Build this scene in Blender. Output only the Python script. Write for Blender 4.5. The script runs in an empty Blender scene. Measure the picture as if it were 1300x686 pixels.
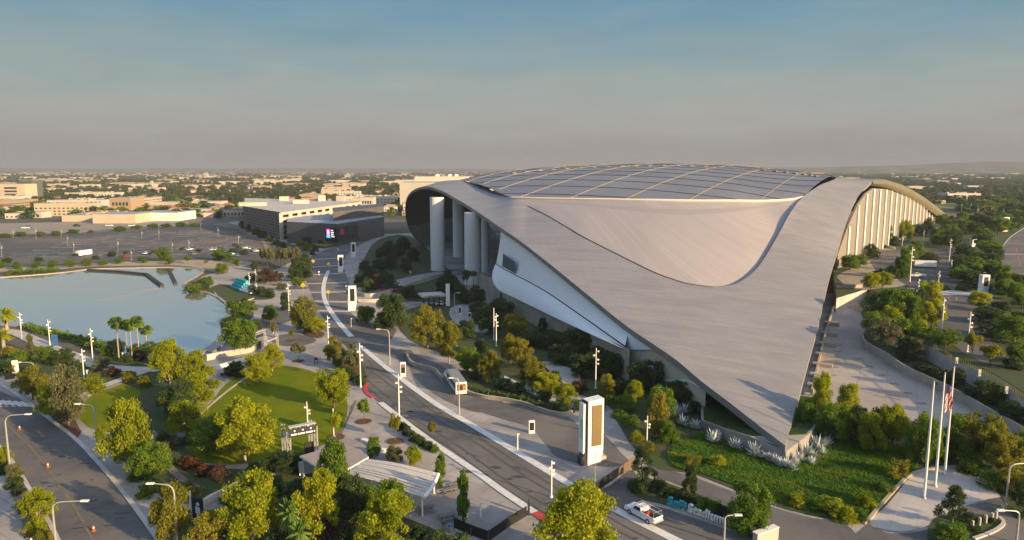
import bpy, math, random
import numpy as np
from mathutils import Vector, Matrix
from mathutils.geometry import tessellate_polygon
R = math.radians
SC = bpy.context.scene
COL = SC.collection
W = bpy.data.worlds.new("World"); SC.world = W; W.use_nodes = True

# ------------------------------------------------------------------ camera model
CAMH = 50.0; PITCH = R(8.1); F = 900.0          # a 1300 px wide picture
CP, SP = math.cos(PITCH), math.sin(PITCH)
cam = bpy.data.cameras.new("camera"); co = bpy.data.objects.new("camera", cam); COL.objects.link(co)
cam.sensor_width = 36; cam.lens = 36 * F / 1300; cam.clip_start = 1; cam.clip_end = 80000
co.location = (0, 0, CAMH); co.rotation_euler = (R(90) - PITCH, 0, 0)
SC.camera = co

def ray(px, py):
    dx = (px - 650) / F; dy = (343 - py) / F
    return Vector((dx, CP + SP * dy, -SP + CP * dy))
def G(px, py, z=0.0):                               # where a sight line meets the level z
    d = ray(px, py); t = (z - CAMH) / d.z
    return Vector((d.x * t, d.y * t, z))
def D(px, py, Y):                                   # where it reaches the distance Y
    d = ray(px, py); t = Y / d.y
    return Vector((d.x * t, Y, CAMH + d.z * t))
def VP(px, py, a, n):                               # where it meets a vertical plane
    d = ray(px, py); t = (a[0] * n[0] + a[1] * n[1]) / (d.x * n[0] + d.y * n[1])
    return Vector((d.x * t, d.y * t, CAMH + d.z * t))
def PX(p):                                          # world -> photo pixel
    y = p[1] * CP - (p[2] - CAMH) * SP; u = p[1] * SP + (p[2] - CAMH) * CP
    return (650 + F * p[0] / y, 343 - F * u / y) if y > 1 else (9e9, 9e9)
def spline(pts, n=6, closed=False):                 # Catmull-Rom through the points
    P = [np.array(tuple(p), float) for p in pts]; out = []; N = len(P)
    for i in range(N if closed else N - 1):
        g = lambda k: P[k % N] if closed else P[min(max(k, 0), N - 1)]
        p0, p1, p2, p3 = g(i - 1), g(i), g(i + 1), g(i + 2)
        for k in range(n):
            t = k / n
            out.append(.5 * (2 * p1 + (p2 - p0) * t + (2 * p0 - 5 * p1 + 4 * p2 - p3) * t * t + (3 * p1 - p0 - 3 * p2 + p3) * t ** 3))
    if not closed: out.append(P[-1])
    return out

# ------------------------------------------------------------------ materials
MATS = {}
def mat(name, c, rough=.7, c2=None, scale=1.0, detail=4, metal=0, spec=.4, bump=0, bscale=None, kind='noise', stretch=None, lo=.35, hi=.65, emit=None, coord='pos', third=None, tscale=.05, joints=None):
    if name in MATS: return MATS[name]
    m = bpy.data.materials.new(name); m.use_nodes = True; nt = m.node_tree; N = nt.nodes; L = nt.links
    b = N['Principled BSDF']
    b.inputs['Base Color'].default_value = (*c, 1); b.inputs['Roughness'].default_value = rough
    b.inputs['Metallic'].default_value = metal; b.inputs['Specular IOR Level'].default_value = spec
    if c2 is not None or bump:
        if coord == 'pos': src = N.new('ShaderNodeNewGeometry').outputs['Position']
        else:
            src = N.new('ShaderNodeTexCoord').outputs['Object' if coord == 'obj' else 'UV']
        if stretch:
            mp = N.new('ShaderNodeMapping'); mp.inputs['Scale'].default_value = stretch; L.new(src, mp.inputs[0]); src = mp.outputs[0]
    if c2 is not None:
        t = N.new('ShaderNodeTexNoise'); t.inputs['Scale'].default_value = scale; t.inputs['Detail'].default_value = detail
        t.inputs['Roughness'].default_value = .6
        L.new(src, t.inputs['Vector'])
        r = N.new('ShaderNodeValToRGB'); e = r.color_ramp.elements
        e[0].position = lo; e[1].position = hi; e[0].color = (*c, 1); e[1].color = (*c2, 1)
        L.new(t.outputs['Fac'], r.inputs[0]); outc = r.outputs[0]
        if third is not None:
            t2 = N.new('ShaderNodeTexNoise'); t2.inputs['Scale'].default_value = tscale; t2.inputs['Detail'].default_value = 5
            L.new(src, t2.inputs['Vector'])
            r2 = N.new('ShaderNodeValToRGB'); r2.color_ramp.elements[0].position = .45; r2.color_ramp.elements[1].position = .62
            L.new(t2.outputs['Fac'], r2.inputs[0])
            mx = N.new('ShaderNodeMix'); mx.data_type = 'RGBA'
            L.new(r2.outputs[0], mx.inputs[0]); L.new(outc, mx.inputs[6]); mx.inputs[7].default_value = (*third, 1); outc = mx.outputs[2]
        if joints:                                  # saw-cut joints in the slab
            mj = N.new('ShaderNodeMapping'); mj.inputs['Rotation'].default_value = (0, 0, joints[2]); mj.inputs['Scale'].default_value = (1 / joints[0],) * 3; L.new(src, mj.inputs[0])
            bj = N.new('ShaderNodeTexBrick'); bj.offset = 0; bj.inputs['Scale'].default_value = 1; bj.inputs['Brick Width'].default_value = 1; bj.inputs['Row Height'].default_value = 1; bj.inputs['Mortar Size'].default_value = .018; bj.inputs['Bias'].default_value = 0
            bj.inputs['Color1'].default_value = (1, 1, 1, 1); bj.inputs['Color2'].default_value = (.90, .90, .91, 1); bj.inputs['Mortar'].default_value = (joints[1],) * 3 + (1,); L.new(mj.outputs[0], bj.inputs['Vector'])
            mm = N.new('ShaderNodeMix'); mm.data_type = 'RGBA'; mm.blend_type = 'MULTIPLY'; mm.inputs[0].default_value = 1; L.new(outc, mm.inputs[6]); L.new(bj.outputs['Color'], mm.inputs[7]); outc = mm.outputs[2]
        L.new(outc, b.inputs['Base Color'])
    if bump:
        t = N.new('ShaderNodeTexNoise'); t.inputs['Scale'].default_value = bscale or scale * 4; t.inputs['Detail'].default_value = 5
        L.new(src, t.inputs['Vector'])
        bp = N.new('ShaderNodeBump'); bp.inputs['Strength'].default_value = bump; bp.inputs['Distance'].default_value = .1
        L.new(t.outputs['Fac'], bp.inputs['Height']); L.new(bp.outputs[0], b.inputs['Normal'])
    if emit:
        b.inputs['Emission Color'].default_value = (*emit[0], 1); b.inputs['Emission Strength'].default_value = emit[1]
    MATS[name] = m; return m

def leafmat(name, c1, c2, c3, trans=.35):
    """foliage: per leaf and per plant colour variety, light passing through the leaves"""
    m = bpy.data.materials.new(name); m.use_nodes = True; nt = m.node_tree; N = nt.nodes; L = nt.links
    N.remove(N['Principled BSDF']); out = N['Material Output']
    a = N.new('ShaderNodeAttribute'); a.attribute_name = 'var'
    r = N.new('ShaderNodeValToRGB'); e = r.color_ramp.elements
    e[0].color = (*c1, 1); e[1].color = (*c3, 1); x = e.new(.5); x.color = (*c2, 1)
    oi = N.new('ShaderNodeObjectInfo')
    ad = N.new('ShaderNodeMath'); ad.operation = 'MULTIPLY_ADD'; L.new(oi.outputs['Random'], ad.inputs[0]); ad.inputs[1].default_value = .36; ad.inputs[2].default_value = -.18
    a2 = N.new('ShaderNodeMath'); a2.operation = 'ADD'; L.new(a.outputs['Fac'], a2.inputs[0]); L.new(ad.outputs[0], a2.inputs[1])
    L.new(a2.outputs[0], r.inputs[0])
    d = N.new('ShaderNodeBsdfPrincipled'); d.inputs['Roughness'].default_value = .55; d.inputs['Specular IOR Level'].default_value = .25
    L.new(r.outputs[0], d.inputs['Base Color'])
    t = N.new('ShaderNodeBsdfTranslucent'); hs = N.new('ShaderNodeHueSaturation'); hs.inputs['Saturation'].default_value = 1.15; hs.inputs['Value'].default_value = 1.25
    L.new(r.outputs[0], hs.inputs['Color']); L.new(hs.outputs[0], t.inputs[0])
    mx = N.new('ShaderNodeMixShader'); mx.inputs[0].default_value = trans
    L.new(d.outputs[0], mx.inputs[1]); L.new(t.outputs[0], mx.inputs[2]); L.new(mx.outputs[0], out.inputs[0])
    MATS[name] = m; return m

# ------------------------------------------------------------------ mesh builder
class MB:
    def __init__(s): s.v = []; s.f = []; s.m = []; s.uv = {}; s.cur = 0
    def face(s, pts, mi=None, uv=None):
        i = len(s.v); s.v += [tuple(p) for p in pts]; s.f.append(tuple(range(i, i + len(pts)))); s.m.append(s.cur if mi is None else mi)
        if uv: s.uv[len(s.f) - 1] = uv
    def idx(s, pts): i = len(s.v); s.v += [tuple(p) for p in pts]; return list(range(i, i + len(pts)))
    def fi(s, ids, mi=None): s.f.append(tuple(ids)); s.m.append(s.cur if mi is None else mi)
    def box(s, c, d, rz=0, mi=None, taper=1.0):
        cx, cy, cz = c; x, y, z = d[0] / 2, d[1] / 2, d[2] / 2; cr, sr = math.cos(rz), math.sin(rz); P = []
        for sz in (-1, 1):
            k = taper if sz > 0 else 1
            for sx, sy in ((-1, -1), (1, -1), (1, 1), (-1, 1)):
                a, b = sx * x * k, sy * y * k; P.append((cx + a * cr - b * sr, cy + a * sr + b * cr, cz + sz * z))
        i = s.idx(P)
        for q in ((3, 2, 1, 0), (4, 5, 6, 7), (0, 1, 5, 4), (1, 2, 6, 5), (2, 3, 7, 6), (3, 0, 4, 7)): s.fi([i[k] for k in q], mi)
    def beam(s, p, q, w, h, mi=None):
        p, q = Vector(p), Vector(q); d = (q - p); L = d.length; d.normalize()
        up = Vector((0, 0, 1)) if abs(d.z) < .95 else Vector((0, 1, 0))
        r = d.cross(up).normalized() * w / 2; u = r.cross(d).normalized() * h / 2
        i = s.idx([p - r - u, p + r - u, p + r + u, p - r + u, q - r - u, q + r - u, q + r + u, q - r + u])
        for k in ((3, 2, 1, 0), (4, 5, 6, 7), (0, 1, 5, 4), (1, 2, 6, 5), (2, 3, 7, 6), (3, 0, 4, 7)): s.fi([i[j] for j in k], mi)
    def tube(s, pts, rad, n=8, mi=None, cap=True):
        pts = [Vector(p) for p in pts]; rs = rad if hasattr(rad, '__len__') else [rad] * len(pts); rings = []
        ref = None
        for k, p in enumerate(pts):
            d = (pts[min(k + 1, len(pts) - 1)] - pts[max(k - 1, 0)]).normalized()
            if ref is None: ref = Vector((1, 0, 0)) if abs(d.x) < .8 else Vector((0, 1, 0))
            a = (ref - d * ref.dot(d)).normalized(); b = d.cross(a); ref = a
            rings.append(s.idx([p + (a * math.cos(2 * math.pi * j / n) + b * math.sin(2 * math.pi * j / n)) * rs[k] for j in range(n)]))
        for k in range(len(rings) - 1):
            for j in range(n): s.fi((rings[k][j], rings[k][(j + 1) % n], rings[k + 1][(j + 1) % n], rings[k + 1][j]), mi)
        if cap: s.fi(rings[0][::-1], mi); s.fi(rings[-1], mi)
    def prism(s, poly, z0, z1, mi=None, mi_top=None, inset=None):
        """poly: plan points; z0/z1 a number or one value per point"""
        n = len(poly); zz0 = z0 if hasattr(z0, '__len__') else [z0] * n; zz1 = z1 if hasattr(z1, '__len__') else [z1] * n
        A = sum(poly[i][0] * poly[(i + 1) % n][1] - poly[(i + 1) % n][0] * poly[i][1] for i in range(n))
        order = list(range(n)) if A > 0 else list(range(n))[::-1]
        poly = [poly[i] for i in order]; zz0 = [zz0[i] for i in order]; zz1 = [zz1[i] for i in order]
        a = s.idx([(p[0], p[1], z) for p, z in zip(poly, zz0)]); b = s.idx([(p[0], p[1], z) for p, z in zip(poly, zz1)])
        for i in range(n): s.fi((a[i], a[(i + 1) % n], b[(i + 1) % n], b[i]), mi)
        for t in tessellate_polygon([[Vector((p[0], p[1], 0)) for p in poly]]):
            q = [poly[k] for k in t]; ar = (q[1][0] - q[0][0]) * (q[2][1] - q[0][1]) - (q[2][0] - q[0][0]) * (q[1][1] - q[0][1])
            if ar < 0: t = t[::-1]
            s.fi([b[k] for k in t], mi if mi_top is None else mi_top); s.fi([a[k] for k in t[::-1]], mi)
    def sheet(s, poly, z, mi=None):
        for t in tessellate_polygon([[Vector((p[0], p[1], 0)) for p in poly]]):
            q = [poly[k] for k in t]; ar = (q[1][0] - q[0][0]) * (q[2][1] - q[0][1]) - (q[2][0] - q[0][0]) * (q[1][1] - q[0][1])
            if ar < 0: q = q[::-1]
            s.face([(p[0], p[1], z) for p in q], mi)
    def ribbon(s, pts, w, z0, z1=None, mi=None, side=0):
        """strip along plan points, w wide, from z0 up to z1"""
        P = [Vector((p[0], p[1])) for p in pts]; Ls, Rs = [], []
        for k, p in enumerate(P):
            d = (P[min(k + 1, len(P) - 1)] - P[max(k - 1, 0)]); d.normalize(); n = Vector((-d.y, d.x))
            Ls.append(p + n * w * (.5 + side * .5)); Rs.append(p - n * w * (.5 - side * .5))
        zz = lambda z, k: z[k] if hasattr(z, '__len__') else z
        for k in range(len(P) - 1):
            a, b, c, d = Ls[k], Rs[k], Rs[k + 1], Ls[k + 1]
            if z1 is None: s.face([(a.x, a.y, zz(z0, k)), (b.x, b.y, zz(z0, k)), (c.x, c.y, zz(z0, k + 1)), (d.x, d.y, zz(z0, k + 1))], mi)
            else:
                lo0, lo1, hi0, hi1 = zz(z0, k), zz(z0, k + 1), zz(z1, k), zz(z1, k + 1)
                s.face([(a.x, a.y, hi0), (b.x, b.y, hi0), (c.x, c.y, hi1), (d.x, d.y, hi1)], mi)
                s.face([(b.x, b.y, lo0), (c.x, c.y, lo1), (c.x, c.y, hi1), (b.x, b.y, hi0)], mi)
                s.face([(d.x, d.y, lo1), (a.x, a.y, lo0), (a.x, a.y, hi0), (d.x, d.y, hi1)], mi)
                if k == 0: s.face([(a.x, a.y, lo0), (b.x, b.y, lo0), (b.x, b.y, hi0), (a.x, a.y, hi0)], mi)
                if k == len(P) - 2: s.face([(c.x, c.y, lo1), (d.x, d.y, lo1), (d.x, d.y, hi1), (c.x, c.y, hi1)], mi)
    def grid(s, rows, mi=None, uvs=None):
        ids = [s.idx(r) for r in rows]
        for a in range(len(rows) - 1):
            for b in range(len(rows[0]) - 1):
                s.fi((ids[a][b], ids[a][b + 1], ids[a + 1][b + 1], ids[a + 1][b]), mi)
                if uvs: s.uv[len(s.f) - 1] = [uvs[a][b], uvs[a][b + 1], uvs[a + 1][b + 1], uvs[a + 1][b]]
    def disc(s, c, r, n=16, mi=None, ax=None):
        if ax is None: s.face([(c[0] + r * math.cos(2 * math.pi * j / n), c[1] + r * math.sin(2 * math.pi * j / n), c[2]) for j in range(n)], mi)
        else:
            ax = Vector(ax).normalized(); a = ax.cross(Vector((0, 0, 1))).normalized(); b = ax.cross(a)
            s.face([Vector(c) + a * r * math.cos(2 * math.pi * j / n) + b * r * math.sin(2 * math.pi * j / n) for j in range(n)], mi)
    def mesh(s, name, off=(0, 0, 0), mats=(), smooth=False):
        me = bpy.data.meshes.new(name); o = off
        me.from_pydata([(v[0] - o[0], v[1] - o[1], v[2] - o[2]) for v in s.v], [], s.f)
        for m in mats: me.materials.append(m)
        if len(mats) > 1: me.polygons.foreach_set('material_index', s.m)
        if s.uv:
            ul = me.uv_layers.new(name='UVMap')
            for fi, uv in s.uv.items():
                for k, li in enumerate(me.polygons[fi].loop_indices): ul.data[li].uv = uv[k]
        if smooth: me.polygons.foreach_set('use_smooth', [True] * len(me.polygons))
        me.update(); return me
    def build(s, name, mats, parent=None, off=None, smooth=False):
        if not isinstance(mats, (list, tuple)): mats = [mats]
        if off is None:
            off = parent_loc(parent) if parent else (0, 0, 0)
            if parent:                              # pieces drawn about the origin are already in their thing's own space
                c = np.mean(np.array(s.v), 0)
                if np.linalg.norm(c[:2]) < 70: off = (0, 0, 0)
        o = bpy.data.objects.new(name, s.mesh(name, off, mats, smooth)); COL.objects.link(o)
        if parent: o.parent = parent
        elif any(off): o.location = off
        return o
def parent_loc(p):
    v = Vector((0, 0, 0))
    while p: v += Vector(p.location); p = p.parent
    return v
def tag(o, label=None, cat=None, group=None, kind=None):
    if label: o['label'] = label
    if cat: o['category'] = cat
    if group: o['group'] = group
    if kind: o['kind'] = kind
    return o
def thing(name, label, cat, loc=(0, 0, 0), group=None, rz=0):
    o = bpy.data.objects.new(name, None); COL.objects.link(o); o.empty_display_size = .5
    o.location = loc; o.rotation_euler = (0, 0, rz)
    return tag(o, label, cat, group)
def dup(root, loc, rz=0, scale=None, label=None, group=None, name=None):
    r = root.copy(); COL.objects.link(r); r.location = loc; r.rotation_euler = (0, 0, rz)
    if scale: r.scale = scale
    if label: r['label'] = label
    if group: r['group'] = group
    def rec(src, dst):
        for ch in list(src.children):
            c = ch.copy(); COL.objects.link(c); c.parent = dst; rec(ch, c)
    rec(root, r); return r
def ordinal(i): return ['first', 'second', 'third', 'fourth', 'fifth', 'sixth', 'seventh', 'eighth', 'ninth', 'tenth', 'eleventh', 'twelfth', 'thirteenth', 'fourteenth', 'fifteenth', 'sixteenth', 'seventeenth', 'eighteenth', 'nineteenth', 'twentieth'][i]
# ------------------------------------------------------------------ light, sky
SUN_AZ = Vector((.81, -.585)).normalized(); SUN_EL = R(15)
w = W.node_tree; N = w.nodes; L = w.links
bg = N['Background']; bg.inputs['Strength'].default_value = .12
sky = N.new('ShaderNodeTexSky'); sky.sky_type = 'NISHITA'; sky.sun_disc = False
sky.sun_elevation = SUN_EL; sky.sun_rotation = math.atan2(SUN_AZ.x, SUN_AZ.y)
sky.altitude = 60; sky.air_density = 1.0; sky.dust_density = 2.2; sky.ozone_density = 1.6
tc = N.new('ShaderNodeTexCoord'); sep = N.new('ShaderNodeSeparateXYZ'); L.new(tc.outputs['Generated'], sep.inputs[0])
# a low bank of thin cloud over the horizon: soft top edge, a few darker streaks
mp = N.new('ShaderNodeMapping'); mp.inputs['Scale'].default_value = (1.6, 1.6, 9); mp.inputs['Rotation'].default_value = (0, R(6), 0); L.new(tc.outputs['Generated'], mp.inputs[0])
nz = N.new('ShaderNodeTexNoise'); nz.inputs['Scale'].default_value = 3.2; nz.inputs['Detail'].default_value = 6; nz.inputs['Roughness'].default_value = .55; L.new(mp.outputs[0], nz.inputs['Vector'])
def math_node(op, a, b=None, c=None):
    n = N.new('ShaderNodeMath'); n.operation = op
    for i, x in enumerate((a, b, c)):
        if x is None: continue
        if isinstance(x, (int, float)): n.inputs[i].default_value = x
        else: L.new(x, n.inputs[i])
    return n.outputs[0]
hgt = math_node('MULTIPLY_ADD', nz.outputs['Fac'], -.095, sep.outputs['Z'])          # height, ruffled
hgt = math_node('ADD', hgt, .0475)
low = N.new('ShaderNodeValToRGB'); el = low.color_ramp.elements
stops = [(0, (1.37, 1.27, 1.23)), (.03, (1.42, 1.30, 1.26)), (.055, (1.60, 1.53, 1.42)), (.078, (1.58, 1.62, 1.50)), (.111, (1.38, 1.63, 1.57)), (.165, (.95, 1.45, 1.65)), (.215, (.65, 1.27, 1.72)), (.30, (.5, 1.1, 1.7))]
el[0].position = 0; el[1].position = .30; el[0].color = (*stops[0][1], 1); el[1].color = (*stops[-1][1], 1)
for p_, c_ in stops[1:-1]: x_ = el.new(p_); x_.color = (*c_, 1)
L.new(hgt, low.inputs[0])
nz2 = N.new('ShaderNodeTexNoise'); nz2.inputs['Scale'].default_value = 6; nz2.inputs['Detail'].default_value = 6; L.new(mp.outputs[0], nz2.inputs['Vector'])
st = N.new('ShaderNodeMapRange'); L.new(nz2.outputs['Fac'], st.inputs[0]); st.inputs[1].default_value = .35; st.inputs[2].default_value = .7; st.inputs[3].default_value = .97; st.inputs[4].default_value = 1.03
vm = N.new('ShaderNodeVectorMath'); vm.operation = 'SCALE'; L.new(low.outputs[0], vm.inputs[0]); L.new(st.outputs[0], vm.inputs['Scale'])
up_ = N.new('ShaderNodeVectorMath'); up_.operation = 'MULTIPLY'; L.new(sky.outputs[0], up_.inputs[0]); up_.inputs[1].default_value = (1.75, 1.55, 1.42)  # sky above the view is brightened to lift the shade below
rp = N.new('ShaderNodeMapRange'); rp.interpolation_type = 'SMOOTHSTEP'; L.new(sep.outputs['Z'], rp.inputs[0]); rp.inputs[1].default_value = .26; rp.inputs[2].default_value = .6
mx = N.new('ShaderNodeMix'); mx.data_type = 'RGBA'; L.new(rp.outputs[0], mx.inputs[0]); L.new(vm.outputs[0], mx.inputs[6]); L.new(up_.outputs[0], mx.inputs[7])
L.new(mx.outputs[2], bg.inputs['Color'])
sl = bpy.data.lights.new('sun', 'SUN'); sl.energy = 5.0; sl.angle = R(.6); sl.color = (1, .70, .36)
so = bpy.data.objects.new('sun', sl); COL.objects.link(so); so.location = (200, -100, 300)
sv = Vector((SUN_AZ.x * math.cos(SUN_EL), SUN_AZ.y * math.cos(SUN_EL), math.sin(SUN_EL)))
so.rotation_euler = (-sv).to_track_quat('-Z', 'Y').to_euler()
vs = SC.view_settings; SC.display_settings.display_device = 'sRGB'; vs.view_transform = 'Standard'; vs.look = 'None'; vs.gamma = 1; vs.use_curve_mapping = False; vs.exposure = 1.07
cy = SC.cycles; cy.max_bounces = 5; cy.diffuse_bounces = 2; cy.glossy_bounces = 2; cy.transmission_bounces = 3; cy.transparent_max_bounces = 6; cy.volume_bounces = 1
cy.use_denoising = True; cy.use_adaptive_sampling = True; cy.adaptive_threshold = .02; cy.caustics_reflective = False; cy.caustics_refractive = False

# ------------------------------------------------------------------ palette
asphalt = mat('asphalt', (.085, .083, .080), .85, (.118, .113, .106), .35, third=(.15, .14, .128), tscale=.06, bump=.2, bscale=6)
lot = mat('old_asphalt', (.062, .062, .064), .85, (.08, .078, .078), .12, third=(.135, .115, .095), tscale=.013)
concrete = mat('concrete', (.325, .298, .268), .8, (.39, .362, .328), .5, third=(.26, .24, .222), tscale=.07, bump=.15, bscale=5, joints=(4.5, .72, .6))
palecon = mat('pale_concrete', (.45, .42, .385), .8, (.52, .485, .44), .4, third=(.40, .375, .345), tscale=.12, joints=(3, .8, .6))
line_w = mat('white_line', (.55, .54, .52), .7, (.68, .67, .64), 1.2)
yellow_l = mat('yellow_line', (.20, .15, .07), .8, (.12, .105, .08), .5)
tan_con = mat('tan_concrete', (.35, .30, .24), .85, (.42, .37, .30), .3, third=(.31, .27, .22), tscale=.12)
mulch = mat('mulch', (.075, .038, .022), .95, (.13, .06, .03), 1.5)
bedmat = mat('planting_soil', (.035, .055, .015), .95, (.06, .06, .022), .35, third=(.035, .07, .014), tscale=.15)
lawnmat = mat('lawn', (.095, .135, .003), .95, (.13, .165, .004), .25, spec=.08, third=(.165, .18, .006), tscale=.06, bump=.5, bscale=9)
sand = mat('sand', (.30, .24, .17), .9, (.38, .31, .22), .15)
white = mat('white_paint', (.78, .77, .75), .5, (.72, .71, .69), .4)
dkmetal = mat('dark_metal', (.035, .037, .04), .5)
greymetal = mat('grey_metal', (.42, .42, .41), .45, metal=.4)
black = mat('black', (.012, .013, .015), .6)
glass = mat('dark_glass', (.03, .04, .045), .12, spec=.6)
barkm = mat('bark', (.17, .13, .095), .9, (.10, .075, .055), 3, coord='obj')
palebark = mat('pale_bark', (.36, .31, .25), .9, (.22, .18, .14), 2, coord='obj')
red = mat('red_paint', (.45, .03, .03), .6)
citymat = mat('city_ground', (.045, .052, .025), .95, (.12, .10, .075), .006, third=(.17, .145, .12), tscale=.004, detail=8)
walkmat = mat('walk_concrete', (.36, .31, .265), .85, (.42, .37, .315), .2, third=(.33, .28, .24), tscale=.05, joints=(6, .8, .5))

# ------------------------------------------------------------------ ground
def struct(name, mb, m, kind='structure', **k): return tag(mb.build(name, m, **k), kind=kind)
def gp(pts, z=0, n=1):
    q = spline(pts, n, True) if n > 1 else pts
    return [G(p[0], p[1], z) for p in q]
def sheet(name, pts, z, m, n=1, kind='structure', zz=0):
    b = MB(); b.sheet(gp(pts, zz, n), z + zz); return struct(name, b, m, kind)

b = MB(); S_ = 15000
b.face([(-S_, -300, 0), (S_, -300, 0), (S_, S_, 0), (-S_, S_, 0)])
struct('ground', b, citymat)

# low hills that close the view
def ridge(name, x0, x1, Y, hfun, m, depth=1500):
    rows = []
    xs = np.linspace(x0, x1, 120)
    for k in range(7):
        t = k / 6; prof = math.sin(math.pi * min(1, t * 1.0) / 1) if k not in (0, 6) else 0
        rows.append([(x, Y + depth * t, max(-2, prof * hfun(x) if k not in (0, 6) else -2)) for x in xs])
    bb = MB(); bb.grid(rows); return struct(name, bb, m, smooth=True)
rng = random.Random(5)
hillmat = mat('hill_scrub', (.05, .055, .03), .95, (.11, .10, .06), .003, third=(.16, .14, .11), tscale=.006)
ph = [rng.uniform(0, 6.28) for _ in range(12)]
hn = lambda x: sum(math.sin(x / (260 * (1.45 ** i)) + ph[i]) for i in range(9)) / 9
ridge('hills', -10500, 12500, 10800, lambda x: 62 + 30 * hn(x) + 40 * max(0, (x - 1000) / 9000), hillmat)
ridge('hills', 2500, 9500, 6500, lambda x: max(0, min(1, (x - 1800) / 1000)) * (48 + min(80, max(0, (x - 2900) / 1620 * 66)) + 16 * hn(x * 1.7)), hillmat, 1800)

# plaza: the pale paved sheet round the stadium and the park
PLAZA = [(-60, 470), (60, 455), (130, 470), (215, 462), (262, 447), (292, 424), (268, 372), (255, 352), (300, 338), (345, 345), (400, 318), (440, 300), (520, 296), (640, 296), (760, 330), (1000, 380), (1060, 372), (1110, 372), (1095, 430), (1200, 490), (1310, 560), (1400, 700), (900, 790), (-100, 790)]
b = MB(); b.sheet([G(*p) for p in PLAZA], .03); struct('plaza', b, concrete)

# lake: dark water in a low stone edge
LAKE = [(-320, 362), (-150, 357), (-30, 354), (40, 350), (84, 346), (112, 342.5), (152, 341), (221, 340), (257, 343), (250, 351), (234, 361), (241, 370), (266, 373), (289, 388), (291, 401), (280, 408), (287, 424), (261, 445), (240, 458), (200, 456), (150, 450), (125, 445), (123, 436), (89, 427), (33, 416), (0, 413), (-60, 411), (-320, 408)]
lk = [G(*p) for p in spline(LAKE, 4, True)]
wm = mat('lake_water', (.80, .77, .755), .05, metal=.85, spec=.5, bump=.009, bscale=.45)
b = MB(); b.sheet(lk, .10); struct('lake', b, wm)
b = MB(); b.ribbon(lk + [lk[0]], 1.2, 0, .35); struct('lake_edge', b, tan_con)

# pale beach, banks and the car parks beyond the lake
sheet('bank', [(-330, 352), (-40, 346), (50, 344), (112, 339), (150, 338), (228, 337.5), (258, 341), (300, 340), (320, 333), (250, 330.5), (150, 333), (60, 338), (-40, 340), (-330, 342)], .06, sand, 3)
sheet('car_park', [(-330, 340), (-60, 338), (60, 336), (150, 331.5), (240, 329), (320, 331), (335, 322), (330, 306), (300, 291), (270, 285), (200, 290), (100, 297), (-60, 301), (-330, 304)], .08, lot, 1)
sheet('car_park', [(-330, 303), (-60, 300), (100, 296), (140, 291), (235, 288), (240, 282), (150, 281), (-60, 285), (-330, 287)], .10, mat('pale_lot', (.24, .205, .17), .9, (.29, .25, .21), .03))
# painted bays of the big car park
b = MB(); rng = random.Random(3)
p0, p1, p2 = G(0, 330), G(300, 325), G(200, 293)
ux = (p1 - p0).normalized(); uy = Vector((-ux.y, ux.x, 0))
for r_ in range(11):
    for k in range(110):
        c = p0 + ux * (k * 2.8 - 10) + uy * (10 + r_ * 17)
        q = PX((c.x, c.y, 0))
        if -10 < q[0] < 322 and 291 + max(0, (120 - q[0]) * .09) < q[1] < 329 and q[0] < 318 and rng.random() < .4:
            b.ribbon([(c.x, c.y), (c.x + uy.x * 9, c.y + uy.y * 9)], .22, .11)
        if k % 9 == r_ % 5 and -10 < q[0] < 312 and 292 + max(0, (120 - q[0]) * .09) < q[1] < 328: l_ = rng.uniform(8, 20); b.ribbon([(c.x, c.y), (c.x + ux.x * l_, c.y + ux.y * l_)], .6, .115)
struct('parking_bay_lines', b, line_w)
sheet('road', [(270, 285), (300, 291), (331, 306), (338, 318), (352, 318), (345, 303), (318, 290), (288, 283)], .09, mat('dusty_verge', (.22, .165, .11), .95, (.27, .2, .14), .05))
sheet('road', [(288, 283), (318, 290), (345, 303), (376, 312), (384, 309), (352, 298), (326, 287), (300, 281)], .10, palecon)
# broad avenue to the theatre and the far plaza
sheet('avenue', [(392, 330), (402, 322), (425, 313), (447, 306), (480, 296), (478, 301), (455, 312), (440, 324), (436, 340), (444, 362), (440, 385), (450, 402), (480, 420), (440, 440), (420, 420), (405, 395), (392, 365), (388, 345)], .10, asphalt, 2)
STRIPE = [((389, 350), (440, 347)), ((389, 361), (441, 359)), ((391, 372), (443, 371)), ((394, 383), (441, 384)), ((342, 352), (386, 351)), ((343, 344), (389, 343)), ((350, 362), (390, 361)), ((391, 340), (437, 337)), ((395, 330), (437, 328)), ((404, 395), (446, 396))]
b = MB()
for a_, c_ in STRIPE: b.ribbon([G(*a_), G(*c_)], 2.6, .14)
struct('paving_band', b, palecon)
b = MB()
for a_, c_ in [((346, 348), (387, 347)), ((346, 357), (389, 356)), ((352, 367), (391, 366)), ((450, 372), (520, 366)), ((452, 384), (500, 378)), ((540, 340), (590, 345))]: b.ribbon([G(*a_), G(*c_)], 3.2, .12)
struct('paving_band', b, asphalt)

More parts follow.
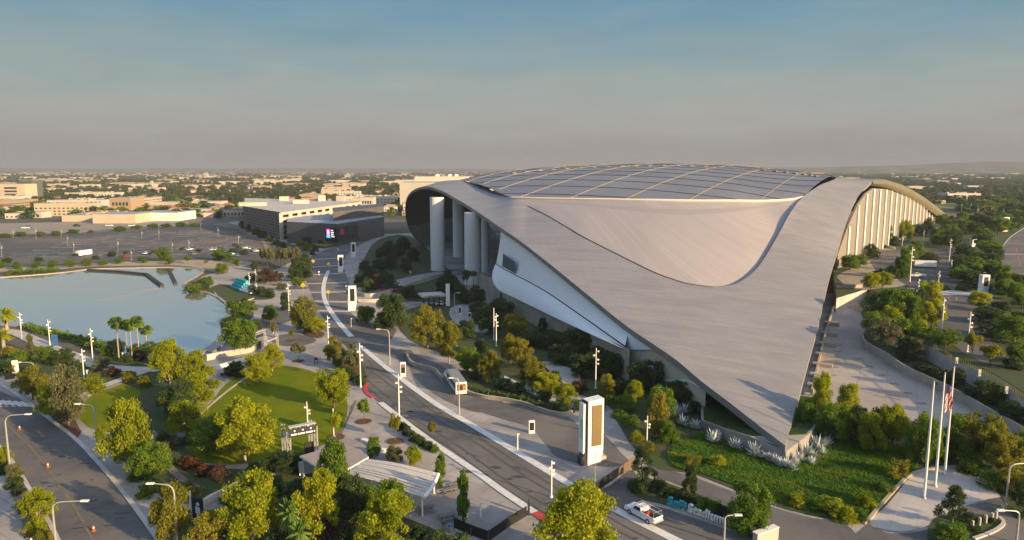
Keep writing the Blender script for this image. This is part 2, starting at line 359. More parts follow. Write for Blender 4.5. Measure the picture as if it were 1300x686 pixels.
LINE_R = [(459, 441), (480, 459), (503, 477), (554, 514), (600, 541), (666, 581), (732, 621), (793, 654), (854, 685), (905, 710)]
LINE_L = [(473, 505), (483, 512), (540, 556), (600, 597), (640, 626), (679, 652), (730, 686), (775, 715)]
sheet('avenue', LINE_R + [(880, 730)] + LINE_L[::-1] + [(463, 490), (455, 474), (462, 462)], .10, asphalt)
b = MB(); b.ribbon([G(*p) for p in spline(LINE_R, 4)], 1.5, .03, .17); b.ribbon([G(*p) for p in spline(LINE_L[1:], 4)], 1.3, .03, .17)
b.ribbon([G(*p) for p in spline([(417, 344), (411, 362), (413, 383), (427, 406), (446, 428)], 5)], 1.7, .03, .16)
struct('white_kerb', b, line_w)
b = MB(); b.ribbon([G(*p) for p in spline([(466, 487), (463.5, 494), (467, 501), (474, 506)], 4)], .8, .03, .2); b.ribbon([G(679, 652), G(694, 662)], 1.3, .03, .2); struct('red_kerb', b, mat('red_kerb', (.5, .045, .05), .7))
b = MB(); b.ribbon([G(*p) for p in spline([(520, 490), (560, 524), (620, 566), (690, 612), (760, 655), (800, 680)], 4)], .22, .125); struct('centre_line', b, yellow_l)
swz = .055
b = MB()
for off_, a_, c_ in ((2.4, .1, .95), (4.1, .05, .9), (7.6, .15, .98), (9.3, .1, .85)):
    P_ = [G(*p) for p in spline(LINE_R, 8)]; n_ = len(P_); Q_ = []
    for k in range(int(n_ * a_), int(n_ * c_)):
        d_ = (P_[min(k + 1, n_ - 1)] - P_[max(k - 1, 0)]).normalized(); Q_.append(P_[k] + Vector((d_.y, -d_.x, 0)) * off_ + Vector((.25 * math.sin(k * .4), 0, 0)))
    b.ribbon(Q_, .42, .112)
struct('tyre_marks', b, mat('tyre_dark', (.066, .064, .062), .8, (.085, .083, .08), .3))
b = MB(); rng = random.Random(19)
for k in range(60):
    t_ = rng.random(); i_ = int(t_ * (len(LINE_R) - 2)); a_ = G(*LINE_R[i_]).lerp(G(*LINE_R[i_ + 1]), rng.random()); d_ = (G(*LINE_R[i_ + 1]) - G(*LINE_R[i_])).normalized(); o_ = rng.uniform(1.5, 12); c_ = a_ + Vector((d_.y, -d_.x, 0)) * o_; r_ = rng.uniform(.15, .7)
    b.face([(c_.x + r_ * rng.uniform(.6, 1.2) * math.cos(j) * (1 + (j % 2)), c_.y + r_ * rng.uniform(.6, 1.2) * math.sin(j), .116) for j in [0, .8, 1.6, 2.4, 3.2, 4.0, 4.8, 5.6]])
struct('oil_stain', b, mat('oil_stain', (.05, .049, .048), .6))
# the dark sweeps laid into the pale plaza
for pts in ([(455, 416), (462, 413), (470, 415), (492, 414), (503, 420), (494, 436), (499, 444), (521, 445), (529, 452), (563, 466), (561, 474), (540, 472), (518, 465), (503, 455), (475, 448), (463, 444), (456, 432)],
            [(638, 512), (684, 518), (722, 530), (737, 542), (767, 553), (788, 575), (798, 588), (767, 593), (712, 583), (694, 566), (681, 550), (668, 541), (640, 533), (606, 520)],
            [(521, 466), (560, 478), (600, 500), (640, 512), (610, 524), (572, 512), (536, 489)],
            [(752, 628), (775, 617), (804, 597), (812, 634), (850, 648), (917, 671), (945, 682), (1000, 720), (905, 716), (854, 685), (793, 654)],
            [(822, 592), (850, 598), (880, 606), (930, 625), (985, 646), (1030, 658), (1075, 667), (1090, 700), (1010, 700), (960, 664), (917, 643), (870, 620), (836, 606)],
            [(340, 388), (372, 396), (368, 408), (340, 416), (322, 418), (330, 408)],
            [(345, 430), (372, 424), (402, 432), (380, 440), (352, 438)],
            [(1100, 668), (1130, 678), (1180, 672), (1210, 650), (1240, 640), (1275, 632), (1300, 650), (1290, 720), (1080, 720)]):
    swz += .005; sheet('asphalt_sweep', pts, swz, asphalt, 4)
sheet('asphalt_path', [(437, 540), (446, 516), (453, 510), (430, 560), (418, 590), (396, 600), (405, 575)], .07, asphalt, 2)
sheet('flag_plaza', [(1098, 664), (1118, 645), (1150, 610), (1166, 600), (1198, 594), (1222, 598), (1262, 622), (1276, 630), (1240, 638), (1205, 652), (1180, 668), (1140, 676)], .11, palecon, 3)
b = MB(); b.ribbon([G(*p) for p in spline([(1096, 666), (1104, 660), (1120, 641), (1150, 609), (1168, 600), (1200, 595), (1222, 595)], 4)], .5, .03, .4); struct('kerb', b, tan_con)

# left road
ROAD_L = [(-320, 440), (-40, 474), (0, 497), (35, 512), (66, 536), (101, 564), (152, 621), (200, 686), (230, 730), (60, 730), (68, 675), (40, 626), (15, 586), (-10, 556), (-60, 530), (-320, 480)]
sheet('road', ROAD_L, .06, asphalt, 1)
b = MB(); b.ribbon([G(*p) for p in spline([(0, 488), (35, 511), (66, 535), (101, 563), (152, 620), (200, 685), (228, 728)], 5)], .7, .03, .2); b.ribbon([G(*p) for p in spline([(-20, 548), (15, 586), (40, 626), (68, 675), (85, 715)], 5)], .6, .03, .2); struct('kerb', b, palecon)
b = MB(); P_ = [G(*p) for p in spline([(10, 541), (40, 570), (63, 601), (94, 644), (117, 685), (130, 712)], 6)]; b.ribbon(P_, .34, .09); struct('centre_line', b, yellow_l)
b = MB()
for k in range(6): b.ribbon([G(-6 + k * 8, 508 + k * .6), G(2 + k * 8, 514 + k * .6)], .8, .09)
for k in range(5): b.ribbon([G(-3 + k * 9, 516.5), G(2 + k * 9, 516.5)], .35, .09)
struct('crosswalk', b, line_w)
b = MB(); rng = random.Random(9)
for k in range(26):
    x, y = rng.uniform(60, 150), rng.uniform(575, 680)
    if 101 + (y - 564) * .85 < x + 12: continue
    c = G(x, y); b.ribbon([(c.x + i * .5, c.y + rng.uniform(-.12, .12) + i * .1) for i in range(rng.randint(2, 5))], rng.uniform(.08, .3), .085)
struct('tar_patch', b, mat('tar', (.02, .02, .02), .8))
sheet('verge', [(-30, 548), (15, 587), (40, 627), (66, 672), (80, 700), (45, 700), (30, 668), (12, 620), (0, 592), (-30, 566)], .09, mat('bare_soil', (.16, .12, .08), .95, (.22, .17, .12), .8), 1)

sheet('ground_cover', [(-330, 409), (-60, 412), (0, 416), (5, 470), (0, 480), (-330, 480)], .05, bedmat, 1, 'stuff')
sheet('plaza', [(-330, 478), (0, 484), (-20, 545), (-10, 560), (40, 690), (60, 760), (-330, 760)], .045, concrete)
# lawns
LAWN = [(268, 512), (283, 492), (302, 478), (330, 466), (365, 465), (402, 474), (432, 492), (441, 512), (438, 536), (425, 556), (405, 568), (375, 578), (300, 590), (250, 585), (235, 560), (245, 535)]
sheet('lawn', LAWN, .08, lawnmat, 4)
sheet('lawn', [(96, 522), (112, 505), (150, 490), (190, 477), (215, 490), (190, 520), (160, 545), (137, 549), (112, 542)], .08, lawnmat, 4)
b = MB(); b.ribbon([G(*p) for p in spline([(255, 526), (285, 500), (318, 476)], 5)], .5, .09, .16); struct('kerb', b, palecon)
# planted ground: beds under shrubs and trees
BEDS = {'park': [(-30, 462), (20, 452), (60, 449), (110, 455), (150, 452), (205, 456), (250, 470), (262, 490), (240, 520), (220, 545), (260, 590), (330, 600), (300, 620), (240, 640), (205, 630), (165, 595), (140, 550), (150, 520), (180, 500), (150, 486), (120, 490), (100, 500), (95, 530), (101, 548), (80, 545), (50, 512), (20, 478)],
        'hedge_bed': [(432, 466), (424, 452), (446, 448), (462, 468), (466, 487), (460, 492)],
        'front': [(250, 720), (240, 660), (300, 640), (360, 600), (400, 600), (460, 640), (520, 660), (585, 690), (600, 720)],
        'belt': [(600, 470), (575, 455), (520, 432), (505, 400), (560, 384), (610, 384), (640, 392), (700, 418), (790, 460), (900, 505), (900, 545), (880, 570), (830, 585), (800, 545), (770, 515), (720, 498), (690, 505), (640, 500), (612, 492)],
        'tip': [(790, 505), (1040, 520), (1090, 530), (1180, 540), (1270, 590), (1310, 640), (1290, 660), (1262, 620), (1222, 596), (1198, 592), (1164, 598), (1128, 640), (1098, 664), (1075, 664), (1030, 655), (985, 643), (930, 621), (880, 602), (822, 588)],
        'letters': [(796, 612), (808, 632), (849, 643), (917, 667), (965, 690), (985, 680), (950, 655), (917, 642), (870, 622), (822, 608)],
        'island': [(1178, 690), (1185, 660), (1215, 654), (1262, 656), (1274, 664), (1250, 676), (1215, 690)],
        'bus': [(584, 474), (600, 472), (640, 492), (690, 508), (728, 520), (722, 528), (690, 522), (640, 508), (600, 494)],
        'north': [(452, 366), (462, 330), (480, 305), (520, 300), (556, 330), (600, 380), (560, 384), (520, 382), (500, 372)],
        'shore': [(262, 370), (278, 362), (310, 365), (345, 372), (345, 380), (310, 382), (290, 388), (268, 374)],
        'shore2': [(290, 386), (312, 392), (322, 402), (296, 424), (286, 420), (282, 408), (291, 401)]}
for k_, (nm, pts) in enumerate(BEDS.items()): sheet('ground_cover', pts, .11 + .006 * k_, bedmat, 3, 'stuff')
b = MB()
for (x, y, r) in [(462, 536, 1.6), (427, 556, 1.6), (502, 561, 1.6), (379, 459, 1.5), (370, 433, 1.3), (348, 431, 1.2)]:
    c = G(x, y); b.disc((c.x, c.y, .19), r)
for pts in ([(66, 520), (84, 530), (104, 548), (98, 558), (80, 545)],): b.sheet([G(*p) for p in pts], .16)
b.sheet([G(*p) for p in spline([(432, 462), (448, 456), (458, 470), (455, 480), (446, 474)], 3, True)], .17)
b.sheet([G(*p) for p in spline([(384, 424), (396, 418), (412, 424), (404, 430)], 3, True)], .17)
struct('mulch', b, mulch, 'stuff')
sheet('garden_path', [(195, 548), (207, 560), (218, 590), (240, 610), (258, 622), (250, 632), (228, 612), (205, 590), (192, 566)], .16, mat('gravel', (.13, .12, .11), .95, (.2, .185, .17), 2), 3)

b = MB(); b.ribbon([G(*p) for p in spline([(-20, 418), (10, 421), (28, 426), (64, 442), (100, 455), (130, 466), (190, 470), (252, 466)], 5)], 4.2, .20); b.ribbon([G(*p) for p in spline([(98, 512), (116, 498), (140, 488), (185, 472)], 5)], 2.6, .205); struct('lake_walk', b, palecon)
sheet('forecourt', [(572, 392), (600, 384), (640, 386), (648, 398), (640, 412), (618, 424), (596, 420), (575, 408)], .195, concrete, 3)
sheet('forecourt', [(452, 372), (480, 371), (520, 364), (560, 352), (560, 345), (520, 352), (480, 362), (455, 366)], .195, concrete, 2)
sheet('belt_path', [(688, 460), (712, 464), (735, 476), (733, 488), (716, 488), (702, 476)], .197, palecon, 3)
sheet('belt_path', [(640, 478), (662, 488), (690, 496), (712, 508), (700, 512), (672, 500), (648, 490)], .2, palecon, 3)
# sunken walk on the right and the terrace that holds it in
ZT = 5.0
sheet('walkway', [(1000, 560), (1012, 520), (1030, 470), (1040, 430), (1052, 405), (1075, 398), (1100, 400), (1094, 425), (1098, 440), (1120, 455), (1150, 476), (1200, 500), (1260, 535), (1310, 560), (1310, 600), (1240, 600), (1160, 590)], .09, walkmat, 1)
b = MB(); m_ = mat('drain_grate', (.06, .055, .05), .8)
for (x, y) in [(1066, 439), (1064, 447), (1062, 458), (1060, 467), (1057, 477), (1090, 456), (1104, 466), (1119, 477), (1135, 488), (1153, 500), (1171, 513)]:
    c = G(x, y)
    for i in range(3):
        for sx in (-1, 1): b.ribbon([(c.x + sx * .9, c.y - .5 + i * .5), (c.x + sx * .1, c.y - .5 + i * .5)], .22, .11)
struct('drain_grates', b, m_)
UP = [(1062, 379), (1085, 372), (1110, 368), (1122, 400), (1128, 415), (1140, 425), (1160, 432), (1180, 440), (1207, 455), (1250, 477), (1280, 494), (1310, 515), (1350, 545)]      # top edge of the upper wall, at terrace level
upw = [G(x, y, ZT) for x, y in spline(UP, 3)]
ter = [(p.x, p.y) for p in upw] + [(165, 70), (210, 10), (300, -60), (800, -60), (1100, 500), (950, 760), (600, 800), (420, 640), (342, 592), (235, 446), (149, 326)]
b = MB(); b.prism(ter, 0, ZT, mi=0, mi_top=1); tag(b.build('terrace', [palecon, bedmat]), kind='structure')
def tsheet(name, pts, z, m, n=1, kind='structure'): return sheet(name, pts, z, m, n, kind, ZT)
tsheet('car_park', [(1062, 352), (1075, 344), (1105, 330), (1118, 316), (1135, 318), (1128, 345), (1150, 362), (1120, 366), (1085, 368)], .04, mat('court', (.27, .23, .17), .9, (.33, .28, .21), .3), 2)
tsheet('car_park', [(1104, 332), (1116, 318), (1140, 318), (1160, 305), (1172, 312), (1160, 330), (1136, 352), (1116, 350)], .06, lot, 1)
tsheet('car_park', [(1160, 368), (1140, 356), (1165, 340), (1185, 320), (1206, 308), (1225, 312), (1234, 330), (1225, 352), (1212, 366)], .06, lot, 1)
tsheet('car_park', [(1188, 376), (1240, 376), (1236, 386), (1246, 400), (1256, 430), (1270, 452), (1250, 462), (1222, 448), (1200, 430), (1186, 408)], .06, lot, 1)
tsheet('footpath', [(1148, 366), (1190, 368), (1256, 371), (1252, 376), (1190, 375), (1150, 372)], .08, palecon)
tsheet('footpath', [(1248, 372), (1254, 372), (1252, 345), (1250, 325), (1246, 325), (1248, 345)], .09, palecon)
tsheet('road', [(1268, 320), (1280, 302), (1300, 290), (1400, 270), (1400, 420), (1300, 372), (1276, 352), (1266, 335)], .06, asphalt)
b = MB(); b.ribbon([G(x, y, ZT) for x, y in spline([(1300, 290), (1282, 302), (1269, 320), (1266, 335), (1276, 353), (1300, 372)], 5)], .6, ZT, ZT + .2); struct('kerb', b, palecon)
b = MB(); b.ribbon([G(1290, 315, ZT), G(1295, 338, ZT)], .4, ZT + .09); b.ribbon([G(1294, 313, ZT), G(1306, 316, ZT)], .4, ZT + .09); struct('road_marking', b, mat('red_line', (.45, .12, .08), .8))
b = MB()
for k in range(12): b.ribbon([G(1267 + k * 3, 322.5, ZT), G(1268.6 + k * 3, 323.5, ZT)], .5, ZT + .09)
struct('crosswalk', b, line_w)
sheet('fairway', [(1150, 262), (1200, 252), (1320, 250), (1340, 262), (1250, 268)], .5, mat('fairway_grass', (.10, .13, .03), .9, (.14, .16, .045), .02), 2)
sheet('road', [(1225, 275), (1330, 258), (1330, 263), (1240, 281)], .8, lot)

# the grass mound in front of the roof's tip, ruffled
def mound():
    P = [G(*p) for p in spline([(868, 560), (900, 552), (950, 578), (990, 592), (1030, 580), (1060, 560), (1105, 566), (1160, 572), (1166, 594), (1140, 622), (1110, 648), (1088, 662), (1060, 658), (1010, 646), (950, 624), (900, 606), (858, 595), (850, 575)], 4, True)]
    xs = [p.x for p in P]; ys = [p.y for p in P]
    def inside(x, y):
        c = False
        for i in range(len(P)):
            a, q = P[i], P[i - 1]
            if (a.y > y) != (q.y > y) and x < (q.x - a.x) * (y - a.y) / (q.y - a.y) + a.x: c = not c
        return c
    rg = np.random.default_rng(4); v = []; f = []; var = []
    n = 0
    pts = []
    while len(pts) < 40000:
        x, y = rg.uniform(min(xs), max(xs)), rg.uniform(min(ys), max(ys))
        if inside(x, y): pts.append((x, y))
    for x, y in pts:
        q_ = y * .9 + x * .18 + 1.3 * math.sin(x * .16); cl = .7 * math.sin(q_ * 1.15) * (.6 + .4 * math.sin(x * .31 + y * .2)) + .4 * math.sin(x * .5 + 2 * math.sin(y * .4))
        h = .22 + .14 * cl + rg.uniform(0, .2); a = rg.uniform(0, 6.28); wdt = .085; l = rg.uniform(.1, .5)
        dx, dy = math.cos(a) * wdt, math.sin(a) * wdt; lx, ly = -l * .8, l * .5
        i = len(v); v += [(x - dx, y - dy, .12), (x + dx, y + dy, .12), (x + dx * .5 + lx, y + dy * .5 + ly, .12 + h), (x - dx * .5 + lx, y - dy * .5 + ly, .12 + h)]
        f.append((i, i + 1, i + 2, i + 3)); var.append(.42 + .34 * cl + rg.uniform(-.1, .1))
    me = bpy.data.meshes.new('grass'); me.from_pydata(v, [], f); at = me.attributes.new('var', 'FLOAT', 'FACE'); at.data.foreach_set('value', var)
    me.materials.append(leafmat('tall_grass', (.04, .115, .010), (.07, .165, .014), (.20, .22, .02), .45)); o = bpy.data.objects.new('grass', me); COL.objects.link(o); tag(o, kind='stuff')
mound()
sheet('grass_bank', [(868, 560), (900, 552), (950, 578), (990, 592), (1030, 580), (1060, 560), (1105, 566), (1160, 572), (1166, 594), (1140, 622), (1110, 648), (1088, 662), (1060, 658), (1010, 646), (950, 624), (900, 606), (858, 595), (850, 575)], .14, lawnmat, 4)

# the air
hz = MB(); hz.prism([(-20000, -400), (20000, -400), (20000, 20000), (-20000, 20000)], -3, 190)
hm = bpy.data.materials.new('haze'); hm.use_nodes = True; nt = hm.node_tree; nt.nodes.remove(nt.nodes['Principled BSDF'])
pv = nt.nodes.new('ShaderNodeVolumePrincipled'); pv.inputs['Color'].default_value = (.335, .38, .465, 1); pv.inputs['Density'].default_value = 1.25e-4; pv.inputs['Anisotropy'].default_value = 0
nt.links.new(pv.outputs[0], nt.nodes['Material Output'].inputs['Volume'])
tag(hz.build('haze', hm), kind='stuff')
# ------------------------------------------------------------------ the stadium
def uvmat(name, c, c2, c3, sx, sy, rough, metal=0, spec=.4, offs=.5, mortar=None, msize=.02, var=.5, streak=None):
    """panelled skin: rows of small panels along the surface's own grid, each a little different"""
    m = bpy.data.materials.new(name); m.use_nodes = True; nt = m.node_tree; N = nt.nodes; L = nt.links; b = N['Principled BSDF']
    tcn = N.new('ShaderNodeUVMap'); mpn = N.new('ShaderNodeMapping'); mpn.inputs['Scale'].default_value = (sx, sy, 1); L.new(tcn.outputs[0], mpn.inputs[0])
    br = N.new('ShaderNodeTexBrick'); br.offset = offs; br.inputs['Scale'].default_value = 1; br.inputs['Brick Width'].default_value = 1; br.inputs['Row Height'].default_value = 1
    br.inputs['Color1'].default_value = (*c, 1); br.inputs['Color2'].default_value = (*c2, 1); br.inputs['Mortar'].default_value = (*(mortar or [x * .92 for x in c2]), 1); br.inputs['Mortar Size'].default_value = msize; br.inputs['Bias'].default_value = 0
    L.new(mpn.outputs[0], br.inputs['Vector'])
    geo = N.new('ShaderNodeNewGeometry'); n1 = N.new('ShaderNodeTexNoise'); n1.inputs['Scale'].default_value = .035; n1.inputs['Detail'].default_value = 7; n1.inputs['Roughness'].default_value = .62
    if streak:
        mp2 = N.new('ShaderNodeMapping'); mp2.inputs['Scale'].default_value = streak; L.new(tcn.outputs[0], mp2.inputs[0]); L.new(mp2.outputs[0], n1.inputs['Vector']); n1.inputs['Scale'].default_value = 1
    else: L.new(geo.outputs['Position'], n1.inputs['Vector'])
    rr = N.new('ShaderNodeMapRange'); rr.inputs[1].default_value = .42; rr.inputs[2].default_value = .68; rr.inputs[3].default_value = 0; rr.inputs[4].default_value = var; L.new(n1.outputs['Fac'], rr.inputs[0])
    mxn = N.new('ShaderNodeMix'); mxn.data_type = 'RGBA'; L.new(rr.outputs[0], mxn.inputs[0]); L.new(br.outputs['Color'], mxn.inputs[6]); mxn.inputs[7].default_value = (*c3, 1)
    L.new(mxn.outputs[2], b.inputs['Base Color']); b.inputs['Roughness'].default_value = rough; b.inputs['Metallic'].default_value = metal; b.inputs['Specular IOR Level'].default_value = spec
    MATS[name] = m; return m
skin = uvmat('perforated_metal_skin', (.30, .285, .284), (.25, .238, .238), (.205, .196, .198), .16, 1.25, .5, .25, .4, var=.75, streak=(.045, .13, 1), msize=.022)
membrane = uvmat('white_membrane', (.355, .325, .322), (.325, .298, .296), (.285, .262, .26), .35, .02, .6, 0, .3, mortar=(.285, .262, .26), msize=.05, var=.7, streak=(.05, .012, 1))
etfe = mat('canopy_film', (.15, .152, .175), .45, (.19, .188, .20), .03, spec=.4)
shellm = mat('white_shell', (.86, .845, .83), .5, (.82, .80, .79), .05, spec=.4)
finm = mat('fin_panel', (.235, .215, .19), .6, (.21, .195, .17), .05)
colm = mat('column_concrete', (.76, .75, .73), .7, (.70, .69, .67), .08, stretch=(1, 1, .2))
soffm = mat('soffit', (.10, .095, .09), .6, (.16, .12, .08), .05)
tipx = D(997, 566, 115.6)
LN = Vector((-64, 193)).normalized(); LNn = Vector((LN.y, -LN.x))           # left edge line and its inward normal
RD = Vector((201 - tipx.x, 397 - tipx.y)).normalized(); RDn = Vector((-RD.y, RD.x))
def VL(px, py, inward=0):
    a = Vector((tipx.x, tipx.y)) + LNn * inward; return VP(px, py, a, LNn)
def VR(px, py): return VP(px, py, (tipx.x, tipx.y), RDn)
O_, I_ = [], []
back = Vector((45, 85, 0))
for (x, y, Y, dz) in [(541, 312, 468, 0), (529, 303, 464, 2), (520, 290, 460, 4), (515.5, 276, 456, 4), (514.5, 262, 450, 4), (517, 250, 442, 3), (524, 242, 432, 2)]:
    p = D(x, y, Y); O_.append(p); I_.append(p + back + Vector((0, 0, dz)))
O_.append(D(535, 237.5, 418)); I_.append(D(560, 231.2, 470))
for (x, y), (ix, iy, iY) in [((546, 237.5), (583, 228.8, 440)), ((560, 242), (600, 233, 410)), ((575, 250), (617, 239, 385)), ((600, 265), (634, 246, 350)), ((635, 289), (651, 252, 318)), ((660, 306), (670, 262, 300)), ((700, 337), (694, 274, 285)),
        ((760, 386), (720, 289, 268)), ((798, 416), (742, 302, 252)), ((854, 454), (803, 333, 222)), ((890, 484), (830, 346, 211)), ((927, 512), (854, 355, 203)), ((960, 538), (875, 361, 198))]:
    O_.append(VL(x, y)); I_.append(D(ix, iy, iY))
iL = len(O_)
O_.append(tipx); I_.append(D(905, 365, 190))
iT = len(O_) - 1
RE = [((1004, 541, 126), (917, 364.5, 198)), ((1012, 512, 139), (930, 362, 201)), ((1021, 477, 155), (938, 359, 205)), ((1030, 444, 172), (945, 355, 208)), ((1038.5, 413, 193), (954, 348, 214)), ((1047, 376, 218), (962, 340, 220)), ((1055, 344, 245), (970, 329, 229)), ((1063, 319, 272), (978, 316, 240)),
        ((1071.5, 289, 304), (990, 295, 262)), ((1082, 261, 336), (1005, 268, 295)), ((1092, 244.5, 365), (1020, 250, 325)), ((1101, 236, 386), (1040, 236, 360)), ((1107, 230.5, 401), (1056, 224.5, 398))]
_zz = np.polyfit([tipx.y] * 3 + [q[0][2] for q in RE], [tipx.z] * 3 + [D(*q[0]).z for q in RE], 3)     # an even rise along the right edge
for (x, y, Y), (ix, iy, iY) in RE:
    lo_, hi_ = 112.0, 430.0
    for _ in range(50):
        md = (lo_ + hi_) / 2
        if D(x, y, md).z > np.polyval(_zz, md): lo_ = md
        else: hi_ = md
    O_.append(D(x, y, lo_)); I_.append(D(ix, iy, iY))
iR = len(O_)
CREST = [(1115, 229, 415), (1122, 228, 430), (1135, 231.5, 452), (1148, 236, 473), (1160, 242.5, 503), (1173, 250.5, 534), (1186, 260, 570), (1198, 269.5, 612), (1206, 277, 640)]
for x, y, Y in CREST:
    p = D(x, y, Y); O_.append(p); I_.append(p + Vector((-62, 38, 1.5)))
# a smooth height field through the two long edges; the inner edge of the skin lies on it
_ctl = [O_[k] for k in range(10, iR)] + [I_[k] for k in range(iR - 4, iR)]
_cx = np.array([[p.x, p.y] for p in _ctl]); _cz = np.array([p.z for p in _ctl])
def _U(r2): return np.where(r2 > 1e-9, r2 * np.log(np.maximum(r2, 1e-9)), 0)
_n = len(_ctl); _K = _U(((_cx[:, None] - _cx[None]) ** 2).sum(2)) + np.eye(_n) * 40; _P = np.c_[np.ones(_n), _cx]
_A = np.zeros((_n + 3, _n + 3)); _A[:_n, :_n] = _K; _A[:_n, _n:] = _P; _A[_n:, :_n] = _P.T
_w = np.linalg.solve(_A, np.r_[_cz, 0, 0, 0])
def HS(x, y):
    r2 = (_cx[:, 0] - x) ** 2 + (_cx[:, 1] - y) ** 2
    return float(_U(r2) @ _w[:_n] + _w[_n] + _w[_n + 1] * x + _w[_n + 2] * y)
def on_skin(px, py, Yg):
    best = None
    for Y in np.arange(Yg - 60, Yg + 60, .5):
        p = D(px, py, Y); e = p.z - HS(p.x, p.y)
        if best and (best[0] > 0) != (e > 0): cand.append((abs(Y - Yg), p))
        if best is None: cand = []
        best = (e,)
    return min(cand, key=lambda c: c[0])[1] if cand else D(px, py, Yg)
for k in range(13, iR - 4):
    q = PX(I_[k]); I_[k] = on_skin(q[0], q[1], I_[k].y)
def resample(P, Q, n=5):
    """finer pairs: splines on each side of the sharp tip"""
    a, b = [], []
    for s, e in ((0, iT + 1), (iT, len(P))):
        a2, b2 = spline(P[s:e], n), spline(Q[s:e], n)
        if a: a2, b2 = a2[1:], b2[1:]
        a += [Vector(p) for p in a2]; b += [Vector(p) for p in b2]
    return a, b
OO, II = resample(O_, I_)
stad = thing('stadium', 'huge stadium with a swooping pale metal roof that comes down to a point', 'stadium', (110, 380, 0))
NV = 10
rows, uvs, ulen = [], [], 0
for k in range(len(OO)):
    o, i = OO[k], II[k]; r = []; Lw = (i - o).length; near_ = 13 * 5 <= k <= (iR - 2) * 5
    for j in range(NV + 1):
        t = j / NV; p = o.lerp(i, t); p.z += (HS(p.x, p.y) - p.z) * (1 - (2 * t - 1) ** 6) if near_ else 0
        r.append(p)
    rows.append(r)
# panel coordinates in metres: measured in plan along and across the building
AX = Vector((.49, .87)); BX = Vector((.87, -.49))
uvs = [[(p.x, p.y * 1.02 + p.z * .4) for p in r] for r in rows]
b = MB(); b.grid(rows, uvs=uvs); skin_o = b.build('roof_skin', skin, stad, smooth=True)
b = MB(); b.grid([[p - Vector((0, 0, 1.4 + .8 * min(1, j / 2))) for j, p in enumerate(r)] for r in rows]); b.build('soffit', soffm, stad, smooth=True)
# edge band
b = MB(); b.grid([[p + Vector((0, 0, .02)) for p in OO[:5 * (iR - 1) + 1]], [p - Vector((0, 0, 1.42)) for p in OO[:5 * (iR - 1) + 1]]]); b.build('roof_edge', mat('edge_metal', (.20, .20, .195), .6), stad)
low = [D(x, y, Y) for x, y, Y in [(1101, 236.5, 397), (1112, 237, 412), (1122, 238.5, 430), (1135, 242.5, 452), (1148, 248.5, 473), (1160, 255, 503), (1173, 263, 534), (1186, 272, 570), (1197, 278.5, 612), (1206, 280.5, 640)]]
lo2 = [Vector(p) for p in spline(low, 5)]; hi2 = OO[5 * (iR - 1):]; n_ = min(len(lo2), len(hi2))
g = []
for k in range(n_):
    a, c = hi2[k], lo2[k]; out = Vector((.8, -.6, 0)); g.append([a + out * (3.2 * math.sin(math.pi * t / 2)) + (c - a) * (1 - math.cos(math.pi * t / 2)) if 0 else a.lerp(c, t) + out * 1.6 * math.sin(math.pi * t) for t in (0, .2, .4, .6, .8, 1)])
b = MB(); b.grid(g, uvs=[[(p.x * BX.x + p.y * BX.y - p.z, p.x * AX.x + p.y * AX.y) for p in r] for r in g]); b.build('roof_fascia', mat('fascia_olive', (.13, .118, .07), .6, (.16, .145, .09), .1), stad, smooth=True)
# upstand along the inner edge of the skin, seen on the right
b = MB(); s0 = 5 * (iL - 2); e0 = 5 * (iR - 1) + 1
b.grid([[p + Vector((0, 0, .25)) for p in II[s0:e0]], [p - Vector((0, 0, 2.2)) for p in II[s0:e0]]]); b.build('gutter', mat('gutter_blue', (.055, .085, .14), .4), stad)

# membrane drum between skin and canopy
FE = [Vector(p) for p in spline([D(*p) for p in [(650, 252, 319), (684, 253, 313), (752, 254, 304), (821, 255, 298), (880, 256, 297), (930, 256, 300), (970, 256.3, 308), (1003, 254.5, 317), (1019, 251.5, 325)]], 12)]
VY = II[5 * 12:5 * (iR - 3) + 1]
def arcs(P, n):
    d = [0]
    for k in range(1, len(P)): d.append(d[-1] + (P[k] - P[k - 1]).length)
    out = []; j = 0
    for k in range(n + 1):
        s = d[-1] * k / n
        while j < len(P) - 2 and d[j + 1] < s: j += 1
        t = (s - d[j]) / max(1e-6, d[j + 1] - d[j]); out.append(P[j].lerp(P[j + 1], min(1, max(0, t))))
    return out
b = MB(); b.tube([p + Vector((0, 0, .1)) for p in II[5 * 13:5 * iT + 1]], .2, 5); b.build('valley_shade', mat('valley_shade_brown', (.13, .105, .08), .6), stad)  # thin dark tube added as the shadow of the skin's lip
fa, va = arcs(FE, 60), arcs(VY, 60)
g, uvg = [], []
for j in range(13):
    t = j / 12; r = []
    for k in range(61):
        p = (va[k] - Vector((0, 0, 1.1))).lerp(fa[k], t); p.z += .004 * (fa[k] - va[k]).length * math.sin(math.pi * t); r.append(p)
    g.append(r); uvg.append([(k * 4.2 + t * 45, t * 60) for k in range(61)])
b = MB(); b.grid(g, uvs=uvg); b.build('membrane_drum', membrane, stad, smooth=True)
b = MB(); b.tube([p + Vector((0, 0, .35)) for p in fa], .55, 6); b.build('canopy_edge', mat('edge_beige', (.62, .56, .48), .5), stad)

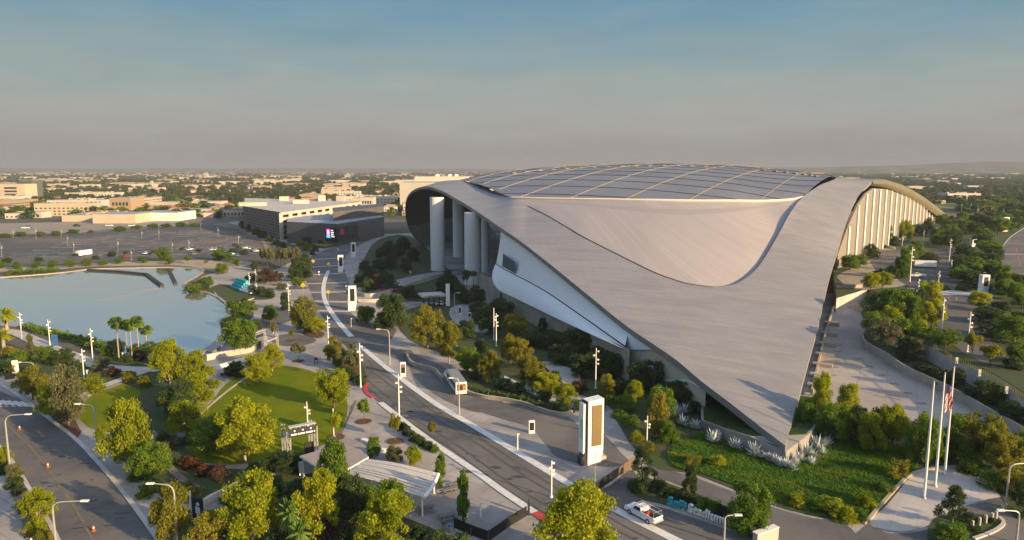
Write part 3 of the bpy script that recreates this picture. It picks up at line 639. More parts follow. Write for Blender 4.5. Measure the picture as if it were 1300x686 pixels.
# film canopy with its ribs
RG = [D(*p) for p in [(583, 228.6, 440), (615, 221.5, 458), (650, 216.8, 470), (700, 212.8, 480), (770, 209.6, 486), (850, 208.4, 490), (920, 210.6, 488), (980, 214.5, 475), (1030, 219.5, 440), (1057, 224, 402)]]
rg_ = arcs([Vector(p) for p in spline(RG, 8)], 60); fr_ = arcs(FE, 60)
bk_ = [Vector((-5 + 290 * k / 60, 620 - 40 * math.cos(math.pi * k / 60) + 20 * math.sin(math.pi * k / 60), 41)) for k in range(61)]
cg = []
for j in range(31):
    v = j / 30
    cg.append([(lambda q: Vector((q.x, q.y, f.z + (r.z - f.z) * (1 - (1 - v) ** 1.75))))(f.lerp(r, v)) for f, r in zip(fr_, rg_)])
for j in range(1, 13):
    v = j / 12
    cg.append([(lambda q: Vector((q.x, q.y, r.z + (bb.z - r.z) * v ** 1.8)))(r.lerp(bb, v)) for r, bb in zip(rg_, bk_)])
b = MB(); b.grid(cg); b.build('canopy', etfe, stad, smooth=True)
def contour(key, val, lines):
    out = []
    for ln in lines:
        for a, c in zip(ln[:-1], ln[1:]):
            ka, kc = key(a), key(c)
            if (ka - val) * (kc - val) <= 0 and ka != kc:
                out.append(a.lerp(c, (val - ka) / (kc - ka))); break
    return out
kb = lambda p: p.x * BX.x + p.y * BX.y
ka_ = lambda p: p.x * AX.x + p.y * AX.y
ribm = mat('canopy_rib', (.25, .22, .175), .7)
front = cg[:34]
for c0 in range(-250, 60, 24):
    pts = contour(kb, c0, front)
    if len(pts) > 3:
        b = MB(); b.tube([p + Vector((0, 0, .12)) for p in pts], .2, 5); b.build('canopy_rib', ribm, stad)
cols_ = [list(c) for c in zip(*front)]
for c0 in range(180, 560, 22):
    pts = sorted(contour(ka_, c0, cols_), key=kb)
    if len(pts) > 3:
        b = MB(); b.tube([p + Vector((0, 0, .05)) for p in pts], .2, 5); b.build('canopy_seam', dkmetal, stad)
b = MB()
vents = []
for k in range(8, 58, 2):
    p = cg[22][k]; q = cg[22][k + 1]; v_ = MB(); d = (q - p); v_.box(p + Vector((0, 0, .35)), (2.6, 1.6, .6), math.atan2(d.y, d.x)); v_.build('roof_vent', ribm, stad)
for (k, L_) in ((18, 18), (36, 14), (42, 14), (54, 8)):
    p = cg[29][k]; v_ = MB(); v_.box(p + Vector((0, 0, .3)), (L_, 2, .8), -.05); v_.build('roof_vent', ribm, stad)

# columns under the left edge
def column(x0, x1, yb, Y=None):
    p = G((x0 + x1) / 2, yb) if Y is None else D((x0 + x1) / 2, 300, Y); wd = (x1 - x0) / F * p.y
    # roof height over the column
    best = min((q for r in rows[20:110] for q in r), key=lambda q: (q.x - p.x) ** 2 + (q.y - p.y) ** 2)
    bb = MB(); n = 20; zt = best.z - 1.6; ring = []
    for z in (0, zt):
        ring.append(bb.idx([(p.x + wd / 2 * math.cos(2 * math.pi * j / n), p.y + wd * .38 * math.sin(2 * math.pi * j / n), z) for j in range(n)]))
    for j in range(n): bb.fi((ring[0][j], ring[0][(j + 1) % n], ring[1][(j + 1) % n], ring[1][j]))
    bb.fi(ring[1]); bb.build('column', colm, stad, smooth=False)
column(547, 565, 344); column(590, 611, 361); column(575, 590, 0, 405); column(611, 621, 0, 345)
# dark bowl inside
cx, cyy = 106, 421
def ell(a, c, n=48): return [(cx + AX.x * a * math.cos(t) + BX.x * c * math.sin(t), cyy + AX.y * a * math.cos(t) + BX.y * c * math.sin(t)) for t in [2 * math.pi * k / n for k in range(n)]]
b = MB(); b.prism(ell(140, 66), 0, 27); b.build('seating_bowl', mat('bowl_dark', (.05, .05, .05), .6, (.09, .08, .065), .08), stad)
for z in (7.5, 15, 22.5): b = MB(); b.prism(ell(144, 70), z, z + 1.0); b.build('concourse', colm, stad)
# white shell on the left flank
UT = [VL(x, y, 1.2) for x, y in [(636, 291.5), (655, 306.5), (680, 325), (703, 343), (750, 380.5), (796, 419)]]
SM = [VL(x, y, -1) for x, y in [(630, 334.5), (641, 342), (655, 349), (677, 360.5), (700, 374), (745, 405), (793.5, 439)]]
SM2 = [p - Vector((0, 0, .22)) - Vector((LNn.x, LNn.y, 0)) * .25 for p in SM]
BT = [VL(x, y, -4.5) for x, y in [(625, 355), (628, 362), (634, 369), (646, 375), (672, 387.5), (706, 404), (750, 424.5), (793.5, 444)]]
inn0 = Vector((LNn.x, LNn.y, 0))
def loft(a, c, bow=0, n=6):
    A, C = arcs([Vector(p) for p in spline(a, 5)], 40), arcs([Vector(p) for p in spline(c, 5)], 40); out = Vector((-LNn.x, -LNn.y, 0))
    return [[p.lerp(q, t / n) + out * bow * math.sin(math.pi * t / n) for p, q in zip(A, C)] for t in range(n + 1)]
b = MB(); b.grid(loft(UT, SM, -.25)); b.build('shell_panel', shellm, stad, smooth=True)
b = MB(); b.grid(loft(SM2, BT, .5)); b.build('shell_panel', shellm, stad, smooth=True)
b = MB(); b.grid(loft([p + inn0 * .4 for p in SM], [p - Vector((0, 0, .3)) + inn0 * .4 for p in SM2])); b.build('shell_joint', black, stad)
b = MB(); b.face([VL(x, y, -1.35) for x, y in [(638.7, 322), (654, 333), (654, 347.3), (637.5, 338)]]); b.build('shell_window', mat('shell_glass', (.11, .13, .14), .2), stad)
inn = Vector((LNn.x, LNn.y, 0))
bs = [Vector(p) + inn * 1.2 for p in spline(BT, 5)]; bs = [bs[0] + Vector((-.33 * 0 - 7, 22, -1))] + bs
b = MB(); b.grid([bs, [Vector((p.x, p.y, 0)) for p in bs]]); b.build('base_wall', tan_con, stad)
b = MB(); dd = bs[9]; e_ = bs[12]; o_ = -inn * .1
b.face([dd + o_ - Vector((0, 0, 1.5)), dd.lerp(e_, .6) + o_ - Vector((0, 0, 1.5)), Vector((dd.lerp(e_, .6).x, dd.lerp(e_, .6).y, 0)) + o_, Vector((dd.x, dd.y, 0)) + o_]); b.build('service_door', black, stad)
# body behind the shell so that nothing shows through, and the end wall below the roof, its tan lightened in place of sunlight
p0 = VL(793.5, 443.5, -3.3); e1 = Vector((p0.x + 58, p0.y + 26, p0.z)); e2 = Vector((e1.x + 30, e1.y + 60, p0.z))
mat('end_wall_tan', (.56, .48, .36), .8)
EDL = [(793.5, 413), (798, 416), (854, 454), (890, 484), (927, 512)]
b = MB(); b.face([VL(793.6, 444.3, .6), VL(833, 444.3, .6), VL(793.6, 419, .6)]); b.build('end_panel', shellm, stad)
tw = []
for x in np.linspace(793.6, 896, 12):
    ye = next(y0_ + (y1_ - y0_) * (x - x0_) / (x1_ - x0_) for (x0_, y0_), (x1_, y1_) in zip(EDL[:-1], EDL[1:]) if x <= x1_); tw.append(VL(x, max(444.6, ye + 5), 1.0))
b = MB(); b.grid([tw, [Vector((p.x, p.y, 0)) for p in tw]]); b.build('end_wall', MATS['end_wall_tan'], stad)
b = MB(); b.grid([[VL(x, y, .7) for x, y in ((835, 481.5), (872, 481.5), (895, 492))], [VL(x, y, .7) for x, y in ((835, 484.5), (872, 484.5), (895, 495))]]); b.build('ledge', white, stad)
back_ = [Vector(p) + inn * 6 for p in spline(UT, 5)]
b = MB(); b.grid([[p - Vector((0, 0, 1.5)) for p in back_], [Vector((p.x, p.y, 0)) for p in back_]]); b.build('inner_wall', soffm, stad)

# white fins of the right flank, standing on the terrace
EDGE = [(1055, 346), (1063, 321), (1071.5, 291), (1082, 263), (1092, 246.5), (1101, 238.5), (1122, 240), (1148, 250), (1173, 264), (1186, 272.5), (1198, 279)]
def edge_y(x):
    for (a, ya), (c, yc) in zip(EDGE[:-1], EDGE[1:]):
        if x <= c: return ya + (yc - ya) * (x - a) / (c - a)
    return EDGE[-1][1]
f0, f1 = G(1061, 342, ZT), G(1184, 284, ZT); fd = (f1 - f0); fl = fd.length; fd.normalize(); fo = Vector((fd.y, -fd.x, 0)); NF = 19
for k in range(NF):
    a = f0 + fd * fl * (k + .06) / NF; c = f0 + fd * fl * (k + .86) / NF + fo * .8; top = []
    for p in (a, c):
        x, _ = PX(p); top.append(max(p.z + 2, D(x, edge_y(max(1056, x)) + .6, p.y).z))
    th = fo * -.9
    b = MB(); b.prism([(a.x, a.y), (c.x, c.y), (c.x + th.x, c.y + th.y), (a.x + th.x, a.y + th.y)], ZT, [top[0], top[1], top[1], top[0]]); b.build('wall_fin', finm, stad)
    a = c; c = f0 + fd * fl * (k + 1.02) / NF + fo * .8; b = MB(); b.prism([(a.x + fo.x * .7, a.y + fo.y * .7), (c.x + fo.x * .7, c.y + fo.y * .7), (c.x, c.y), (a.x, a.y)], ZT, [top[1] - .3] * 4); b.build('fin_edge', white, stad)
b = MB(); wl = []
for k in range(25):
    p = f0 + fd * fl * (k - .3) / 24 - fo * 2.5; x, _ = PX(p); wl.append((p, max(p.z + 1.5, D(x, edge_y(max(1056, x)) + 2.5, p.y).z)))
b.grid([[Vector((p.x, p.y, z)) for p, z in wl], [p for p, z in wl]]); b.build('side_wall', mat('side_wall_grey', (.30, .28, .25), .7), stad)
# stepped flank between the roof edge and the sunken walk
for k in range(9):
    t = k / 9; p = G(1016 + 32 * t, 520 - 118 * t); b = MB(); b.box((p.x + 3.2, p.y + 1, .3 + k * .05), (4.6, 1.6, .6 + k * .1), math.atan2(RD.y, RD.x) - 1.57); b.build('buttress', tan_con, stad)
b = MB(); P_ = [G(1020, 520), G(1032, 470), G(1044, 425), G(1056, 392), G(1062, 379)]; b.ribbon([p + Vector((1.0, 0, 0)) for p in P_], .5, 0, [.5, .8, 1.2, 2.2, 3.6]); b.build('parapet', tan_con, stad)

# the raised bed below the tip
bot = [G(*p) for p in [(890, 543), (918, 559), (951, 574), (981, 584), (997, 588), (1025, 572), (1039, 548)]]
pl = bot + [bot[-1] + Vector((6, 16, 0)), bot[0] + Vector((10, 22, 0)), bot[0] + Vector((2, 8, 0))]
ptop = [D(x, y, p.y).z for (x, y), p in zip([(893, 529.5), (918, 540), (951, 550), (982, 559.5), (997, 563), (1022, 545), (1036, 533)], bot)]
ptop = ptop + [ptop[-1]] * 1 + [ptop[0]] * 2
planter = thing('planter', 'grey concrete planter wall round the point of the stadium roof', 'planter', (tipx.x, tipx.y, 0))
b = MB(); ctr = Vector((sum(p.x for p in pl) / len(pl), sum(p.y for p in pl) / len(pl), 0))
ptop = [z - (1.5 if k in (4,) else (1.0 if k in (3, 5) else .6)) for k, z in enumerate(ptop)]; b.prism([(p.x, p.y) for p in pl], 0, ptop); b.build('wall', mat('planter_grey', (.24, .235, .22), .85, (.29, .28, .265), .2), planter)
b = MB(); ins = [ctr + (p - ctr) * .955 for p in pl]; b.prism([(p.x, p.y) for p in ins], [z - .3 for z in ptop], [z + .06 for z in ptop]); b.build('turf', mat('shaded_turf', (.025, .05, .012), .95, (.045, .075, .014), .6, spec=.1), planter)  # turf colour is darkened to paint in the shade lying on it
# ------------------------------------------------------------------ plants
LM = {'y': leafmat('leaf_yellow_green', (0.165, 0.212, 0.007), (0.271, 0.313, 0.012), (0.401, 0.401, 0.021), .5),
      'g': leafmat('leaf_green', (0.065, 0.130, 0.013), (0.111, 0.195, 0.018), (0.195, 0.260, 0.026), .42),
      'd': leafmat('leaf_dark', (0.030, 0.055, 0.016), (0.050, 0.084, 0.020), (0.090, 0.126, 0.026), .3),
      'o': leafmat('leaf_olive', (0.120, 0.134, 0.014), (0.204, 0.204, 0.022), (0.300, 0.270, 0.034), .44),
      'v': leafmat('leaf_grey_olive', (0.084, 0.096, 0.042), (0.126, 0.138, 0.060), (0.180, 0.180, 0.084), .3),
      'b': leafmat('leaf_bronze', (.065, .04, .028), (.09, .055, .035), (.12, .085, .045), .3),
      'r': leafmat('leaf_rust', (.075, .03, .012), (.11, .045, .016), (.15, .075, .025), .35),
      'w': leafmat('leaf_silver', (.40, .46, .46), (.52, .58, .57), (.66, .70, .68), .15),
      'p': leafmat('leaf_palm', (0.062, 0.125, 0.022), (0.106, 0.188, 0.031), (0.175, 0.250, 0.050), .35)}

def leafmesh(name, C, size, rg, flat=.0, elong=1.5):
    """one quad per leaf (or leaf spray) at the points C (n x 3)"""
    n = len(C); d = rg.normal(size=(n, 3)); d /= np.linalg.norm(d, axis=1)[:, None]
    up = np.array([0, 0, 1.0]); nrm = d * (1 - flat) + up * flat; nrm /= np.linalg.norm(nrm, axis=1)[:, None]
    t = rg.normal(size=(n, 3)); a = np.cross(nrm, t); a /= np.linalg.norm(a, axis=1)[:, None]; bb = np.cross(nrm, a)
    s = (size * rg.uniform(.6, 1.35, n))[:, None]
    V = np.stack([C - a * s * elong * .5, C - bb * s * .5 + a * s * .08, C + a * s * elong * .5, C + bb * s * .5 + a * s * .08], 1).reshape(-1, 3)
    return V, np.arange(n * 4).reshape(-1, 4)
def mk_leaf(name, V, Fc, var):
    me = bpy.data.meshes.new(name); n = len(Fc)
    me.vertices.add(len(V)); me.vertices.foreach_set('co', V.astype(np.float32).ravel())
    me.loops.add(n * 4); me.loops.foreach_set('vertex_index', Fc.astype(np.int32).ravel())
    me.polygons.add(n); me.polygons.foreach_set('loop_start', np.arange(0, n * 4, 4, dtype=np.int32))
    me.update(calc_edges=True)
    at = me.attributes.new('var', 'FLOAT', 'FACE'); at.data.foreach_set('value', var.astype(np.float32)); return me
def clump_points(cl, n, rg, shell=.6):
    """leaves spread through uneven clumps; cl: (x,y,z,r)"""
    cl = np.array(cl); wgt = cl[:, 3] ** 2; k = rg.choice(len(cl), n, p=wgt / wgt.sum())
    u = rg.normal(size=(n, 3)); u /= np.linalg.norm(u, axis=1)[:, None]
    rr = (shell + (1 - shell) * rg.random(n) ** .6) * (1 + rg.normal(0, .24, n))
    P = cl[k, :3] + u * rr[:, None] * cl[k, 3:4] * np.array([1, 1, .85])
    cv = rg.uniform(.25, .75, len(cl))
    return P, np.clip(cv[k] + rg.uniform(-.28, .28, n), 0, 1)
def crown_clumps(rg, kind):
    cl = []
    if kind in 'yo':                                    # airy, taller than wide, side lobes
        for i in range(62):
            z = rg.uniform(.2, .93); prof = .42 * math.sin(math.pi * min(1, max(.02, (z - .1) / .93)) ** .8) + .05
            a = rg.uniform(0, 6.283); q = prof * rg.uniform(.35, 1.0); cl.append((q * math.cos(a), q * math.sin(a), z, rg.uniform(.045, .13)))
        cl.append((0, 0, .93, .07)); cl.append((.03, .0, .55, .2))
    elif kind == 'g':                                   # round broad crown
        for i in range(58):
            z = rg.uniform(.25, .9); prof = .45 * math.sqrt(max(0, 1 - ((z - .55) / .45) ** 2)) + .02
            a = rg.uniform(0, 6.283); q = prof * rg.uniform(.3, 1.0); cl.append((q * math.cos(a), q * math.sin(a), z, rg.uniform(.05, .145)))
    elif kind == 'd':                                   # dense, low, irregular
        for i in range(60):
            z = rg.uniform(.14, .88); prof = .46 * math.sqrt(max(0, 1 - ((z - .42) / .55) ** 2)) + .02
            a = rg.uniform(0, 6.283); q = prof * rg.uniform(.2, 1.0); cl.append((q * math.cos(a), q * math.sin(a), z, rg.uniform(.055, .155)))
        cl.append((rg.uniform(-.1, .1), rg.uniform(-.1, .1), .9, .1))
    elif kind == 'c':                                   # loose cone
        for i in range(44):
            z = rg.uniform(.1, .93); prof = .44 * (1 - z) ** .75 + .05; a = rg.uniform(0, 6.283); q = prof * rg.uniform(.4, 1.0); cl.append((q * math.cos(a), q * math.sin(a), z, rg.uniform(.07, .13)))
    elif kind == 'x':                                   # narrow column
        for i in range(26):
            z = rg.uniform(.1, .93); prof = .36 * (math.sin(math.pi * min(1, z * .85 + .12)) ** .6); a = rg.uniform(0, 6.283); q = prof * rg.uniform(.3, 1.0); cl.append((q * math.cos(a), q * math.sin(a), z, rg.uniform(.10, .17)))
    elif kind == 't':                                   # young tree: small ball on a thin stem
        for i in range(16):
            u = rg.normal(size=3); u /= np.linalg.norm(u); q = rg.uniform(.2, .36); cl.append((u[0] * q, u[1] * q, .69 + u[2] * q * .62, rg.uniform(.09, .16)))
    elif kind == 'l':                                   # layered pine: flat plates
        for j in range(6):
            z = .28 + j * .125; w_ = .44 * (1 - j * .13)
            for i in range(7): a = rg.uniform(0, 6.283); q = w_ * rg.uniform(.3, 1.0); cl.append((q * math.cos(a), q * math.sin(a), z + rg.uniform(-.02, .02), rg.uniform(.06, .1)))
    elif kind == 's':                                   # shrub, down to the soil
        for i in range(26):
            z = rg.uniform(.05, .8); prof = .46 * math.sqrt(max(0, 1 - (z / .95) ** 2)); a = rg.uniform(0, 6.283); q = prof * rg.uniform(.2, 1.0); cl.append((q * math.cos(a), q * math.sin(a), z, rg.uniform(.1, .2)))
    return cl
def trunk_mesh(kind, cl, rg, r0):
    b = MB(); top = {'y': .6, 'o': .6, 'g': .6, 'd': .55, 'c': .9, 'x': .85, 't': .7, 'l': .92, 's': .3}[kind]
    w = [(rg.uniform(-.015, .015) * k, rg.uniform(-.015, .015) * k, top * k / 5) for k in range(6)]; w[0] = (0, 0, -.01)
    b.tube(w, [r0 * (1.25 - .9 * k / 5) for k in range(6)], 7)
    if kind in 'yogdxtc':
        pick = rg.choice(len(cl), min(9, len(cl)), replace=False)
        for k in pick:
            c = cl[k]; s = w[int(rg.integers(1, 5))]
            if c[2] < s[2]: s = w[1]
            m = ((s[0] + c[0]) / 2 + rg.uniform(-.02, .02), (s[1] + c[1]) / 2, s[2] * .45 + c[2] * .55)
            b.tube([s, m, c[:3]], [r0 * .5, r0 * .32, r0 * .12], 5)
    return b.mesh('trunk', smooth=True)
NLEAF = {'y': 15000, 'o': 13000, 'g': 14000, 'd': 13000, 'c': 13000, 'x': 3400, 't': 2200, 'l': 6500, 's': 3400}
LSZ = {'y': .0245, 'o': .0245, 'g': .026, 'd': .027, 'c': .025, 'x': .05, 't': .055, 'l': .027, 's': .052}
PROTO = {}
def proto(kind, k):
    key = (kind, k)
    if key in PROTO: return PROTO[key]
    rg = np.random.default_rng(hash(kind) % 1000 if 0 else ord(kind) * 31 + k); cl = crown_clumps(rg, kind)
    P, var = clump_points(cl, NLEAF[kind], rg, .55 if kind in 'yo' else .65)
    P[:, 2] = np.maximum(P[:, 2], .02)
    V, Fc = leafmesh('crown', P, LSZ[kind], rg, .25 if kind != 'l' else .6)
    cm = mk_leaf('crown', V, Fc, var); cm.materials.append(LM['g'])
    tm = trunk_mesh(kind, cl, rg, {'y': .022, 'o': .024, 'g': .026, 'd': .026, 'c': .022, 'x': .02, 't': .014, 'l': .03, 's': .012}[kind]); tm.materials.append(barkm)
    PROTO[key] = (tm, cm); return PROTO[key]
def setmat(o, m):
    o.material_slots[0].link = 'OBJECT'; o.material_slots[0].material = m
TREES = []
trng = random.Random(77)
NAMES = {'y': 'broadleaf_tree', 'o': 'olive_tree', 'g': 'broadleaf_tree', 'd': 'evergreen_tree', 'c': 'conifer_tree', 'x': 'columnar_tree', 't': 'young_tree', 'l': 'pine_tree', 's': 'shrub'}
CATS = {'s': 'shrub'}
def plant(loc, w, h, kind, leaf, label, group=None, bark=None, var=None):
    k = trng.randrange(4 if kind in 'yogd' else 3) if var is None else var; tm, cm = proto(kind, k)
    nm = NAMES[kind]
    r = thing(nm, label, CATS.get(kind, 'tree'), loc, group, trng.uniform(0, 6.28)); r.scale = (w, w * trng.uniform(.9, 1.1), h)
    c = bpy.data.objects.new('crown' if kind != 's' else 'foliage', cm); COL.objects.link(c); c.parent = r; setmat(c, LM[leaf])
    t = bpy.data.objects.new('trunk' if kind != 's' else 'stem', tm); COL.objects.link(t); t.parent = r; setmat(t, bark or (palebark if kind in 'yx' else barkm))
    TREES.append((loc[0], loc[1], w)); return r
def tree(px, py, top, wpx, kind, leaf, label, group=None, z=0, bark=None, dw=1.0):
    b_ = G(px, py, z); h = D(px, top, b_.y).z - z; w = wpx / F * (b_.y * CP + (CAMH - z) * SP) * 1.06
    return plant(b_, w, max(.4, h), kind, leaf, label, group, bark)

# palms -------------------------------------------------------------
def frond(b, base, az, el, L_, wd, droop, n=6, leaflets=True):
    p = Vector(base); d = Vector((math.cos(az) * math.cos(el), math.sin(az) * math.cos(el), math.sin(el))); side = Vector((-math.sin(az), math.cos(az), 0)); prev = None
    for k in range(n + 1):
        t = k / n; q = p + d * L_ * t - Vector((0, 0, droop * L_ * t * t)); w_ = wd * math.sin(math.pi * (.12 + .86 * t)) ** .7
        if prev:
            for s in (-1, 1):
                a, c = prev; b.face([a, q, q + side * s * w_ - Vector((0, 0, w_ * .35)) - d * L_ * .03, a + side * s * c - Vector((0, 0, c * .35)) - d * L_ * .03], 0)
        prev = (q, w_)
def palm_proto(fan, rg):
    c = MB(); top = .88
    if fan:
        for i in range(60):
            az = rg.uniform(0, 6.28); el = rg.uniform(-.75, 1.35); st = Vector((0, 0, top)); d = Vector((math.cos(az) * math.cos(el), math.sin(az) * math.cos(el), math.sin(el) * .3))
            o = st + d * .2; a = Vector((-math.sin(az), math.cos(az), 0)); u = a.cross(d).normalized(); n = 9
            c.face([st - a * .006, st + a * .006, o + a * .006, o - a * .006])
            for j in range(n):
                t0 = -1.25 + 2.5 * j / n; t1 = t0 + 2.0 / n; L_ = .27 * rg.uniform(.85, 1.1)
                e0 = o + (d * math.cos(t0) + a * math.sin(t0)) * L_ + u * .01; e1 = o + (d * math.cos(t1) + a * math.sin(t1)) * L_ * .97 - u * .01
                dr = Vector((0, 0, -.02 - .03 * max(0, 1 - el)))
                c.face([o, e0 + dr, e1 + dr])
    else:
        top = .6
        for i in range(46): frond(c, (0, 0, top), rg.uniform(0, 6.28), rg.uniform(-.25, 1.25), .5, .075, rg.uniform(.25, .55), 6)
    me = c.mesh('crown'); at = me.attributes.new('var', 'FLOAT', 'FACE'); at.data.foreach_set('value', rg.uniform(.15, .9, len(me.polygons)).astype(np.float32)); me.materials.append(LM['p'])
    t = MB(); n = 9; t.tube([(0, 0, top * k / n) for k in range(n + 1)], [(.035 if fan else .07) * (1.25 - .35 * k / n + (.15 if k == n else 0)) for k in range(n + 1)], 8)
    tm = t.mesh('trunk'); tm.materials.append(palebark); return tm, me
PALM = {f: palm_proto(f, np.random.default_rng(8 + f)) for f in (0, 1)}
def palm(px, py, top, wpx, fan, label, group=None, z=0, leaf='p'):
    b_ = G(px, py, z); h = (D(px, top, b_.y).z - z); w = wpx / F * (b_.y * CP + (CAMH - z) * SP)
    r = thing('palm_tree', label, 'palm', b_, group, trng.uniform(0, 6.28)); k = w / (.9 if fan else 1.0); r.scale = (k, k, h if fan else h * 1.05)
    tm, cm = PALM[fan]
    c = bpy.data.objects.new('crown', cm); COL.objects.link(c); c.parent = r; setmat(c, LM[leaf])
    t = bpy.data.objects.new('trunk', tm); COL.objects.link(t); t.parent = r; return r
# agave --------------------------------------------------------------
def agave_mesh():
    rg = np.random.default_rng(3); b = MB()
    for i in range(26):
        az = i * 2.4 + rg.uniform(-.2, .2); el = .15 + 1.2 * (i / 26); L_ = .5 * rg.uniform(.8, 1.1); d = Vector((math.cos(az) * math.cos(el), math.sin(az) * math.cos(el), math.sin(el))); s = Vector((-math.sin(az), math.cos(az), 0)); u = s.cross(d)
        p0, p1, p2 = Vector((0, 0, .03)), d * L_ * .5 + Vector((0, 0, .03)), d * L_ + Vector((0, 0, .03 + .04))
        b.face([p0 - s * .03, p0 + s * .03, p1 + s * .055, p1 - s * .055 ]); b.face([p1 - s * .055, p1 + s * .055, p2]); b.face([p0 - s * .02 - u * .02, p1 - s * .04 - u * .03, p2, p1 + s * .04 - u * .03, p0 + s * .02 - u * .02])
    me = b.mesh('agave'); at = me.attributes.new('var', 'FLOAT', 'FACE'); at.data.foreach_set('value', rg.uniform(.1, .9, len(me.polygons)).astype(np.float32)); me.materials.append(LM['w']); return me
AG = agave_mesh()
def agave(px, py, wpx, label, group):
    p = G(px, py, .13); o = bpy.data.objects.new('agave', AG); COL.objects.link(o); o.location = p; s = wpx / F * (p.y * CP + CAMH * SP); s *= 1.35; o.scale = (s, s, s * 1.2); o.rotation_euler = (trng.uniform(-.2, .2), trng.uniform(-.2, .2), trng.uniform(0, 6.28)); o.scale = tuple(v * trng.uniform(.8, 1.15) for v in o.scale)
    return tag(o, label, 'agave', group)

def hedge(pts, wd, h, leaf, label):
    P_ = [Vector(p) for p in spline([G(*p) for p in pts], 10)]; rg = np.random.default_rng(len(pts)); cl = []
    for p in P_:
        for _ in range(3): cl.append((p.x - P_[0].x + rg.uniform(-.5, .5) * wd, p.y - P_[0].y + rg.uniform(-.5, .5) * wd, h * rg.uniform(.2, .85), h * rg.uniform(.35, .55)))
    C_, var = clump_points(cl, 150 * len(P_), rg, .7); C_[:, 2] = np.maximum(C_[:, 2], .03); V, Fc = leafmesh('hedge', C_, .3, rg, .2); me = mk_leaf('hedge', V, Fc, var); me.materials.append(LM[leaf]); o = bpy.data.objects.new('hedge', me); COL.objects.link(o); o.location = P_[0]; return tag(o, label, 'hedge')
# ------------------------------------------------------------------ what grows where  (px, base, top, width, shape, leaf)
T = tree
# single ones that read on their own
T(88, 543, 462, 46, 'o', 'v', 'grey-olive tree with pale trunks in the red mulch beside the left road', dw=1)
T(42, 508, 463, 36, 'o', 'o', 'olive-brown tree behind the red no-entry sign, nearest the junction')
T(72, 533, 482, 42, 'y', 'y', 'yellow-green tree on the road corner, left of the small park lawn')
T(114, 498, 478, 34, 's', 'y', 'loose yellow bush at the left tip of the small park lawn')
T(162, 600, 505, 56, 'y', 'y', 'tall bright yellow-green tree standing alone by the wide pavement')
T(192, 612, 562, 50, 'g', 'g', 'lower rounded green tree leaning right of the tall one by the pavement')
T(218, 692, 612, 46, 'd', 'o', 'dark olive upright tree beside the curved lamp at the bottom edge')
T(266, 702, 650, 52, 'g', 'o', 'low olive tree at the bottom edge below the player banner')
T(216, 493, 432, 40, 'y', 'y', 'yellow-green tree on the left of the park clump by the lake')
T(249, 491, 445, 42, 'y', 'y', 'yellow-green tree on the right of the park clump by the lake')
T(250, 519, 476, 55, 'y', 'y', 'broad yellow tree at the front of the park clump by the lake')
T(238, 553, 508, 52, 'y', 'y', 'yellow-green tree with pale stems left of the dry garden bed')
T(226, 530, 482, 44, 'd', 'd', 'dark shaded tree in the middle of the park clump')
T(184, 492, 476, 16, 's', 'o', 'small orange-flecked bush under the park clump')
T(272, 574, 530, 60, 'g', 'g', 'green tree hanging over the rust-red grasses')
T(312, 588, 505, 66, 'y', 'y', 'tall bright yellow tree on the left edge of the big lawn')
T(322, 692, 597, 76, 'y', 'y', 'wide yellow-green tree at the bottom edge left of the feather palms')
T(405, 692, 597, 60, 'o', 'y', 'gold-green tree right of the feather palms at the bottom edge')
T(428, 655, 560, 50, 'y', 'g', 'gappy green tree growing up through the pavilion roof')
T(450, 668, 602, 40, 'd', 'd', 'dark tree in front of the slatted pavilion')
T(490, 708, 622, 76, 'y', 'y', 'bright gold-yellow tree at the bottom edge before the slatted pavilion')
T(488, 660, 611, 60, 'g', 'g', 'green tree between the slatted pavilion and the gold-yellow tree')
T(369, 598, 573, 44, 'd', 'd', 'dark bush tree at the left corner of the brown roof')
T(735, 722, 617, 98, 'y', 'y', 'big yellow tree at the bottom edge beside the avenue')
T(815, 620, 567, 44, 'l', 'd', 'dark two-tiered tree at the end of the mesh barrier')
T(875, 636, 590, 24, 'c', 'd', 'dark upright tree behind the teal and white letters')
T(950, 678, 610, 54, 'd', 'g', 'bushy green tree right of the letter sign')
T(1208, 668, 617, 46, 'l', 'd', 'dark layered pine on the island beside the flag plaza')
T(1206, 688, 660, 46, 's', 'g', 'bright round shrub at the foot of the layered pine')
T(1300, 655, 612, 36, 'd', 'd', 'dark shrub tree at the right edge beside the curved lamp')
T(835, 557, 494, 38, 'c', 'o', 'tall olive cone-shaped tree left of the silver agaves')
T(848, 563, 532, 34, 'c', 'g', 'shorter green cone-shaped tree beside the tall olive one')
T(424, 518, 467, 44, 'g', 'y', 'round yellow-green tree on the right rim of the big lawn')
T(328, 488, 448, 36, 'y', 'y', 'low yellow tree on the upper rim of the big lawn')
T(346, 472, 437, 30, 'y', 'y', 'airy yellow tree beside the upper park gate')
T(387, 423, 375, 30, 'd', 'o', 'tall olive tree on the mulch island in the plaza')
T(402, 425, 402, 22, 'g', 'y', 'small bright green tree on the mulch island in the plaza')
T(424, 463, 426, 26, 'o', 'o', 'olive tree at the left of the mulch bed beside the avenue')
T(446, 473, 435, 26, 'o', 'v', 'grey-olive tree at the right of the mulch bed beside the avenue')
T(305, 450, 404, 42, 'g', 'g', 'full green tree by the lake weir')
T(297, 478, 457, 28, 's', 'd', 'dark round shrub below the white weir wall')
T(322, 420, 405, 18, 'd', 'd', 'small dark round tree behind the upper park gate')
T(362, 395, 371, 18, 'c', 'd', 'dark cone-shaped tree left of the avenue')
T(343, 410, 387, 21, 'g', 'g', 'round green tree in the upper plaza by the lake bank')
T(465, 412, 388, 24, 'd', 'g', 'round dark green tree in the plaza right of the white screen pylon')
T(499, 416, 371, 36, 'd', 'd', 'large dark tree in the plaza centre')
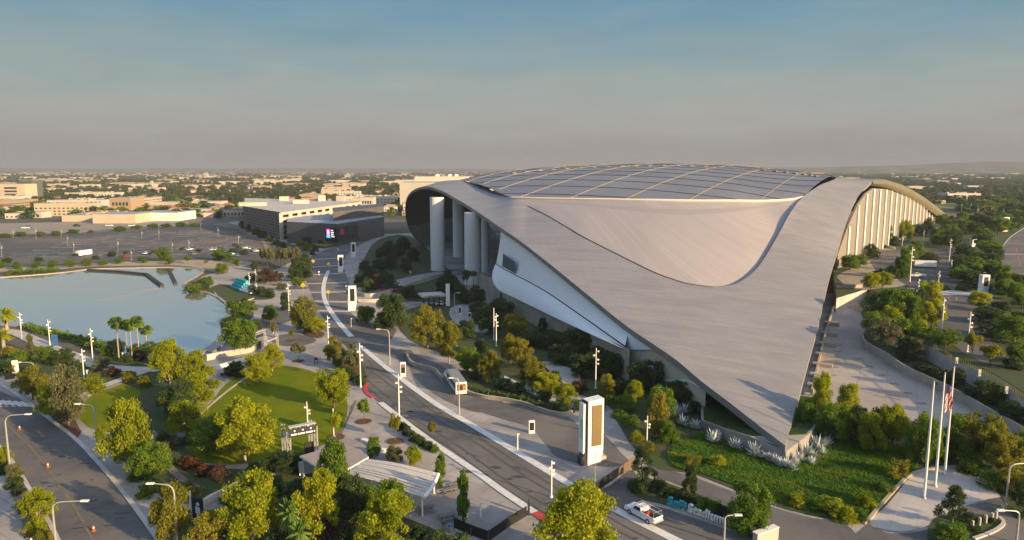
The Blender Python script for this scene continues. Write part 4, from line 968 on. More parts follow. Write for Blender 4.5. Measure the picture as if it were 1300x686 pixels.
T(488, 417, 396, 24, 's', 'd', 'low dark bush at the left foot of the large plaza tree')
T(543, 443, 387, 44, 'o', 'o', 'tall gold-brown tree at the corner of the shaded belt')
T(570, 462, 408, 34, 'y', 'o', 'gold-brown tree right of the tall one at the belt corner')
T(770, 503, 473, 28, 'c', 'o', 'olive cone-shaped tree just right of the tall multi-head light pole')
T(208, 592, 574, 20, 's', 'g', 'green shrub at the foot of the tall yellow tree')
T(1170, 590, 523, 38, 'd', 'g', 'tall green tree just left of the flagpole bases')
def run(items, what, group, cat=None, z=0):
    """a set of plants named by their order from the left"""
    items = sorted(items)
    for i, it in enumerate(items):
        x, by, top, wd, kd, lf = it
        lab = f"{ordinal(i)} from left of the {what}" if len(items) > 1 else what
        tree(x, by, top, wd, kd, lf, lab, group, z)
run([(370, 433, 418, 8, 't', 'o'), (348, 431, 408, 12, 't', 'v'), (379, 459, 435, 19, 't', 'v')], 'young trees in bare mulch rings in the upper plaza', 'young plaza trees')
run([(462, 536, 507, 19, 't', 'g'), (427, 556, 524, 17, 't', 'y'), (502, 561, 526, 17, 't', 'o'), (549, 558, 536, 12, 't', 'o')], 'young trees with mulch rings between lawn and avenue', 'young trees beside the avenue')
run([(474, 581, 555, 20, 'x', 'g'), (501, 590, 566, 21, 'g', 'v'), (526, 594, 566, 24, 'g', 'y'), (559, 618, 577, 17, 'x', 'g'), (587, 662, 600, 23, 'x', 'g')], 'light green slender trees round the slatted pavilion', 'slender trees round the pavilion')
run([(25, 462, 444, 27, 's', 'g'), (58, 462, 440, 26, 'd', 'g'), (82, 463, 442, 23, 'd', 'd'), (129, 468, 455, 24, 's', 'v'), (119, 484, 473, 18, 's', 'o'), (12, 452, 438, 20, 's', 'o'), (39, 449, 424, 14, 'c', 'v'), (98, 470, 456, 20, 's', 'd'), (143, 478, 465, 18, 's', 'b'), (165, 484, 470, 22, 's', 'o'), (8, 474, 458, 26, 's', 'd'), (40, 475, 462, 22, 's', 'd')], 'shrubs between the lake walk and the left road', 'shrubs by the lake walk')
run([(137, 450, 433, 20, 'd', 'g'), (149, 452, 430, 18, 'd', 'd'), (172, 455, 436, 16, 'd', 'd'), (193, 452, 433, 26, 'd', 'g'), (205, 462, 438, 30, 'o', 'o'), (180, 458, 446, 14, 's', 'b'), (160, 460, 450, 14, 's', 'd')], 'shrubs round the fan palms on the lake bank', 'shrubs at the palms')
run([(3, 594, 567, 22, 'g', 'y'), (19, 612, 588, 18, 'g', 'v'), (50, 666, 622, 42, 'y', 'y')], 'small trees in the strip between left road and left pavement', 'trees in the left verge')
run([(5, 601, 586, 20, 's', 'd'), (19, 617, 606, 22, 's', 'd'), (23, 627, 617, 22, 's', 'd'), (33, 648, 634, 24, 's', 'g'), (44, 678, 660, 26, 's', 'y'), (56, 690, 672, 24, 's', 'o')], 'clipped bushes in the strip between left road and left pavement', 'bushes in the left verge')
run([(241, 594, 578, 24, 's', 'r'), (262, 604, 588, 24, 's', 'r'), (277, 609, 590, 30, 's', 'b'), (216, 572, 560, 18, 's', 'b'), (206, 560, 548, 20, 's', 'd')], 'rust-red and bronze grass clumps in the dry garden', 'grass clumps in the dry garden')
run([(230, 590, 578, 16, 's', 'v'), (232, 565, 554, 18, 's', 'v'), (246, 628, 616, 26, 's', 'o'), (236, 620, 610, 20, 's', 'v'), (190, 628, 610, 30, 's', 'g'), (175, 608, 594, 26, 's', 'g')], 'grey and green shrubs edging the dry garden path', 'shrubs in the dry garden')
run([(332, 602, 584, 30, 's', 'd'), (348, 592, 578, 24, 's', 'd'), (322, 596, 586, 16, 's', 'v'), (358, 585, 573, 18, 's', 'd')], 'low dark shrubs left of the lit gate frame', 'shrubs at the gate frame')
run([(300, 640, 622, 36, 's', 'd'), (345, 628, 602, 34, 's', 'd'), (380, 640, 612, 40, 'd', 'd'), (425, 690, 655, 40, 's', 'b'), (445, 700, 672, 36, 's', 'd'), (300, 700, 668, 40, 's', 'd'), (360, 700, 668, 44, 's', 'd')], 'dark undergrowth bushes at the bottom edge before the pavilion', 'undergrowth before the pavilion')
run([(530, 682, 666, 26, 's', 'd'), (545, 688, 676, 18, 's', 'v'), (556, 690, 672, 24, 's', 'd'), (572, 692, 678, 16, 's', 'v'), (586, 692, 676, 22, 's', 'g')], 'rounded shrubs along the bottom edge left of the black barrier', 'shrubs by the barrier')
run([(510, 546, 534, 14, 's', 'd'), (517, 553, 541, 16, 's', 'd'), (526, 560, 547, 16, 's', 'd'), (535, 566, 553, 15, 's', 'd'), (544, 571, 559, 14, 's', 'd'), (552, 574, 563, 12, 's', 'g')], 'round bushes of the low hedge beside the avenue', 'hedge beside the avenue')
run([(438, 478, 464, 20, 's', 'd'), (448, 483, 468, 20, 's', 'd'), (456, 489, 474, 16, 's', 'd'), (430, 466, 454, 16, 's', 'o'), (440, 462, 450, 16, 's', 'b')], 'bushes in the mulch bed beside the avenue', 'bushes in the avenue bed')
run([(292, 415, 401, 24, 's', 'd'), (304, 400, 384, 24, 's', 'g'), (316, 394, 380, 20, 's', 'g'), (256, 367, 353, 22, 's', 'd'), (264, 362, 350, 12, 's', 'g'), (246, 371, 359, 26, 's', 'g'), (300, 410, 396, 18, 's', 'd'), (311, 388, 378, 12, 's', 'd'), (297, 392, 379, 20, 's', 'g')], 'shrubs on the right bank of the lake', 'shrubs on the right bank')
run([(321, 373, 361, 12, 'd', 'd'), (331, 374, 363, 12, 'd', 'd'), (341, 378, 366, 13, 'd', 'd'), (357, 369, 359, 12, 'd', 'v'), (338, 361, 341, 26, 'o', 'b'), (352, 358, 344, 16, 'o', 'b'), (318, 359, 347, 14, 'd', 'd'), (324, 344, 331, 10, 'd', 'd')], 'dark round trees between the teal steps and the avenue', 'trees by the teal steps')
run([(379, 366, 352, 16, 'g', 'g'), (374, 358, 340, 18, 'd', 'd'), (385, 356, 332, 22, 'd', 'd'), (378, 346, 326, 16, 'd', 'd'), (388, 344, 322, 14, 'd', 'd')], 'tall trees along the left side of the upper avenue', 'trees left of the upper avenue')
run([(334 + i * 5.6, 337 + (i % 3) * 2.2, 314 + (i % 2) * 1.5, 10, 't', 'v') for i in range(9)], 'bare-stemmed trees in the grove by the far car park', 'grove by the far car park')
run([(400, 320, 312, 10, 's', 'd'), (388, 318, 305, 11, 's', 'o'), (397, 324, 318, 8, 's', 'd'), (381, 312, 304, 10, 's', 'o')], 'bushes at the near corner of the theatre lawn', 'bushes at the theatre lawn')
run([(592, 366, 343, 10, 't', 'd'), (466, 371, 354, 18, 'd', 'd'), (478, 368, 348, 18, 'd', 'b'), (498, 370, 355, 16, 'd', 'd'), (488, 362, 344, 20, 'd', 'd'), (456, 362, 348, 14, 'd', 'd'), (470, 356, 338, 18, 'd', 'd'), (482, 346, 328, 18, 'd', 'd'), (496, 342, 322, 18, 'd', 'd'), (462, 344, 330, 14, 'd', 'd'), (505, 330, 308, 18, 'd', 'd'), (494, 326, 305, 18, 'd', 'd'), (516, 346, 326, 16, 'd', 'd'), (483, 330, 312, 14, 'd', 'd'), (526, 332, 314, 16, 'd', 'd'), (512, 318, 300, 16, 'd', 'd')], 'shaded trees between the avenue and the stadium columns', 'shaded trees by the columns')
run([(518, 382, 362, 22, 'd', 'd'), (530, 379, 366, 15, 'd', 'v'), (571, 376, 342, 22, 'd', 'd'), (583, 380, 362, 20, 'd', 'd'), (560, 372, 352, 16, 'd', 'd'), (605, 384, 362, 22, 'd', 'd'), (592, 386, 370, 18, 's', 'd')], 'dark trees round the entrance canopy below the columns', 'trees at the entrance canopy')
for i, (x, b_, t_) in enumerate([(593, 368, 343), (601, 369, 344)]): palm(x, b_, t_, 11, 1, ['left', 'right'][i] + ' one of two small fan palms at the base of the column', 'palms at the column')
# the shaded belt below the white flank, then the sunlit row before it
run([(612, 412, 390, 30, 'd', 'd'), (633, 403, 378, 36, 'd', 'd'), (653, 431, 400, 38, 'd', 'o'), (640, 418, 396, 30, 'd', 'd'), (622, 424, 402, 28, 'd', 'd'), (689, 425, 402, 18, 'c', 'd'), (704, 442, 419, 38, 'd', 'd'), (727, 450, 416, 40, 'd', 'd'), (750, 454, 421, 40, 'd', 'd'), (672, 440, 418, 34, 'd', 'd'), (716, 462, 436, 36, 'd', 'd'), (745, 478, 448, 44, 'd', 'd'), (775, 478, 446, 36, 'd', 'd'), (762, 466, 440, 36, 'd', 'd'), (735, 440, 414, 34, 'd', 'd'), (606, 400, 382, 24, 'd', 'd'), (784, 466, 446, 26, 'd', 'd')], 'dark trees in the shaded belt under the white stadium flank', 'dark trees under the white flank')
run([(648, 462, 424, 26, 'o', 'o'), (663, 470, 430, 30, 'o', 'o'), (623, 487, 447, 36, 'y', 'o'), (676, 497, 452, 46, 'y', 'o'), (693, 503, 472, 40, 'y', 'y'), (717, 518, 487, 32, 'y', 'y'), (594, 473, 440, 30, 'g', 'g'), (612, 479, 447, 22, 'g', 'g'), (592, 432, 406, 22, 'd', 'd'), (612, 450, 430, 20, 'd', 'd')], 'sunlit gold and green trees behind the curved planter wall', 'sunlit trees behind the planter wall')
run([(818, 496, 456, 46, 'd', 'd'), (807, 515, 484, 28, 'y', 'y'), (838, 535, 492, 38, 'd', 'g'), (869, 512, 483, 42, 'd', 'd'), (895, 514, 484, 40, 'd', 'd'), (850, 512, 488, 34, 'd', 'd'), (790, 500, 480, 24, 's', 'd'), (915, 520, 496, 30, 'd', 'd'), (795, 522, 500, 26, 'd', 'g'), (878, 524, 506, 26, 's', 'd')], 'dense trees between the tall screen pylon and the roof point', 'trees left of the roof point')
run([(775, 512, 500, 20, 's', 'g'), (740, 520, 506, 26, 's', 'g'), (712, 522, 508, 26, 's', 'd'), (690, 510, 496, 24, 's', 'd'), (655, 498, 484, 26, 's', 'd'), (640, 494, 480, 22, 's', 'd'), (604, 482, 470, 18, 's', 'd'), (808, 560, 546, 20, 's', 'y'), (800, 540, 526, 22, 's', 'g'), (822, 574, 560, 22, 's', 'o'), (786, 530, 518, 20, 's', 'g'), (700, 488, 470, 24, 's', 'd'), (735, 498, 480, 26, 's', 'b'), (760, 520, 506, 22, 's', 'd')], 'low shrubs edging the planted belt from bus to pylon', 'shrubs edging the belt')
run([(836, 622, 608, 26, 's', 'd'), (850, 630, 618, 26, 's', 'd'), (900, 652, 632, 30, 's', 'g'), (884, 642, 628, 24, 's', 'd'), (916, 658, 640, 26, 's', 'd'), (864, 634, 622, 20, 's', 'd'), (808, 624, 608, 22, 's', 'd')], 'hedge bushes behind the letter sign', 'hedge behind the letters')
run([(1052, 650, 630, 36, 's', 'y'), (1072, 660, 641, 36, 's', 'y'), (1012, 640, 626, 30, 's', 'y'), (1140, 606, 582, 28, 's', 'o'), (1100, 646, 628, 26, 's', 'y'), (910, 592, 578, 24, 's', 'y'), (880, 590, 578, 22, 's', 'o'), (1092, 660, 646, 22, 's', 'g'), (1120, 626, 612, 24, 's', 'g')], 'yellowish tufts on the grass mound below the roof point', 'tufts on the mound')
run([(1104, 572, 524, 40, 'c', 'y'), (1132, 566, 512, 34, 'g', 'y'), (1041, 538, 470, 26, 'y', 'y'), (1076, 552, 486, 32, 'y', 'y'), (1058, 560, 510, 40, 'd', 'g'), (1022, 545, 505, 24, 'y', 'g'), (1090, 560, 515, 36, 'd', 'd'), (1118, 560, 518, 34, 'd', 'd')], 'green trees on the right of the roof point', 'trees right of the roof point')
run([(1216, 566, 526, 30, 'd', 'g'), (1247, 592, 524, 50, 'g', 'o'), (1272, 604, 548, 50, 'o', 'o'), (1239, 602, 584, 40, 's', 'g'), (1195, 582, 548, 30, 'd', 'd'), (1225, 588, 556, 34, 'd', 'g'), (1296, 590, 545, 40, 'd', 'g'), (1262, 618, 596, 40, 's', 'g'), (1290, 628, 592, 40, 'd', 'o'), (1204, 570, 540, 24, 'd', 'd')], 'olive and green trees behind the flag plaza', 'trees behind the flag plaza')
run([(1226, 664, 655, 16, 's', 'd'), (1244, 664, 656, 14, 's', 'd'), (1258, 664, 656, 14, 's', 'd'), (1236, 676, 666, 20, 's', 'd')], 'low bushes on the island beside the flag plaza', 'bushes on the island')
# the terrace on the right
run([(1105, 369, 345, 20, 'g', 'y'), (1120, 366, 345, 22, 'g', 'y'), (1115, 410, 370, 36, 'd', 'g'), (1136, 414, 365, 40, 'd', 'g'), (1152, 408, 366, 36, 'd', 'd'), (1164, 396, 364, 28, 'd', 'd'), (1130, 418, 388, 36, 'g', 'y'), (1158, 418, 374, 30, 'c', 'g'), (1180, 393, 355, 28, 'g', 'y'), (1183, 416, 381, 32, 'g', 'y'), (1200, 440, 418, 40, 'o', 'g'), (1178, 432, 414, 34, 's', 'g'), (1122, 438, 402, 38, 'd', 'v'), (1108, 424, 394, 26, 'd', 'g'), (1143, 428, 400, 28, 's', 'g'), (1170, 428, 404, 26, 's', 'y')], 'trees crowded above the railed wall on the right terrace', 'trees above the railed wall', z=ZT)
run([(1234, 452, 421, 22, 't', 'o'), (1257, 464, 438, 30, 't', 'o'), (1242, 393, 369, 25, 'g', 'y'), (1254, 410, 390, 40, 'g', 'd'), (1264, 428, 406, 40, 'd', 'd'), (1287, 438, 400, 40, 'd', 'g'), (1295, 460, 432, 30, 'd', 'g'), (1282, 374, 357, 28, 'd', 'g'), (1297, 392, 372, 24, 'd', 'g'), (1287, 468, 450, 26, 's', 'd'), (1270, 398, 382, 20, 'd', 'd'), (1292, 412, 396, 22, 'd', 'd')], 'trees at the right edge beside the terrace car park', 'trees beside the terrace car park', z=ZT)
run([(1148, 459, 426, 22, 'd', 'd'), (1158, 457, 428, 24, 'd', 'v'), (1178, 476, 462, 30, 's', 'd'), (1190, 482, 466, 26, 's', 'd'), (1213, 492, 466, 18, 'd', 'd'), (1250, 512, 481, 26, 'd', 'd'), (1266, 514, 488, 26, 'd', 'd'), (1200, 488, 476, 22, 's', 'd'), (1285, 534, 508, 28, 'd', 'd'), (1170, 470, 458, 20, 's', 'b'), (1234, 506, 490, 22, 's', 'd')], 'dark shrubs in the bed between the two retaining walls', 'shrubs between the walls', z=1.2)
run([(1079, 343, 322, 22, 'd', 'g'), (1092, 338, 322, 16, 'd', 'g'), (1106, 328, 309, 18, 'd', 'd'), (1127, 311, 285, 14, 'c', 'g'), (1145, 306, 278, 14, 'd', 'y'), (1152, 306, 279, 14, 'd', 'y'), (1163, 299, 284, 14, 'd', 'd'), (1178, 293, 276, 12, 'd', 'd'), (1135, 312, 298, 12, 's', 'd'), (1170, 300, 284, 12, 'd', 'd')], 'trees along the foot of the white fins', 'trees at the white fins', z=ZT)
run([(1120, 349, 340, 19, 's', 'd'), (1139, 353, 336, 24, 'd', 'g'), (1148, 344, 313, 14, 'd', 'g'), (1157, 338, 310, 14, 'd', 'g'), (1145, 354, 322, 16, 'd', 'g'), (1162, 328, 305, 14, 'd', 'g'), (1178, 338, 320, 22, 'd', 'd'), (1168, 332, 312, 12, 'd', 'g')], 'trees in the island between the terrace car parks', 'trees between the car parks', z=ZT)
rg_ = random.Random(21)
def belt(poly_px, n, w, h, kinds, leaves, what, group, z=ZT, gap=.55):
    """free planting inside an outline, at even spacing; each is described by its order in the group"""
    xs = [p[0] for p in poly_px]; ys = [p[1] for p in poly_px]; got = []; tries = 0
    while len(got) < n and tries < 4000:
        tries += 1; x, y = rg_.uniform(min(xs), max(xs)), rg_.uniform(min(ys), max(ys)); c = False
        for i in range(len(poly_px)):
            a, q = poly_px[i], poly_px[i - 1]
            if (a[1] > y) != (q[1] > y) and x < (q[0] - a[0]) * (y - a[1]) / (q[1] - a[1]) + a[0]: c = not c
        if not c: continue
        p = G(x, y, z)
        if any((p.x - o[0].x) ** 2 + (p.y - o[0].y) ** 2 < (w * gap) ** 2 for o in got): continue
        got.append((p, x))
    got.sort(key=lambda g: g[1])
    for i, (p, x) in enumerate(got):
        k = rg_.choice(kinds)
        plant(p, w * rg_.uniform(.75, 1.25), h * rg_.uniform(.75, 1.25), k, rg_.choice(leaves), f"{ordinal(i)} from left of the {what}", group)
belt([(1190, 306), (1206, 296), (1214, 318), (1202, 322), (1186, 312)], 8, 9, 8, 'dg', 'dg', 'trees behind the far end of the terrace car park', 'trees behind the terrace car park')
belt([(1212, 330), (1232, 318), (1244, 330), (1242, 352), (1236, 366), (1206, 366), (1210, 350)], 14, 8, 6.5, 'dg', 'dg', 'trees left of the white pylons on the terrace', 'trees left of the white pylons')
belt([(1238, 300), (1262, 308), (1264, 330), (1256, 332), (1246, 322), (1236, 312)], 10, 9, 7, 'dg', 'dgg', 'trees between the white pylons and the right road', 'trees between pylons and road')
belt([(1255, 336), (1266, 338), (1276, 356), (1296, 374), (1290, 384), (1262, 372), (1256, 356)], 12, 7, 6, 'dgs', 'dg', 'trees along the kerb of the right road', 'trees along the right road')
belt([(1226, 366), (1196, 366), (1190, 369), (1254, 370), (1254, 364)], 8, 4, 2, 's', 'dg', 'clipped bushes beside the terrace footpath', 'bushes beside the terrace path')
belt([(1196, 287), (1246, 281), (1260, 296), (1236, 300), (1210, 302)], 16, 12, 10, 'dg', 'dgg', 'trees beyond the end of the white fins', 'trees beyond the white fins')
belt([(1246, 282), (1310, 268), (1310, 286), (1282, 296), (1262, 302)], 14, 12, 10, 'dg', 'dgg', 'trees beyond the right road', 'trees beyond the right road')
# the far lake shore and the big car park
run([(x, y, y - h, wd, k, 'g' if k != 's' else 'y') for x, y, h, wd, k in [(2.5, 341, 9, 11, 'd'), (23, 342, 10, 12, 'd'), (46, 341, 9, 12, 'd'), (67, 340, 9, 11, 'd'), (89, 339, 10, 14, 'd'), (110, 338, 10, 11, 'd'), (131, 337, 7, 11, 'd'), (151, 335, 8, 11, 'd'), (181, 334, 8, 12, 'd'), (207, 332, 18, 17, 'd'), (216, 336, 9, 11, 'd'), (239, 335, 10, 11, 't'), (262, 337, 7, 6, 't'), (279, 331, 16, 16, 'd'), (281, 348, 14, 16, 'd'), (291, 333, 12, 10, 'd'), (300, 338, 10, 9, 'd')]], 'round trees along the far shore of the lake', 'trees on the far shore')
run([(x, y, y - h, wd, k, 'd') for x, y, h, wd, k in [(10, 334, 7, 10, 'd'), (50, 332, 6, 9, 'd'), (96, 328, 6, 9, 't'), (122, 330, 6, 8, 'd'), (142, 326, 7, 11, 'd'), (160, 325, 6, 8, 't'), (195, 325, 7, 8, 't'), (231, 321, 7, 7, 't'), (253, 323, 7, 9, 't'), (297, 322, 7, 12, 'd'), (310, 324, 8, 12, 'd')]], 'small trees among the parked cars of the far car park', 'trees in the far car park')
run([(x, y, y - h, wd, 'd', 'g') for x, y, h, wd in [(6, 302, 6, 13), (27, 300, 6, 13), (52, 300, 6, 11), (72, 299, 6, 12), (93, 297, 6, 13), (116, 296, 4, 7), (152, 294, 7, 15), (174, 291, 5, 13), (194, 290, 6, 15), (211, 289, 5, 14), (230, 288, 6, 14), (247, 288, 5, 13)]], 'round bushes along the back of the far car park', 'bushes behind the far car park')
run([(309 + i * 8.2, 290 + i * 4.2, 279 + i * 4.6, 11, 's', 'd') for i in range(7)], 'dark hedge bushes at the foot of the parking garage', 'hedge at the garage')
# palms
for i, (x, b_, t_, w_) in enumerate([(151, 455, 402, 19), (162, 452, 406, 15), (168, 457, 405, 16), (177, 455, 401, 18), (187, 452, 413, 18)]): palm(x, b_, t_, w_, 1, f"{ordinal(i)} from the left of five tall fan palms on the lake bank", 'fan palms on the lake bank')
palm(9, 421, 387, 26, 0, 'feather palm on the lake walk at the left edge, the farther one', leaf='y'); palm(5, 443, 415, 26, 0, 'feather palm at the left edge, the nearer one', leaf='y')
palm(370, 700, 622, 34, 0, 'bright feather palm at the bottom edge, the taller one'); palm(381, 716, 655, 34, 0, 'bright feather palm at the bottom edge, the lower one')
# silver agaves round the planter
AGS = [(858, 530, 20), (869, 526, 18), (878, 524, 16), (866, 541, 18), (884, 545, 16), (906, 563, 22), (912, 558, 16), (934, 570, 20), (957, 580, 22), (968, 580, 14), (977, 585, 18), (986, 590, 18), (996, 594, 20), (1005, 597, 18), (1016, 586, 18), (1024, 580, 20), (1032, 582, 16), (1038, 570, 20), (1046, 568, 16), (1052, 566, 14), (1056, 557, 18), (1066, 553, 20), (1052, 542, 18), (1030, 590, 16), (1010, 590, 16), (852, 534, 14), (1044, 578, 16)]
for x, y, w_ in AGS: agave(x, y, w_, 'spiky silver agave in the ring planted round the grey planter wall', 'silver agaves round the planter')

hedge([(34, 418), (60, 424), (90, 431), (112, 438), (123, 442)], 3.2, 1.7, 'g', 'long curved green hedge between the lake and the lake walk')
hedge([(10, 349), (30, 348), (50, 347), (70, 345)], 4, 2.0, 'g', 'low green reeds along the far left shore of the lake')
hedge([(596, 498), (612, 502), (640, 506), (668, 512), (690, 520)], 1.6, 1.1, 'd', 'dark clipped hedge inside the tan planter wall by the bus')
# ------------------------------------------------------------------ made things
lampglow = mat('lamp_lens', (.75, .74, .70), .3)
def hgt_at(px, py, top, z=0): b_ = G(px, py, z); return b_, D(px, top, b_.y).z - z
# multi-headed light poles ------------------------------------------
def light_pole(px, py, top, label, group, z=0, heads=4, name='light_pole'):
    b_, h = hgt_at(px, py, top, z); r = thing(name, label, 'light pole', b_, group, trng.uniform(-.6, .6)); k = max(1, h / 8); kr = 1 if name == 'light_pole' else .6; k = min(k, 1.7)
    b = MB(); b.tube([(0, 0, 0), (0, 0, h * .5), (0, 0, h)], [kr * .13 * k, kr * .11 * k, kr * .08 * k], 8); b.box((0, 0, .12), (.5, .5, .24)); b.build('pole', white if name == 'light_pole' else greymetal, r)
    for i in range(heads):
        b = MB(); zz = h * (.62 + .1 * i); s = 1 if i % 2 else -1; s = [1, 1, -1, 1][i % 4]; b.beam((0, 0, zz), (s * .3 * k, 0, zz + .05), .07, .07); b.box((s * .38 * k, .1 * s, zz), (.34 * k, .3 * k, .26 * k), .5 * i); b.build('lamp_head', white, r)
    return r
LP = [(28, 431, 397, 'on the lake walk, farthest left', 4), (64, 443, 406, 'on the lake walk by the blue panel', 4), (118, 459, 417, 'on the lake walk left of the fan palms', 4), (107, 482, 443, 'in the shrubs below the lake walk', 4),
      (367, 395, 360, 'beside the dark cone-shaped tree by the avenue', 4), (384, 420, 381, 'on the mulch island in the plaza', 4), (417, 440, 401, 'left of the end of the curved white line', 4), (458, 492, 436, 'at the red kerb of the avenue', 4), (507, 535, 475, 'on the left kerb of the avenue', 4),
      (391, 550, 510, 'at the lower rim of the big lawn', 3), (424, 555, 519, 'beside a young tree below the big lawn', 2), (700, 632, 585, 'on the right kerb by the big yellow tree', 4), (821, 567, 528, 'in the planting right of the tall screen pylon', 3), (630, 440, 398, 'under the white flank, the right of two', 4), (627, 432, 391, 'under the white flank, the left of two', 2), (756, 494, 442, 'rising from the shaded belt left of the tall pylon', 4), (317, 366, 346, 'right of the teal steps', 3), (325, 362, 342, 'among dark round trees by the teal steps', 3)]
for x, y, t, w_, n in LP: light_pole(x, y, t, 'slim white multi-headed light pole ' + w_, 'multi-headed light poles', 0, n)
LP2 = [(1165, 379, 354, 'at the near corner of the terrace trees'), (1195, 426, 378, 'left of the terrace car park'), (1228, 447, 396, 'nearest on the terrace, above the railing'), (1191, 364, 344, 'beside the clipped bushes of the terrace'), (1155, 358, 314, 'at the parked white pickup'), (1135, 343, 322, 'on the island of the terrace car park'), (1205, 331, 303, 'behind the terrace car park'), (1207, 348, 330, 'left of the white pylons'), (1172, 310, 293, 'at the far fins'), (1145, 315, 299, 'in front of the middle fins'), (1188, 305, 289, 'at the last fins'), (1164, 328, 307, 'beside the white trailer'), (1150, 330, 312, 'on the island by the fins')]
for x, y, t, w_ in LP2: light_pole(x, y, t, 'white multi-headed light pole ' + w_, 'terrace light poles', ZT)
LP3 = [(2.5, 326, 309), (17, 302, 292), (46, 304, 288), (78, 301, 290), (86, 312, 298), (94, 321, 306), (167, 331, 316), (202, 304, 291), (219, 320, 306), (240, 317, 304), (255, 293, 281), (277, 301, 288), (303, 310, 297), (180, 302, 293), (150, 318, 305)]
for i, (x, y, t) in enumerate(sorted(LP3)): light_pole(x, y, t, f"{ordinal(i)} from left of the tall lamps in the far car park", 'car park lamps', 0, 2, 'car_park_lamp')
LP4 = [(1220, 270, 256), (1240, 280, 260), (1273, 277, 263), (1258, 274, 261), (1232, 268, 256)]
for i, (x, y, t) in enumerate(sorted(LP4)): light_pole(x, y, t, f"{ordinal(i)} from left of the tall lamps beyond the right road", 'lamps beyond the right road', ZT, 2, 'car_park_lamp')
# curved-arm street lamps -------------------------------------------
def street_lamp(px, py, top, armpx, label, z=0, m=None):
    b_, h = hgt_at(px, py, top, z); r = thing('street_lamp', label, 'street lamp', b_, 'curved street lamps'); e = D(px + armpx, top, b_.y); ax = e.x - b_.x
    s = 1 if ax > 0 else -1; a = abs(ax); pts = [(0, 0, 0), (0, 0, h * .45), (0, 0, h * .85)] + [(s * a * .35 * (1 - math.cos(t)), 0, h * .85 + h * .13 * math.sin(t)) for t in (.4, .8, 1.2, 1.5)] + [(s * a, 0, h)]
    b = MB(); b.tube(pts, [.17, .14, .12, .11, .10, .10, .09, .08], 8); b.box((0, 0, .15), (.55, .55, .3)); b.build('pole', m or greymetal, r)
    b = MB(); b.box((s * (a + .35), 0, h + .01), (1.0, .42, .16)); b.build('lamp_head', white, r)
street_lamp(13, 597, 526, 20, 'curved grey street lamp left of the road, the farther one by the cones')
street_lamp(72, 700, 636, 32, 'curved grey street lamp left of the road, the nearer one at the bottom edge')
street_lamp(125, 582, 513, -24, 'curved grey street lamp on the wide pavement, left of the tall yellow tree')
street_lamp(226, 698, 614, -32, 'curved grey street lamp at the bottom edge before the dark olive tree')
street_lamp(495, 464, 418, -13, 'curved grey street lamp in the middle of the plaza')
street_lamp(919, 690, 654, 15, 'curved grey street lamp at the bottom edge right of the letter sign')
street_lamp(1276, 650, 588, 30, 'curved grey street lamp at the right edge beside the flag plaza', m=greymetal)
street_lamp(1290, 690, 648, -16, 'curved grey street lamp at the bottom right corner')
street_lamp(46, 492, 460, -20, 'curved grey street lamp behind the junction at the left')
street_lamp(583, 527, 480, -8, 'thin street lamp on the plaza just below the white bus')
street_lamp(577, 400, 372, 4, 'thin street lamp near the entrance canopy')

# screens ------------------------------------------------------------
screenm = mat('screen_dark', (.05, .045, .035), .25, (.065, .055, .04), .3); tealm = mat('teal_paint', (.02, .36, .40), .5)
brown_screen = mat('sunlit_screen', (.17, .125, .06), .3, (.20, .15, .075), .15)  # sunlight on the dark screen is painted in as brown
def big_pylon():
    b_, h = hgt_at(752, 587, 505); r = thing('screen_pylon', 'tall white pylon with a brown screen, standing in the plaza before the stadium', 'screen pylon', b_)
    w_, d_ = 3.0, 2.0; ang = R(24); ca, sa = math.cos(ang), math.sin(ang)
    def P(x, y): return (x * ca - y * sa, x * sa + y * ca)
    b = MB(); prof = [(-w_ / 2, 0), (w_ / 2 - .5, 0), (w_ / 2, 2.2), (w_ / 2, h), (-w_ / 2, h - .25), (-w_ / 2, 0)][:5]
    fr = [Vector((*P(x, -d_ / 2), z)) for x, z in prof]; bk = [Vector((*P(x, d_ / 2), z)) for x, z in prof]
    b.face(fr); b.face(bk[::-1]); n = len(prof)
    for i in range(n): b.face([fr[i], bk[i], bk[(i + 1) % n], fr[(i + 1) % n]])
    b.build('body', white, r)
    q = MB(); q.box((*P(.15, -d_ / 2 - .05), h * .60), (1.9, .12, h * .62), ang); q.build('screen', brown_screen, r)
    q = MB(); q.box((*P(-w_ / 2 - .12, 0), h * .53), (.2, 1.9, h * .88), ang); q.build('side_panel', black, r)
    q = MB(); q.box((*P(-w_ / 2 - .5, .1), h * .56), (.5, 1.5, h * .76), ang); q.build('side_screen', white, r)
    q = MB(); q.box((*P(-w_ / 2 - .78, -.1), h * .55), (.06, .9, h * .30), ang); q.build('side_picture', mat('pale_teal', (.35, .55, .55), .4), r)
    q = MB(); q.prism([P(-2.7, -.8), P(-1.6, -.9), P(-1.5, .9), P(-2.5, .8)], 0, [1.4, 2.6, 2.6, 1.4]); q.build('foot', dkmetal, r)
    q = MB(); q.box((*P(1.9, .2), .5), (1.1, 1.6, 1.0), ang); q.build('foot', tan_con, r)
big_pylon()
